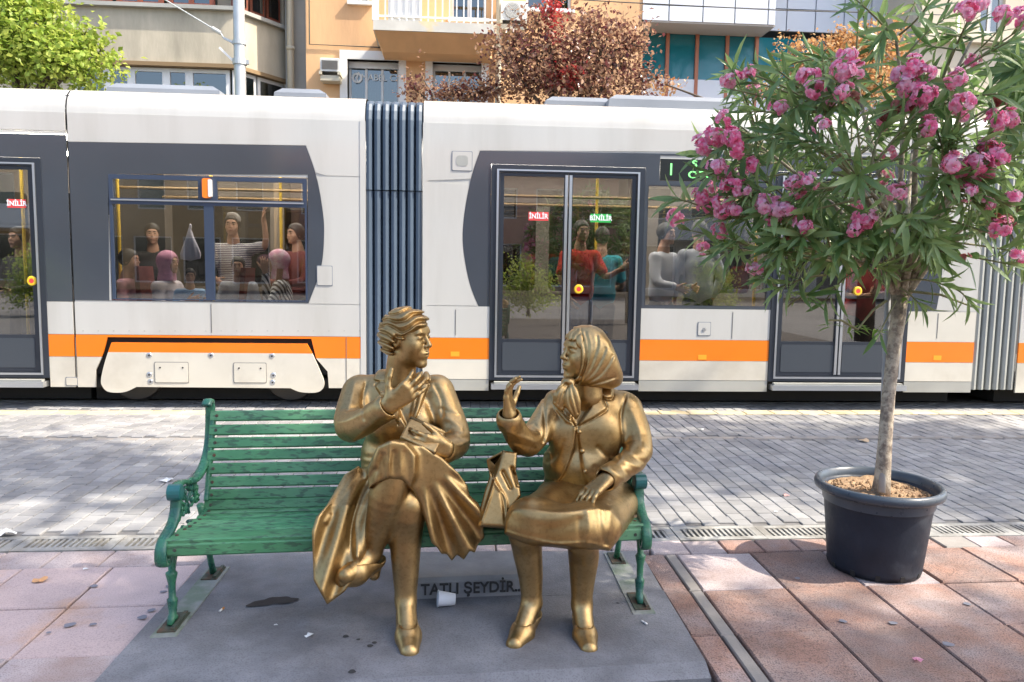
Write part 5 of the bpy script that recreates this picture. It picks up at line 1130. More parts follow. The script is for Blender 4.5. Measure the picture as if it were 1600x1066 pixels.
fl_px = [(1141, 126, 1.1), (1170, 115, .7), (1098, 227, 1.3), (1118, 214, 1.2), (1142, 214, 1.2), (1150, 232, 1), (1131, 187, .7), (1262, 121, 1.1), (1275, 142, 1), (1316, 115, 1.2), (1316, 144, 1), (1217, 169, .8), (1293, 158, .6), (1286, 196, .7), (1176, 140, .6),
         (1120, 261, 1), (1132, 276, .9), (1142, 291, .9), (1160, 295, 1.0), (1159, 274, .6), (1108, 296, .6), (1096, 308, .9), (1102, 324, .7), (1114, 317, .6), (1128, 315, .9), (1130, 332, .9), (1146, 327, .9), (1056, 337, .8), (1060, 346, .7), (1124, 363, .7), (1179, 420, .9), (1100, 387, .5), (1242, 285, 1.0), (1248, 300, .9), (1264, 284, .8), (1191, 322, 1), (1210, 327, 1.1), (1227, 327, 1), (1211, 341, .8), (1246, 340, 1.1), (1255, 355, .8), (1176, 258, .7),
         (1512, 20, 1.2), (1527, 7, 1.1), (1568, 27, 1.1), (1595, 32, 1.2), (1337, 110, 1.1), (1324, 88, .8), (1410, 117, 1), (1427, 105, 1.1), (1420, 134, 1.2), (1442, 114, .9), (1444, 151, 1.1), (1502, 161, 1.2), (1502, 181, .8), (1490, 124, .8), (1449, 200, 1), (1378, 195, .6), (1517, 98, .5), (1554, 190, 1.2), (1578, 186, .9), (1484, 258, 1), (1544, 234, 1.2), (1556, 246, 1.1), (1527, 257, 1.3),
         (1498, 262, 1.2), (1512, 285, 1.2), (1510, 299, .8), (1538, 272, 1.2), (1539, 318, .7), (1581, 310, .9), (1559, 355, 1.1), (1590, 402, 1), (1352, 345, 1.2), (1337, 357, .9), (1337, 327, .5), (1398, 299, .8), (1383, 275, .6), (1430, 168, .7), (1390, 240, .4)]
def petal(vs, fs, c, ax, rad, tilt, R, W, ru):
    t = (rad * math.cos(tilt) + ax * math.sin(tilt)).normalized(); s_ = ax.cross(rad).normalized(); nn = s_.cross(t); b = len(vs)
    for i, (u, ww, cu) in enumerate(((0.08, .30, 0), (.5, .85, -.10), (.85, 1.0, -.02), (1.0, .62, .10))):
        for j in (-1, 0, 1): vs.append(tuple(c + t * (R * u) + s_ * (W * .5 * ww * j) + nn * (R * (cu + .10 * abs(j)) + ru * orng.uniform(-1, 1) * R * .12)))
    for i in range(3):
        for j in range(2): fs.append((b + i * 3 + j, b + i * 3 + j + 1, b + i * 3 + j + 4, b + i * 3 + j + 3))
def cluster_mesh(n, seed):
    orng.seed(seed); vs, fs = [], []
    for k in range(n):
        a = 2.4 * k; el = math.acos(1 - 1.35 * (k + .5) / n); ax = Vector((math.cos(a) * math.sin(el), math.sin(a) * math.sin(el), math.cos(el))); ax = (ax + Vector((orng.uniform(-.5, .5), orng.uniform(-.5, .5), 0))).normalized(); c = ax * .034 * (.6 + .8 * orng.random()); _, s1, u1 = basis(ax); R0 = orng.uniform(.022, .029)
        for ring, (cnt, tl, R, W) in enumerate(((5, .10, 1.0, 1.05), (5, .42, .82, .85), (3, .95, .5, .5))):
            for q in range(cnt):
                an = 2 * PI * q / cnt + ring * .6 + orng.uniform(-.15, .15); petal(vs, fs, c, ax, s1 * math.cos(an) + u1 * math.sin(an), tl + orng.uniform(-.28, .28), R0 * R * orng.uniform(.85, 1.15), R0 * W, 1.6)
    me = bpy.data.meshes.new("flower_cluster"); me.from_pydata(vs, [], fs); me.polygons.foreach_set("use_smooth", [True] * len(fs)); me.materials.append(M_fl); return me
CM = [cluster_mesh(n, 40 + n) for n in (4, 5, 6, 7, 8)]
CMW = CM[1].copy(); CMW.materials.clear(); CMW.materials.append(M_fl2)
orng.seed(99)
for i, (px, py, s_) in enumerate(fl_px):
    e = shell(px, py, orng.uniform(.0, .10) + (.25 if s_ < .7 else 0)); a = attach(e); back = e - np.array((0, 0, .035)); 
    whorl_twig(a, back, orng.choice((2, 3)), .95, .12)
    d = Vector(e - a).normalized() * .6 + Vector((0, -.55, .5)); q = d.to_track_quat('Z', 'Y')
    me = CM[min(4, max(0, int(s_ * 3.4) + orng.choice((-1, 0, 1)) - 1))]; fo = inst("flower_cluster", me, ole, mw=Matrix.Translation(Vector(e)) @ q.to_matrix().to_4x4() @ Matrix.Rotation(orng.uniform(0, 6.28), 4, 'Z') @ Matrix.Scale(.66 + .26 * s_, 4))
for (px, py) in ((1400, 165), (1385, 180), (1425, 170), (1555, 345), (1575, 345), (1235, 372), (1335, 152), (1505, 405), (1560, 160)):
    e = shell(px, py, .1); inst("wilted_flowers", CMW, ole, mw=Matrix.Translation(Vector(e)) @ Matrix.Rotation(orng.uniform(0, 6), 4, 'X') @ Matrix.Scale(.62, 4))
# leafy twigs through the crown
for _ in range(250):
    th, ph = orng.uniform(0, 2 * PI), math.acos(orng.uniform(-.62, 1)); r_ = orng.uniform(.45, 1.0) ** .6
    e = CC + CR * r_ * np.array((math.sin(ph) * math.cos(th), math.sin(ph) * math.sin(th), math.cos(ph)))
    p_ = ROT.T @ (e - CAM); pxx, pyy = CX - FPX * p_[0] / p_[2], CY + FPX * p_[1] / p_[2]
    if pyy > 470 or (pxx < 1150 and pyy < 100) or (pxx < 1210 and pyy > 400): continue
    if pxx < 1290 and pyy < 70: continue
    if pyy < 110 and orng.random() < .55: continue
    if pxx < 1200 and orng.random() < .35: continue
    a = attach(e); whorl_twig(a + (e - a) * orng.uniform(.0, .35), e, orng.choice((3, 4, 4, 5)), 1.0)
for _ in range(42):
    px, py = orng.uniform(1215, 1490), orng.uniform(335, 425)
    if py > 400 and (px < 1235 or px > 1470): continue
    e = shell(px, py, orng.uniform(.02, .6)); a = attach(e); whorl_twig(a + (e - a) * .3, e, orng.choice((3, 4, 5)), 1.05)
# explicit sprays seen in the photo
for (p0, p1, n) in (((1310, 410), (1190, 395), 4), ((1190, 395), (1145, 372), 3), ((1290, 430), (1215, 450), 4), ((1215, 450), (1196, 432), 3), ((1230, 480), (1260, 462), 3), ((1405, 440), (1480, 448), 4), ((1480, 448), (1512, 470), 2), ((1120, 340), (1050, 310), 4), ((1400, 470), (1375, 520), 1), ((1360, 60), (1345, -10), 3), ((1400, 110), (1475, 30), 4), ((1475, 30), (1500, -15), 3), ((1330, 130), (1341, 15), 3), ((1480, 220), (1600, 130), 2), ((1560, 330), (1600, 420), 4), ((1405, 450), (1440, 480), 3), ((1345, 420), (1290, 470), 3), ((1170, 250), (1105, 275), 3), ((1250, 190), (1175, 175), 4), ((1240, 220), (1160, 215), 4)):
    whorl_twig(at(*p0, TY - .12), at(*p1, TY - .2), n, 1.0)
for (p0, p1) in (((1385, 470), (1340, 515)), ((1340, 515), (1290, 500)), ((1420, 455), (1520, 480)), ((1250, 425), (1180, 385)), ((1440, 240), (1610, 135))):
    twigs.tube([at(*p0, TY - .1), (at(*p0, TY - .1) + at(*p1, TY - .15)) / 2 + np.array((0, 0, .02)), at(*p1, TY - .15)], [.007, .006, .004], 5, False)
o = twigs.out("twigs", M_twig, ole, True); o["kind"] = "stuff"
leaves.sort(key=lambda q: q[2])
for i, (vs, fs, _) in enumerate(leaves[:300]):
    mk("leaf", vs, fs, M_ol, ole, True)
LV, LF = [], []
for vs, fs, _ in leaves[300:]:
    b = len(LV); LV += vs; LF += [tuple(b + i for i in q) for q in fs]
o = mk("foliage", LV, LF, M_ol, ole, True); o["kind"] = "stuff"
LV, LF = [], []
orng.seed(5)
for (px, py) in ((1440, 395), (1450, 405), (1470, 395), (1460, 375), (1480, 385), (1300, 508), (1330, 518), (1345, 510), (1370, 515), (1420, 470), (1240, 465), (1225, 455), (1140, 375), (1135, 385), (1585, 380), (1595, 395), (1455, 420)):
    for _ in range(7):
        vs, fs = leaf_geo(at(px + orng.uniform(-6, 6), py + orng.uniform(-6, 6), TY - .1 + orng.uniform(-.05, .2)), (orng.uniform(-1, 1), orng.uniform(-1, .5), orng.uniform(-.5, .8)), (0, -.3, 1), orng.uniform(.035, .075), .012, .2); b = len(LV); LV += vs; LF += [tuple(b + i for i in q) for q in fs]
o = mk("young_shoots", LV, LF, M_olp, ole, True); o["kind"] = "stuff"
print("oleander leaves", len(leaves))
# ================================================================== buildings and trees
M_beige = mat("beige_render", (.48, .43, .33), .9, col2=(.33, .30, .23), c2scale=1.1, c2lo=.42, c2hi=.72, stretch=(1.6, 1, .45), var=.12, vscale=2.5, bump=.3, bscale=14)
M_orange = mat("orange_render", (.74, .45, .23), .9, col2=(.58, .35, .19), c2scale=.9, c2lo=.45, c2hi=.8, stretch=(1.8, 1, .4), var=.07, vscale=1.1, bump=.25, bscale=14)
M_conc2 = mat("grey_concrete_wall", (.36, .36, .33), .9, var=.14, vscale=1.2, bump=.3, bscale=10)
M_trim = mat("white_window_trim", (.76, .76, .74), .6, var=.05, vscale=2)
M_pan = mat("white_cladding_panel", (.70, .74, .80), .35, var=.04, vscale=.6, rnd=.03)
M_gap = mat("cladding_gap", (.10, .11, .12), .8)
M_teal = mat("teal_office_glass", (.015, .17, .21), .05, coat=.3); M_teal2 = mat("office_interior", (.03, .20, .24), .6, var=.4, vscale=.8)
M_mull = mat("rust_mullion", (.42, .16, .09), .5)
M_wglass = glass_mat("building_glass", (.30, .38, .38), .16); M_dim = mat("dim_room", (.05, .065, .06), .9)
M_brown = mat("brown_shutter", (.20, .055, .03), .6, var=.2, vscale=5); M_cornice = mat("brown_cornice", (.24, .16, .08), .8)
M_plaster = mat("peeling_plaster", (.58, .56, .50), .9, col2=(.66, .55, .36), c2scale=1.6, c2lo=.48, c2hi=.55, var=.12, vscale=3)
M_pipe = mat("cream_pipe", (.55, .50, .38), .6); M_ac = mat("air_conditioner_white", (.66, .66, .62), .5, var=.06, vscale=4)
def X(px, Y, py=80): return float(at(px, py, Y)[0])
def Z(py, Y, px=600): return float(at(px, py, Y)[2])
def bwindow(par, x0, x1, z0, z1, Y, cols=2, fr=.06, m=M_trim, glass=M_wglass, depth=.25):
    hs = []; w = (x1 - x0 - fr) / cols
    for i in range(cols): hs.append(rect(x0 + fr + i * w, x0 + (i + 1) * w, z0 + fr, z1 - fr)[::-1])
    o = MB().slab([rect(x0, x1, z0, z1)] + hs, Y + .08, Y + .14).out("window", m, par)
    for i in range(cols): MB().box(x0 + fr * .8 + i * w, x0 + (i + 1) * w + .01, Y + .105, Y + .115, z0 + fr * .8, z1 - fr * .8).out("pane", glass, o)
    MB().box(x0, x1, Y + depth, Y + depth + .02, z0, z1).out("room_back", M_dim, o); return o
# ---- beige building on the left, with an angled wing
YB = 15.0
b1 = thing("apartment_building", "beige rendered building with a band of white windows behind the tram", "building", (X(200, YB), YB, 0))
xc_ = X(365, YB, 60); z1, z2, z3 = Z(12, YB, 250), Z(101, YB, 300), Z(104, YB, 300)
xw = [X(p, YB, 120) for p in (165, 202, 257, 293, 357)]
MB().slab([rect(-22, xc_, z2, z1)], YB, YB + .3).out("wall", M_beige, b1)
MB().slab([rect(-22, xw[0] - .6, 0, z2 - .04)], YB + .06, YB + .3).out("wall", M_beige, b1); MB().slab([rect(xw[0] - .6, xc_, 0, 3.4)], YB + .06, YB + .3).out("wall", M_beige, b1)
MB().box(-22, xc_ + .02, YB - .06, YB + .1, z2 - .05, z2 + .02).out("cornice", M_cornice, b1)
for i in range(4): bwindow(b1, xw[i], xw[i + 1], 3.4, z2 - .06, YB, 1, .07)
bwindow(b1, xw[0] - .6, xw[0], 3.4, z2 - .06, YB, 1, .07)
MB().box(-22, xc_ + .04, YB - .10, YB + .05, z1 - .02, z1 + .05).out("sill", M_conc2, b1)
x = -6.2
for k in range(9):          # brown shuttered windows above
    a = X(100, YB, 0) + k * .92 - 1.9
    if a + .8 > xc_: break
    wo = bwindow(b1, a, a + .84, z1 + .05, z1 + 1.9, YB + .05, 2, .09, M_brown)
MB().slab([rect(-22, xc_, z1 + 1.9, z1 + 6)], YB, YB + .3).out("wall", M_beige, b1); MB().box(-22, xc_, YB + .35, YB + 8, .0, z1 + 6).out("core", M_beige, b1)
# angled wing: runs from the corner back to the right
ax0, ax1 = Vector((xc_, YB, 0)), Vector((X(449, YB + 1.15, 60), YB + 1.15, 0)); u_ = (ax1 - ax0).normalized(); n_ = Vector((u_.y, -u_.x, 0))
def wing(name, t0, t1, za, zb, off, m, par, th=.12):
    a = ax0.lerp(ax1, t0) + n_ * off; b = ax0.lerp(ax1, t1) + n_ * off; c, d = b - n_ * th, a - n_ * th
    return MB().hexa([(a.x, a.y, za), (b.x, b.y, za), (c.x, c.y, za), (d.x, d.y, za), (a.x, a.y, zb), (b.x, b.y, zb), (c.x, c.y, zb), (d.x, d.y, zb)]).out(name, m, par)
wing("wall", 0, 1, z2, z1, 0, M_beige, b1); wing("wall", 0, 1, 0, 3.4, 0, M_beige, b1); wing("cornice", 0, 1, z2 - .05, z2 + .02, .06, M_cornice, b1); wing("sill", 0, .93, z1 - .02, z1 + .05, .09, M_conc2, b1); wing("wall", 0, 1, z1 + 1.9, z1 + 6, 0, M_beige, b1); wing("wall", .93, 1, z1, z1 + 1.9, 0, M_beige, b1)
for t0, t1 in ((.02, .42), (.45, .95)):
    wf = wing("window", t0, t1, 3.4, z2 - .06, -.05, M_trim, b1, .04); wing("pane", t0 + .05, t1 - .05, 3.5, z2 - .13, -.04, M_wglass, wf, .01); wf.data.materials[0] = M_trim
for t0, t1 in ((.03, .3), (.34, .6), (.64, .9)):
    wf = wing("window", t0, t1, z1 + .05, z1 + 1.9, -.05, M_brown, b1, .04); wing("pane", t0 + .04, t1 - .04, z1 + .15, z1 + 1.8, -.04, M_wglass, wf, .01)
for t0, dz in ((.05, .0), (.38, .05)):      # tilted white awning sashes
    a, b = ax0.lerp(ax1, t0) + n_ * .05, ax0.lerp(ax1, t0 + .28) + n_ * .05; MB().add([(a.x, a.y, z1 + 1.3), (b.x, b.y, z1 + 1.3), (b.x + n_.x * .35, b.y + n_.y * .35, z1 + .55), (a.x + n_.x * .35, a.y + n_.y * .35, z1 + .55)], [(0, 1, 2, 3)]).out("open_sash", M_trim, b1)
# ---- narrow concrete strip and drain pipe
YS = 15.9
st_ = thing("party_wall", "narrow grey concrete wall with a cream drain pipe between the beige and orange buildings", "wall", (X(463, YS), YS, 0))
MB().box(X(446, YS), X(480, YS), YS, YS + 4, 0, 14).out("wall", M_conc2, st_)
px_ = X(456, YS); pp = MB().tube([(px_, YS - .12, 0), (px_, YS - .12, 14)], .065, 10).out("drain_pipe", M_pipe, st_, True)
for z_ in (4.2, 5.6, 7.0): MB().tube([(px_, YS - .12, z_), (px_, YS - .12, z_ + .07)], .078, 10).out("pipe_collar", M_pipe, pp, True)
# ---- orange building
YO = 15.2
b2 = thing("apartment_building", "orange rendered building with a railed balcony and two white framed windows", "building", (X(740, YO), YO, 0))
ox0, ox1 = X(478, YO), X(1004, YO)
wz0, wz1 = 3.6, Z(94, YO, 580)
W1 = (X(543, YO, 120), X(623, YO, 120)); W2 = (X(676, YO, 120), X(752, YO, 120))
uz0 = Z(8, YO, 700); U = [(X(548, YO, 5), X(577, YO, 5)), (X(822, YO, 5), X(893, YO, 5)), (X(705, YO, 5), X(760, YO, 5))]
holes = [rect(*W1, wz0, wz1)[::-1], rect(*W2, wz0, wz1)[::-1]] + [rect(a, b, uz0 if i < 2 else Z(28, YO, 700), uz0 + 1.7)[::-1] for i, (a, b) in enumerate(U)]
MB().slab([rect(ox0, ox1, 0, 13)] + holes, YO, YO + .3).out("wall", M_orange, b2)
for (a, b) in (W1, W2):
    w_ = bwindow(b2, a, b, wz0, wz1, YO + .12, 3, .045, M_trim, M_wglass, .5)
    MB().slab([rect(a - .14, b + .14, wz0 - .14, wz1 + .16), rect(a, b, wz0, wz1)[::-1]], YO - .04, YO + .2).out("surround", M_trim, w_)
    MB().box(a, b, YO + .15, YO + .20, wz1 - .12, wz1).out("blind_box", M_trim, w_)
cafe = text_mesh("lettering", "MABEL CAFE & PUB", .17, M_trim, b2, (X(562, YO, 118), YO + .195, Z(122, YO, 580)), depth=.002, xs=.98)
lg = MB().lathe((X(556, YO, 118), YO + .195, Z(118, YO, 556)), [(.06, .002), (.10, .002), (.10, 0), (.06, 0)], 14, axis='y').out("emblem", M_trim, b2)
MB().tube([(X(556, YO, 118) + .01, YO + .19, Z(126, YO, 556)), (X(556, YO, 118) - .01, YO + .19, Z(118, YO, 556)), (X(556, YO, 118) + .03, YO + .19, Z(109, YO, 556))], .018, 6).out("emblem_figure", M_trim, lg)
for i, (a, b) in enumerate(U):
    w_ = bwindow(b2, a, b, uz0 if i < 2 else Z(28, YO, 700), uz0 + 1.7, YO + .05, 2, .05); MB().box(a - .06, b + .06, YO - .07, YO + .05, (uz0 if i < 2 else Z(28, YO, 700)) - .07, uz0 if i < 2 else Z(28, YO, 700)).out("sill", M_trim, w_)
# balcony: slab with peeling edge, soffit, railing
bx0, bx1 = X(583, YO - 1.1, 40), X(776, YO - 1.1, 40); zb0 = Z(50, YO - 1.1, 680); zb1 = Z(34, YO - 1.1, 680); YBk = YO - 1.1
bal = MB().add([(bx0, YBk, zb0), (bx1, YBk, zb0), (bx1, YO, zb0 - .0), (bx0 - .02, YO, zb0), (bx0, YBk, zb1), (bx1, YBk, zb1), (bx1, YO, zb1), (bx0 - .02, YO, zb1)], [(3, 2, 1, 0), (4, 5, 6, 7), (0, 1, 5, 4), (1, 2, 6, 5), (2, 3, 7, 6), (3, 0, 4, 7)]).out("balcony", M_plaster, b2)
MB().hexa([(bx0 + .12, YO - .6, zb0 - .24), (bx1 - .1, YO - .6, zb0 - .24), (bx1 - .02, YO, zb0 - .24), (bx0 + .1, YO, zb0 - .24), (bx0 + .02, YBk + .02, zb0 - .004), (bx1 - .02, YBk + .02, zb0 - .004), (bx1 - .02, YO, zb0 - .004), (bx0 + .02, YO, zb0 - .004)]).out("soffit", M_orange, bal)
for i in range(17):
    xx = bx0 + .08 + (bx1 - bx0 - .16) * i / 16; MB().box(xx - .012, xx + .012, YBk + .06, YBk + .084, zb1, zb1 + 1.0).out("baluster", M_trim, bal)
MB().box(bx0, bx1, YBk + .05, YBk + .09, zb1 + 1.0, zb1 + 1.05).out("hand_rail", M_trim, bal); MB().box(bx0, bx1, YBk + .055, YBk + .088, zb1 + .07, zb1 + .10).out("bottom_rail", M_trim, bal)
MB().box(bx0 + .25, bx0 + .82, YBk + .10, YBk + .13, zb1, zb1 + 1.6).out("balcony_screen", M_trim, bal); MB().box(bx0 - .02, bx0 + .08, YBk + .02, YBk + .10, zb1, zb1 + 2.2).out("corner_post", M_trim, bal)
MB().tube([(X(779, YO - .1), YO - .1, 0), (X(779, YO - .1), YO - .1, 13)], .06, 10).out("drain_pipe", M_pipe, b2, True)
def aircon(name, px0, py0, px1, py1, Y, label, fan):
    x0, x1, z0, z1 = X(px0, Y, py0), X(px1, Y, py0), Z(py1, Y, px0), Z(py0, Y, px0); t = thing(name, label, "air conditioner", ((x0 + x1) / 2, Y, z0))
    MB().cbox(x0, x1, Y, Y + .3, z0, z1, .012).out("casing", M_ac, t)
    if fan:
        c = ((x0 + x1) / 2 - .03, Y - .004, (z0 + z1) / 2); r_ = (z1 - z0) * .42
        MB().lathe(c, [(r_ * k / 7, .006) for k in range(1, 8)] + [(r_, -.002)], 24, axis='y').out("fan_grille", mat("fan_grille", (.30, .30, .28), .6), t)
        for k in range(1, 6): MB().lathe(c, [(r_ * k / 6, .014), (r_ * k / 6 + .012, .014), (r_ * k / 6 + .012, .004)], 24, axis='y').out("grille_ring", M_ac, t)
    else:
        for k in range(9): MB().box(x0 + .03, x1 - .03, Y - .012, Y + .004, z0 + .04 + k * (z1 - z0 - .08) / 9, z0 + .04 + (k + .5) * (z1 - z0 - .08) / 9).out("louvre", mat("louvre_grey%d" % k, (.16, .15, .14), .7), t)
    MB().box(x0 - .02, x0 + .03, Y - .02, YO, z0 - .06, z0 - .001).out("bracket", M_pipe, t); MB().box(x1 - .03, x1 + .02, Y - .02, YO, z0 - .06, z0 - .001).out("bracket", M_pipe, t)
    MB().box(x0, x1, YO - .30, YO - .01, z0 - .16, z0 - .062).out("drip_tray", M_pipe, t)
aircon("air_conditioner", 500, 90, 530, 111, YO - .33, "small louvred air conditioner beside the cafe window", False)
aircon("air_conditioner", 783, 1, 824, 31, YO - .33, "air conditioner with a round fan grille beside the balcony", True)
# ---- office building with white cladding and teal glass
YF = 15.9
b3 = thing("office_building", "office building with white cladding panels over teal glass and rust mullions", "building", (X(1180, YF), YF, 0))
xo0, xo1 = X(1003, YF - .7, 20), X(1212, YF - .7, 20); zs = Z(36, YF - .7, 1100)
core = MB().box(xo0 + .02, xo1 - .02, YF - .68, YF + 6, zs + .02, 13).out("core", M_gap, b3)
pxs = [xo0, X(1045, YF - .7, 20), X(1098, YF - .7, 20), X(1148, YF - .7, 20), X(1200, YF - .7, 20), xo1]; zrow = [zs, Z(11, YF - .7, 1100), Z(-22, YF - .7, 1100), Z(-60, YF - .7, 1100), 10]
for i in range(5):
    for j in range(4): MB().cbox(pxs[i] + .012, pxs[i + 1] - .012, 0, 1, 0, 1, 0).v and MB().box(pxs[i] + .012, pxs[i + 1] - .012, YF - .72, YF - .675, zrow[j] + .012, zrow[j + 1] - .012).out("cladding_panel", M_pan, b3)
MB().box(xo0, xo1, YF - .70, YF, zs - .02, zs + .015).out("soffit", mat("soffit_beige", (.50, .45, .40), .6), b3)
xg0, xg1 = X(1000, YF, 100), X(1330, YF, 100); zg0, zg1 = 3.0, zs - .02
MB().box(xg0, xg1, YF + .6, YF + .7, zg0, zg1).out("office_back", M_teal2, b3)
gx = [xg0] + [X(p, YF, 100) for p in (1042, 1088, 1135, 1181, 1271)] + [xg1]
for i in range(6):
    MB().box(gx[i] + .03, gx[i + 1] - .03, YF + .02, YF + .035, zg0, zg1).out("glass_panel", M_teal, b3)
    MB().box(gx[i + 1] - .035, gx[i + 1] + .035, YF - .03, YF + .06, zg0, zg1).out("mullion", M_mull, b3)
MB().box(xg0, xg1, YF - .02, YF + .5, zg0 - 3, zg0 + .15 + (Z(137, YF, 1100) - zg0)).out("spandrel", M_pan, b3)
x5 = [xo1 + .001, X(1230, YF, 20), X(1275, YF, 20), X(1320, YF, 20), X(1362, YF, 20), X(1405, YF, 20), X(1440, YF, 20)]; zr5 = [Z(52, YF, 1300), Z(17, YF, 1300), Z(-22, YF, 1300), Z(-60, YF, 1300), 10]
MB().box(xo1, x5[-1], YF + .06, YF + 5, zr5[0] + .01, 13).out("core", M_gap, b3); MB().box(xg1 + .05, x5[-1], YF + .06, YF + 5, 0, zr5[0]).out("rear_wall", M_pan, b3)
for i in range(6):
    for j in range(4): MB().box(x5[i] + .012, x5[i + 1] - .012, YF + .01, YF + .055, zr5[j] + .012, zr5[j + 1] - .012).out("cladding_panel", M_pan, b3)
# ---- pale building at the far right
YR = 14.6
b4 = thing("apartment_building", "cream building with a ledge behind the oleander flowers at right", "building", (X(1520, YR), YR, 0))
M_cream = mat("cream_render", (.62, .55, .43), .9, var=.06, vscale=1)
xr0, xr1 = X(1436, YR), X(1436, YR) + 9; wr = (X(1531, YR, 30), X(1546, YR, 30) + .3)
MB().slab([rect(xr0, xr1, 0, 13), rect(*wr, Z(52, YR, 1540), Z(52, YR, 1540) + 1.6)[::-1]], YR, YR + .3).out("wall", M_cream, b4); bwindow(b4, *wr, Z(52, YR, 1540), Z(52, YR, 1540) + 1.6, YR, 2)
MB().box(xr0 - .05, xr1, YR - .12, YR + .02, Z(63, YR, 1500) - .06, Z(63, YR, 1500) + .05).out("ledge", M_cream, b4); MB().box(xr0, xr1, YR + .31, YR + 8, 0, 13).out("core", M_cream, b4)
# ---- buildings across the pavement, behind the camera: seen mirrored in the tram glass and the bronze
def back_block(x0, x1, Y, h, m, label, mw, seed):
    r = random.Random(seed); t = thing("apartment_building", label, "building", ((x0 + x1) / 2, Y, 0)); hs = []; wins = []; n = int((x1 - x0) / 2.3); st = (x1 - x0) / n
    for fl in range(1, int(h / 3.0)):
        for i in range(n): wins.append((x0 + i * st + .5, x0 + (i + 1) * st - .5, fl * 3.0 + .9, fl * 3.0 + 2.5))
    for i in range(n): wins.append((x0 + i * st + .25, x0 + (i + 1) * st - .25, .35, 2.6))
    MB().slab([rect(x0, x1, 0, h)] + [rect(*w)[::-1] for w in wins], Y - .3, Y).out("wall", m, t)
    for w in wins:
        o = MB().slab([rect(*w), rect(w[0] + .07, w[1] - .07, w[2] + .07, w[3] - .07)[::-1]], Y - .16, Y - .1).out("window", M_trim, t); MB().box(w[0] + .05, w[1] - .05, Y - .14, Y - .13, w[2] + .05, w[3] - .05).out("pane", M_wglass, o); MB().box(w[0], w[1], Y - .34, Y - .32, w[2], w[3]).out("room_back", M_dim, o)
    for fl in range(1, int(h / 3.0)):
        a = x0 + 1.2 * (fl % 2); MB().box(a, a + (x1 - x0) * .45, Y, Y + 1.1, fl * 3.0 - .15, fl * 3.0 + .02).out("balcony", M_trim, t); MB().box(a, a + (x1 - x0) * .45, Y + 1.05, Y + 1.1, fl * 3.0, fl * 3.0 + .95).out("balcony_front", mw, t)
    MB().add([(x0 - .4, Y + .6, h), (x1 + .4, Y + .6, h), (x1 + .4, Y - 5, h + 1.9), (x0 - .4, Y - 5, h + 1.9)], [(0, 1, 2, 3)]).out("roof", mat("red_roof_tile%d" % seed, (.34, .13, .075), .8, var=.15, vscale=6), t)
    MB().box(x0, x1, Y - 8, Y - .35, 0, h - .01).out("core", m, t)
back_block(-30, -9, -23, 7.4, mat("ochre_render", (.55, .38, .20), .9, var=.08, vscale=1), "ochre apartment block mirrored in the left tram windows", M_trim, 1)
back_block(-8.6, 8.5, -25, 6.4, mat("rose_render", (.50, .30, .22), .9, var=.08, vscale=1), "rose apartment block with balconies mirrored in the tram door glass", mat("balcony_blue", (.25, .32, .42), .5), 2)
back_block(9, 30, -23, 8.2, mat("pale_render", (.60, .57, .50), .9, var=.08, vscale=1), "pale apartment block mirrored in the right tram windows", M_trim, 3)
# ---- overhead line mast and wire
YM = 11.6
mast = thing("line_mast", "grey steel mast with wire brackets standing behind the tram", "mast", (X(374, YM), YM, 0)); M_mast = mat("galvanised_mast", (.50, .52, .52), .45, .6, var=.08, vscale=5)
mx = X(374, YM, 60); MB().lathe((mx, YM, 0), [(.085, 0), (.082, 4), (.072, 10)], 16).out("pole", M_mast, mast, True)
zc = Z(67, YM, 374); br1 = MB().lathe((mx, YM, zc), [(.083, -.03), (.095, -.03), (.095, .03), (.083, .03)], 16).out("clamp", M_mast, mast); MB().bar((mx - .09, YM, zc), (mx - .22, YM, zc + .06), .04, .03).out("eye_bolt", M_mast, mast)
zc2 = Z(97, YM, 374); MB().lathe((mx, YM, zc2), [(.083, -.04), (.10, -.04), (.10, .04), (.083, .04)], 16).out("clamp", M_mast, mast); MB().bar((mx - .08, YM, zc2), (mx - .28, YM, zc2 + .19), .03, .03).out("bracket_arm", M_trim, mast); MB().bar((mx + .08, YM, zc2), (mx + .13, YM, zc2), .05, .06).out("clamp_bolt", M_mast, mast)
wa, wb = at(345, 52, YM), at(255, -2, YM); wv = wb - wa
wire = MB().tube([tuple(np.array((mx - .22, YM, zc + .06))), tuple(wa)], .014, 6).tube([tuple(wa), tuple(wa + wv * .15)], .03, 8).tube([tuple(wa + wv * .15), tuple(wb), tuple(wb + wv * 3)], .010, 6).out("span_wire", M_mast); setp(wire, "pale stay wire running up from the mast in front of the beige building", "wire")
YW = 13.0
w2 = MB().tube([at(850, -4, YW), at(960, 3, YW), at(1215, 16, YW), at(1500, 24, YW)], .009, 6).out("overhead_wire", mat("dark_wire", (.06, .06, .06), .6)); setp(w2, "thin dark wire crossing in front of the white cladding panels", "wire")
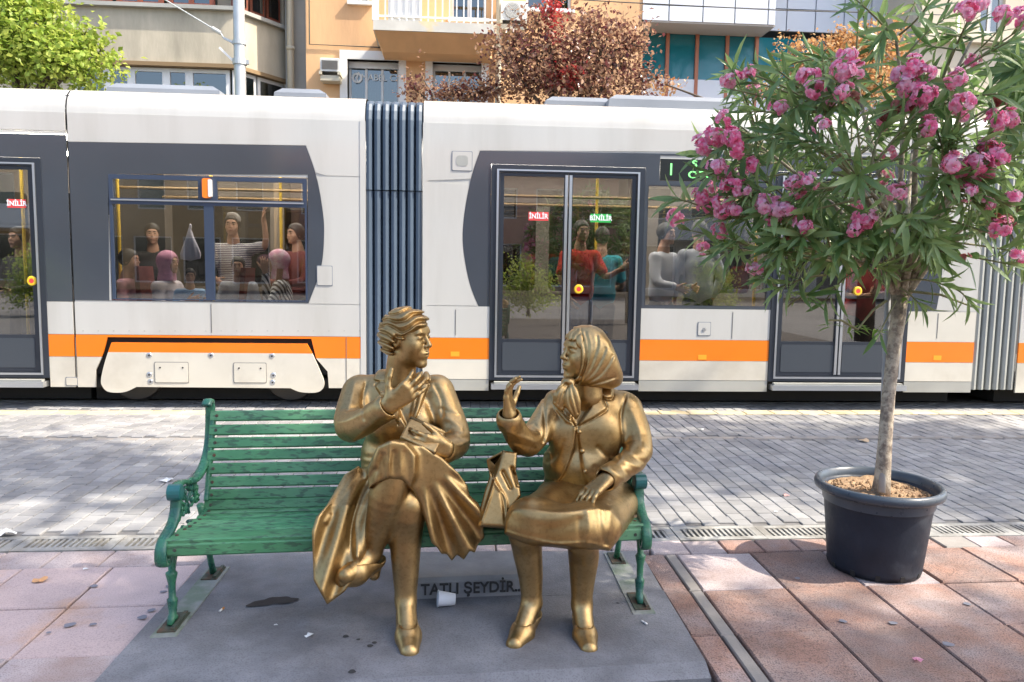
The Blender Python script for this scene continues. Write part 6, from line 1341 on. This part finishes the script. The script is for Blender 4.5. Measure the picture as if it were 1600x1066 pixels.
# ---- trees
def tree(name, label, base, h_trunk, blobs, n, ls, lm, group=None, rt=.09, seed=1, clump=18, bark=None, dense=1.0):
    """blobs: list of (centre, radii). Leaves sit on clumps scattered through the blobs."""
    r = random.Random(seed); t = thing(name, label, "tree", base, group); bark = bark or M_bark; tb = MB()
    top = Vector((base[0], base[1], h_trunk)); tb.tube([Vector(base), Vector(base).lerp(top, .5) + Vector((r.uniform(-.08, .08), r.uniform(-.08, .08), 0)), top], [rt, rt * .8, rt * .65], 10)
    V_, Q_ = [], []; tot = sum(b[1][0] * b[1][1] * b[1][2] for b in blobs)
    for c, R in blobs:
        c = Vector(c); tb.tube([top, top.lerp(c, .55) + Vector((0, 0, .15)), c], [rt * .45, rt * .3, rt * .12], 6, False); nb = max(3, int(n * R[0] * R[1] * R[2] / tot / clump))
        for k in range(nb):
            while True:
                q = Vector((r.uniform(-1, 1), r.uniform(-1, 1), r.uniform(-1, 1)))
                if .25 < q.length < 1: break
            q = q * (.55 + .45 * q.length); e = c + Vector((q.x * R[0], q.y * R[1], q.z * R[2]))
            if k % 3 == 0: tb.tube([c, c.lerp(e, .6) + Vector((0, 0, .06)), e], [rt * .12, rt * .08, rt * .04], 4, False)
            ax = (e - c).normalized() + Vector((0, 0, .3)); cs = ls * 2.6
            for _ in range(clump):
                p = e + Vector((r.gauss(0, 1), r.gauss(0, 1), r.gauss(0, .8))) * cs * .55 + ax * r.uniform(-1, 1) * cs * .6; d = Vector((r.gauss(0, 1), r.gauss(0, 1), r.gauss(-.3, .8))).normalized(); nn = Vector((r.gauss(0, .7), r.gauss(0, .7), 1)); s_ = d.cross(nn).normalized(); L = ls * r.uniform(.7, 1.3); b = len(V_)
                up = s_.cross(d) * (L * .12); V_.extend([tuple(p), tuple(p + d * L * .5 + s_ * L * .34 + up), tuple(p + d * L), tuple(p + d * L * .5 - s_ * L * .34 + up)]); Q_.append((b, b + 1, b + 2)); Q_.append((b, b + 2, b + 3))
    tb.out("trunk", bark, t, True); o = mknp("crown", np.array(V_), np.array(Q_), lm, t, False); return t
M_lg = leaf_mat("yellow_green_leaf", (.26, .38, .06), (.46, .52, .11), .5, .45); M_plum = leaf_mat("purple_plum_leaf", (.13, .042, .045), (.46, .29, .18), .42, .25); M_amber = leaf_mat("amber_plum_leaf", (.42, .19, .07), (.62, .42, .20), .45, .4); M_rp = leaf_mat("red_plum_leaf", (.42, .03, .04), (.55, .10, .08), .45, .4); M_dk = leaf_mat("street_tree_leaf", (.045, .10, .022), (.085, .16, .03), .35, .4)
M_dbark = mat("dark_bark", (.09, .07, .055), .9, var=.2, vscale=9, bump=.4, bscale=40)
def blob(px, py, rx, ry, Y, ry3=None): c = at(px, py, Y); k = Y / FPX; return (tuple(c), (rx * k, ry3 or rx * k * .8, ry * k))
tree("lime_tree", "bright yellow green tree behind the left end of the tram", (X(20, 11.4), 11.4, 0), 3.2, [blob(20, 60, 75, 60, 11.4), blob(75, 20, 25, 35, 11.4), blob(95, 95, 70, 35, 11.3), blob(130, 60, 28, 32, 11.4), blob(150, 90, 26, 30, 11.4), blob(-40, 80, 60, 60, 11.6), blob(30, 0, 55, 30, 11.6)], 11000, .085, M_lg, seed=3, bark=M_dbark)
plum = tree("plum_tree", "large purple leaved plum tree behind the middle of the tram", (X(890, 11.5), 11.5, 0), 3.0, [blob(845, 95, 85, 60, 11.5), blob(940, 95, 80, 60, 11.6), blob(800, 105, 45, 50, 11.4), blob(985, 70, 38, 42, 11.5), blob(930, 40, 45, 34, 11.6), blob(840, 40, 40, 32, 11.5), blob(1005, 130, 45, 24, 11.4), blob(890, 120, 90, 40, 11.4)], 8500, .070, M_plum, seed=4, bark=M_dbark)
tree("plum_tree", "small red leaved plum sapling below the cafe windows", (X(690, 11.6), 11.6, 0), 3.4, [blob(648, 140, 18, 14, 11.6), blob(660, 122, 8, 15, 11.6), blob(705, 147, 42, 9, 11.6), blob(755, 143, 34, 11, 11.6)], 1500, .06, M_plum, seed=6, rt=.05, bark=M_dbark)
tree("plum_tree", "amber leaved plum tree behind the oleander in front of the office", (X(1330, 11.8), 11.8, 0), 3.0, [blob(1250, 110, 40, 42, 11.8), blob(1235, 75, 16, 38, 11.8), blob(1310, 85, 60, 34, 11.8), blob(1370, 75, 55, 34, 11.8), blob(1330, 130, 90, 40, 11.9), blob(1190, 140, 40, 16, 11.6), blob(1040, 132, 22, 18, 11.5)], 9000, .062, M_amber, seed=8, bark=M_dbark)
tree("plum_tree", "slim plum shoot with bright red young leaves in front of the orange wall", (X(860, 11.35), 11.35, 0), 3.6, [blob(862, 20, 11, 34, 11.35), blob(866, 52, 9, 16, 11.35), blob(885, 122, 20, 10, 11.2)], 800, .055, M_rp, seed=9, rt=.03, bark=M_dbark)
# street trees over the pavement: out of the frame, their shade falls on the bench and road
GT = "street trees over the pavement"; HT = 10.6; KX, KY = math.cos(SUN_AZ) / math.tan(SUN_EL), math.sin(SUN_AZ) / math.tan(SUN_EL)
def over(gx, gy, rx, ry, rz=.9, h=HT): return ((gx + KX * h, gy + KY * h, h), (rx, ry, rz))     # crown part whose shade falls round (gx, gy)
tree("street_tree", "tall street tree over the pavement, shading the bench", (8.6, .2, 0), 7.4, [over(-.3, 3.15, 1.3, .8), over(-2.2, 3.0, 1.2, .9), over(-3.8, 2.8, 1.2, 1.2), over(.6, 2.6, .9, .6), over(-1.2, 2.2, 1.6, .7, .8, 9.8), over(-.9, 3.4, .8, .35, .5, 9.6)], 8200, .17, M_dk, GT, .2, 11, 16, M_dbark)
tree("street_tree", "tall street tree further right, dappling the road and pot", (12.5, 3.2, 0), 7.6, [over(2.4, 5.9, 1.6, .9, .7), over(.9, 6.0, 1.2, .7, .6), over(4.3, 6.4, 1.6, .9, .7), over(3.7, 4.9, 1.3, .6, .6), over(2.4, 2.7, .9, .6, .5), over(4.6, 3.2, 1.2, .8, .7), over(1.8, 7.2, 1.6, .3, .4)], 6900, .17, M_dk, GT, .2, 12, 16, M_dbark)
tree("street_tree", "street tree dappling the road left of the bench", (4.6, -4.2, 0), 7.8, [over(-2.4, 5.4, 1.1, .55, .5), over(-3.9, 5.9, 1.2, .5, .5), over(-1.0, 5.2, .9, .4, .5), over(-4.6, 5.0, 1.1, .5, .5)], 2900, .17, M_dk, GT, .17, 14, 16, M_dbark)
# shrubs across the pavement, mirrored in the tram glass
for (px, py, rpx, lb) in ((826, 440, 42, "round bright green shrub mirrored in the tram door glass"), (60, 430, 40, "green shrub mirrored in the left door glass"), (1110, 445, 40, "green shrub mirrored in the right tram window")):
    c = at(px, py, 7.9 * 2 + 6.5); tree("shrub", lb, (float(c[0]), -6.5, 0), .5, [((float(c[0]), -6.5, float(c[2])), (rpx * .0186, .7, .75)), ((float(c[0]) - .4, -6.4, float(c[2]) - .45), (.5, .5, .5)), ((float(c[0]) + .4, -6.6, float(c[2]) - .4), (.5, .5, .5))], 2600, .09, M_lg, None, .06, int(px), 16, M_dbark)

cb_ = MB().tube([(X(484, YO, 0), YO - .03, 9), (X(484, YO, 60), YO - .03, Z(70, YO, 484)), (X(640, YO, 80), YO - .03, Z(77, YO, 640)), (X(770, YO, 80), YO - .03, Z(74, YO, 770))], .012, 5).out("facade_cable", M_dim, b2)
for a_, b_ in ((W1[0] + .08, W1[0] + .5), (W2[1] - .55, W2[1] - .08)):
    v = []; n = 9
    for k in range(n + 1): v += [(a_ + (b_ - a_) * k / n, YO + .32 + .03 * math.sin(k * 1.9), wz0), (a_ + (b_ - a_) * k / n, YO + .32 + .03 * math.sin(k * 1.9), wz1 - .12)]
    mk("curtain", v, [(2 * k, 2 * k + 2, 2 * k + 3, 2 * k + 1) for k in range(n)], M_trim, b2)
# ================================================================== passengers behind the tram glass
def cloth(name, c, stripe=None, sc=60, axis='Z'):
    m = mat(name, c, .85, var=.12, vscale=12, bump=.1, bscale=40)
    if stripe:
        nt = m.node_tree; N, L = nt.nodes, nt.links; g_ = N.new("ShaderNodeNewGeometry"); w = N.new("ShaderNodeTexWave"); w.wave_type = 'BANDS'; w.bands_direction = axis; w.inputs["Scale"].default_value = sc; w.inputs["Distortion"].default_value = .6
        L.new(g_.outputs["Position"], w.inputs["Vector"]); r = N.new("ShaderNodeMapRange"); r.inputs[1].default_value = .45; r.inputs[2].default_value = .55; L.new(w.outputs["Fac"], r.inputs[0]); mx = N.new("ShaderNodeMix"); mx.data_type = 'RGBA'; L.new(r.outputs[0], mx.inputs[0]); mx.inputs[6].default_value = (*c, 1); mx.inputs[7].default_value = (*stripe, 1); L.new(mx.outputs[2], N["Principled BSDF"].inputs["Base Color"])
    return m
M_skin = mat("skin", (.50, .28, .19), .55, var=.06, vscale=20); M_hair = mat("dark_hair", (.018, .013, .011), .5, bump=.3, bscale=90); M_hairg = mat("brown_hair", (.07, .045, .03), .5, bump=.3, bscale=90)
M_eye = mat("dark_eye", (.03, .02, .015), .4); M_lip = mat("lips", (.32, .10, .09), .5)
M_jean = cloth("blue_jeans", (.13, .19, .36)); M_trou = cloth("dark_trousers", (.03, .03, .035))
def person(px, py, Y, yaw, pose, shirt, label, hair=M_hair, scarf=None, s=1.0, arms=None, trousers=M_trou, cap=None, lean=0.0):
    H = np.array(at(px, py, Y)); ya = math.radians(yaw); M = frame(ya, 0, 0); f, l = M[:, 0], M[:, 1]; up = np.array((0, 0, 1.0))
    def Lc(a, b, c): return H + (f * a + l * b + up * c) * s
    zf = .34; t = thing("person", label, "person", (H[0], H[1], zf), "tram passengers"); hipz = -.78 if pose == 'sit' else -.80
    sh = [Lc(-.03 - lean * .35, q * .17, -.265) for q in (-1, 1)]; hp = Lc(-.05 - lean, 0, hipz)
    hh = .0075; lo = H - np.array((.75, .6, H[2] - zf)) ; hi = H + np.array((.75, .6, .30)); lo[1] = max(lo[1], YT + .03)
    A = arms or [((.06, -.24, -.52), (.26, -.16, -.58)), ((.06, .24, -.52), (.26, .16, -.58))]
    S = Field(H + np.array((-.55, -.42, -1.0 * s)), H + np.array((.55, .42, .42)), hh)
    head(S, H, M, .95 * s, True, True); S.cap(Lc(-.04, 0, -.16), Lc(-.05, 0, -.4), .06 * s, .10 * s, .03)
    for i in (0, 1):
        e, w = Lc(*A[i][0]), Lc(*A[i][1]); S.chain([sh[i], e, w], [.04 * s, .036 * s, .026 * s], .01); d = _n(w - e); hand(S, w, d, -up if abs(d[2]) < .8 else f, f if abs(d[2]) > .8 else up, .95 * s, k=.006)
    S.mesh("body", M_skin, t)
    hd = lambda a, b, c: tuple(H + M @ (np.array((a, b, c)) * .95 * s))
    for q in (-1, 1):
        MB().tube([hd(.078, q * .018, .006), hd(.087, q * .030, .006), hd(.076, q * .044, .005)], [.004 * s, .0075 * s, .004 * s], 6).out("eye", M_eye, t, True)
        MB().tube([hd(.092, q * .012, .027), hd(.091, q * .030, .031), hd(.076, q * .050, .025)], [.0055 * s, .006 * s, .003 * s], 6).out("eyebrow", hair, t, True)
    MB().tube([hd(.092, -.022, -.061), hd(.1035, 0, -.0615), hd(.092, .022, -.061)], [.003 * s, .006 * s, .003 * s], 6).out("mouth", M_lip, t, True)
    C = Field(H + np.array((-.55, -.42, -1.02 * s)), H + np.array((.55, .42, .20)), .011)
    C.ell(Lc(-.04 - lean * .4, 0, -.40), np.array((.125, .19, .21)) * s, M, .02); C.ell(Lc(-.05 - lean * .8, 0, -.63), np.array((.125, .175, .20)) * s, M, .06); C.cap(sh[0], sh[1], .062 * s, .062 * s, .05); C.ell(Lc(.0, 0, -.155), np.array((.07, .075, .05)) * s, M, .01, True)
    for i in (0, 1):
        e, w = Lc(*A[i][0]), Lc(*A[i][1]); 
        if scarf is not None or shirt.name.startswith("long"): C.chain([sh[i], e, e + (w - e) * .85], [.062 * s, .056 * s, .044 * s], .03)
        else: C.chain([sh[i], sh[i] + (e - sh[i]) * .75], [.064 * s, .062 * s], .03)
    C.mesh("shirt", shirt, t)
    Hf = Field(H - .2 * s, H + .22 * s, .007)
    if scarf is not None:
        Hf.ell(Lc(-.02, 0, .02), np.array((.125, .098, .122)) * s, M, .01); Hf.cap(Lc(-.02, 0, -.06), Lc(-.03, 0, -.18), .085 * s, .10 * s, .04); Hf.ell(Lc(.10, 0, -.025), np.array((.085, .062, .092)) * s, M, .02, True); Hf.mesh("headscarf", scarf, t)
    else:
        Hf.ell(Lc(-.018, 0, .028), np.array((.110, .087, .104)) * s, M, .01); Hf.ell(Lc(.110, 0, -.015), np.array((.085, .11, .080)) * s, M, .015, True); Hf.ell(Lc(.075, 0, -.09), np.array((.085, .13, .085)) * s, M, .015, True); Hf.ell(Lc(-.02, 0, -.15), np.array((.2, .2, .075)) * s, M, .015, True); Hf.mesh("hair", hair, t)
    if cap is not None:
        K = Field(H - .05, H + .25, .006); K.ell(Lc(-.01, 0, .06), np.array((.112, .090, .085)) * s, M, .01); K.ell(Lc(.10, 0, .045), np.array((.075, .07, .012)) * s, M, .01); K.ell(Lc(0, 0, -.01), np.array((.2, .2, .05)) * s, M, .005, True); K.mesh("cap", cap, t)
    fl_ = np.array((1.0 if f[0] >= 0 else -1.0, 0, 0)) if pose == 'sit' else f; ll_ = np.cross(up, fl_)
    Tf = Field(np.array((H[0] - .6, H[1] - .5, zf)), np.array((H[0] + .6, H[1] + .5, hp[2] + .2)), .013)
    for q in (-1, 1):
        if pose == 'sit':
            kn = hp + fl_ * .42 * s + ll_ * q * .10 * s + up * .02; Tf.chain([hp + l * q * .08, kn, np.array((kn[0], kn[1], zf + .08))], [.085 * s, .065 * s, .045 * s], .03, n=3)
        else:
            ft = np.array((hp[0], hp[1], zf + .07)) + l * q * .10 + f * .04; Tf.chain([hp + l * q * .08, (hp + ft) / 2 + l * q * .03 + f * .02, ft], [.092 * s, .07 * s, .05 * s], .03, n=3)
    Tf.mesh("trousers", trousers, t)
    for q in (-1, 1):
        b = (hp + fl_ * .42 * s + ll_ * q * .10) if pose == 'sit' else (hp + l * q * .10 + f * .04); b = np.array((b[0], b[1], zf)); MB().add([tuple(b + fl_ * a + ll_ * c_ + up * z_) for z_, k in ((0, 1), (.07, .75)) for a, c_ in ((-.08, -.045 * k), (.19 * k, -.045 * k), (.19 * k, .045 * k), (-.08, .045 * k))], [(3, 2, 1, 0), (4, 5, 6, 7), (0, 1, 5, 4), (1, 2, 6, 5), (2, 3, 7, 6), (3, 0, 4, 7)]).out("shoe", M_trou, t)
    return t
c_pink = cloth("long_pink_knit", (.62, .30, .34)); c_lil = cloth("long_lilac_jacket", (.55, .50, .55)); c_navy = cloth("navy_white_stripe", (.06, .05, .13), (.72, .70, .70), 16); c_grey = cloth("long_grey_hoodie", (.42, .45, .52)); c_bw = cloth("long_black_white_stripe", (.03, .03, .05), (.80, .80, .80), 9, 'DIAGONAL'); c_blue = cloth("light_blue_top", (.32, .48, .72)); c_red = cloth("red_polo", (.62, .025, .02)); c_teal = cloth("turquoise_shirt", (.03, .34, .42)); c_wht = cloth("long_white_check_shirt", (.70, .70, .74), (.46, .48, .58), 30); c_gw = cloth("long_pale_grey_shirt", (.50, .53, .62)); c_dk = cloth("long_dark_coat", (.035, .03, .03)); c_mar = cloth("long_maroon_top", (.16, .03, .03))
s_pink = mat("pink_headscarf", (.66, .30, .44), .8, var=.2, vscale=25, bump=.4, bscale=30); s_pink2 = mat("rose_patterned_headscarf", (.70, .32, .50), .8, col2=(.80, .62, .70), c2scale=14, bump=.4, bscale=30)
person(203, 407, 8.34, 85, 'sit', c_pink, "dark haired person in a pink top seated at the left end of the tram window", s=.95, lean=-.06)
person(264, 411, 8.32, 75, 'sit', c_lil, "woman in a plain pink headscarf and lilac jacket seated by the tram window", scarf=s_pink, s=.95, arms=[((.08, -.24, -.5), (.30, -.14, -.42)), ((.10, .24, -.48), (.36, .05, -.42))])
person(297, 432, 8.22, 20, 'sit', c_blue, "small child in a light blue top on a lap at the tram window", s=.66)
person(363, 352, 8.75, 5, 'stand', c_navy, "standing man in a striped tee and cap with one arm raised", cap=mat("grey_cap", (.25, .23, .22), .8), arms=[((.08, -.24, -.50), (.25, -.12, -.6)), ((.10, .36, -.22), (.16, .36, .06))])
person(372, 416, 8.30, 8, 'sit', c_grey, "boy in a grey hooded top looking out of the tram window", s=.82)
person(433, 409, 8.30, -78, 'sit', c_bw, "woman in a patterned rose headscarf with a black and white striped top", scarf=s_pink2, s=.95, arms=[((.10, -.22, -.45), (.13, -.03, -.10)), ((.10, .24, -.5), (.30, .12, -.5))])
person(238, 366, 9.25, 20, 'stand', c_dk, "person in a dark coat standing behind the seats of the left window"); person(461, 366, 9.2, -40, 'stand', c_mar, "person in a maroon top standing at the right end of the left window")
person(909, 362, 8.42, 12, 'stand', c_red, "man in a red polo shirt standing inside the tram door", trousers=M_jean, arms=[((.04, -.25, -.5), (.14, -.18, -.72)), ((.08, .25, -.48), (.20, .40, -.40))])
person(941, 372, 8.78, 165, 'stand', c_teal, "man in a turquoise shirt with his back to the tram door glass", hair=M_hair)
person(1042, 366, 8.45, 40, 'stand', c_wht, "man in a pale checked shirt at the left of the right tram window"); person(1092, 362, 8.50, 178, 'stand', c_gw, "man in a pale grey tee seen from behind in the right tram window", arms=[((-.02, -.26, -.5), (.12, -.22, -.74)), ((-.02, .26, -.5), (.12, .22, -.74))])
person(1352, 392, 8.52, 0, 'stand', cloth("faded_red_tee", (.48, .05, .05)), "man in a faded red tee inside the tram door behind the oleander trunk", arms=[((.06, -.24, -.5), (.22, -.02, -.50)), ((.06, .24, -.5), (.22, .02, -.46))])
person(28, 372, 8.9, -20, 'stand', c_dk, "person in dark clothes inside the tram door at the left edge")
pbag = Field(at(297, 385, 8.2) - np.array((.25, .15, .35)), at(297, 385, 8.2) + np.array((.25, .15, .38)), .008)
pbag.dome([(296, 350), (290, 372), (281, 398), (282, 405), (298, 408), (314, 404), (314, 396), (304, 370), (299, 350)], at(297, 392, 8.2), (.16, .07, .32), None, .01, .03)
for pl in ([(297, 355), (292, 380), (288, 400)], [(298, 360), (299, 400)], [(299, 358), (305, 380), (309, 400)]): pbag.emboss(pl, -.012, closed=False, wid=1.6)
o = pbag.mesh("plastic_bag", mat("white_plastic_bag", (.62, .60, .72), .5)); setp(o, "white plastic bag hanging in the left tram window", "bag")
# ================================================================== litter on the ground
M_cup = mat("white_plastic_cup", (.74, .76, .80), .4); M_cig = mat("cigarette_paper", (.78, .76, .72), .8); M_filt = mat("orange_filter", (.62, .26, .06), .8); M_paper = mat("white_scrap", (.70, .70, .68), .8)
ca, cb = np.array(atz(684, 936, P_T + .034)), np.array(atz(716, 938, P_T + .022)); ca[2] = P_T + .036; cb[2] = P_T + .026; ax_ = Vector(cb - ca).normalized(); Lc_ = .075
q_ = ax_.to_track_quat('Z', 'Y').to_matrix().to_4x4(); cupM = Matrix.Translation(Vector(ca)) @ q_
def lathe_at(prof, seg, Mx):
    m = MB().lathe((0, 0, 0), prof, seg); m.v = [tuple(Mx @ Vector(v)) for v in m.v]; return m
cup = thing("plastic_cup", "white plastic cup lying by the inscription between the bronze legs", "cup", tuple(ca))
lathe_at([(.034, 0), (.0335, .004), (.0245, Lc_), (.0005, Lc_), (.0005, Lc_ - .002), (.0232, Lc_ - .002), (.0325, .0)], 24, cupM).out("cup_wall", M_cup, cup, True)
lathe_at([(.0325, -.001), (.0365, -.001), (.0365, .003), (.0335, .003)], 24, cupM).out("rim", M_cup, cup, True)
def butt(px0, py0, px1, py1, z, label, fm):
    a, b = np.array(atz(px0, py0, z)), np.array(atz(px1, py1, z)); d = _n(b - a); t = thing("cigarette_butt", label, "cigarette", tuple(a)); L = .034; m = a + d * L * .5
    MB().tube([tuple(a), tuple(m)], .0042, 8).out("paper_end", M_cig, t, True); MB().tube([tuple(m), tuple(a + d * L)], .0044, 8).out("filter", fm, t, True)
butt(343, 955, 353, 947, P_T + .0045, "cigarette end with an orange filter on the plinth near the left bench leg", M_filt); butt(1002, 970, 1012, 976, P_T + .0045, "white cigarette end on the plinth near the right bench leg", M_cig)
def scrap(px, py, z, s, label, seed, name="paper_scrap", m=M_paper):
    r = random.Random(seed); c = atz(px, py, z); v = []; n = 9
    for i in range(n): a = 2 * PI * i / n; q = s * r.uniform(.6, 1.1); v.append((c[0] + q * math.cos(a), c[1] + q * .8 * math.sin(a), z + r.uniform(.001, s * .5)))
    v.append((c[0], c[1], z + s * .35)); o = mk(name, v, [(i, (i + 1) % n, n) for i in range(n)], m); setp(o, label, "litter")
scrap(484, 994, P_T, .022, "crumpled pale scrap on the plinth left of the bronze shoe", 1); scrap(431, 977, P_T, .009, "tiny white scrap on the plinth below the damp stain", 2)
scrap(262, 752, 0, .05, "white paper scrap on the road beside the bench armrest", 3); scrap(12, 836, 0, .06, "pale crumpled paper at the drain edge far left", 4); scrap(63, 909, .003, .035, "thin orange peel strip on the left pink tile", 5, "peel_strip", mat("orange_peel", (.62, .33, .15), .8)); scrap(134, 890, .003, .016, "small white scrap in the tile joint left of the bench", 6); scrap(1212, 800, 0, .018, "small white square scrap on the road before the drain", 7); scrap(1096, 672, 0, .035, "white scrap on the road right of the headscarfed statue", 8); scrap(1350, 690, 0, .06, "dry leaf on the road behind the plant pot", 9, "dry_leaf", mat("dry_leaf", (.40, .30, .2), .8)); scrap(1228, 775, 0, .03, "pinkish fallen petal on the grey road pavers", 10, "fallen_petal", mat("fallen_petal", (.55, .33, .30), .8)); scrap(1433, 1032, .003, .022, "bright pink petal on a dark red tile", 11, "fallen_petal", M_fl); scrap(258, 862, .0, .05, "white paper scrap under the left end of the bench", 12)
# dark chewing-gum spots trodden into the paving
M_gum = mat("trodden_gum", (.22, .22, .25), .9, spec=.1)
for i, (px, py, r_) in enumerate(((109, 978, .022), (145, 977, .014), (76, 990, .010), (147, 917, .018), (223, 966, .02), (237, 955, .016), (266, 917, .02), (255, 926, .014), (1395, 975, .018), (1481, 1008, .022), (1317, 972, .016), (1511, 945, .016), (1246, 905, .014))):
    c = atz(px, py, .0); n = 14; v = [(c[0] + r_ * (1 + .18 * math.sin(3 * a + i)) * math.cos(a), c[1] + r_ * .9 * (1 + .2 * math.sin(2 * a + i)) * math.sin(a), .0052) for a in (2 * PI * k / n for k in range(n))]
    mk("gum_spot", v, [tuple(range(n))], M_gum, side)
for i, (px, py, r_) in enumerate(((585, 1005, .010), (578, 1010, .012), (540, 995, .012), (550, 1050, .014), (965, 943, .006), (560, 1000, .008))):
    c = atz(px, py, P_T); n = 12; v = [(c[0] + r_ * (1 + .2 * math.sin(3 * a + i)) * math.cos(a), c[1] + r_ * math.sin(a), P_T + .0022) for a in (2 * PI * k / n for k in range(n))]
    mk("gum_spot", v, [tuple(range(n))], M_letter, plinth)
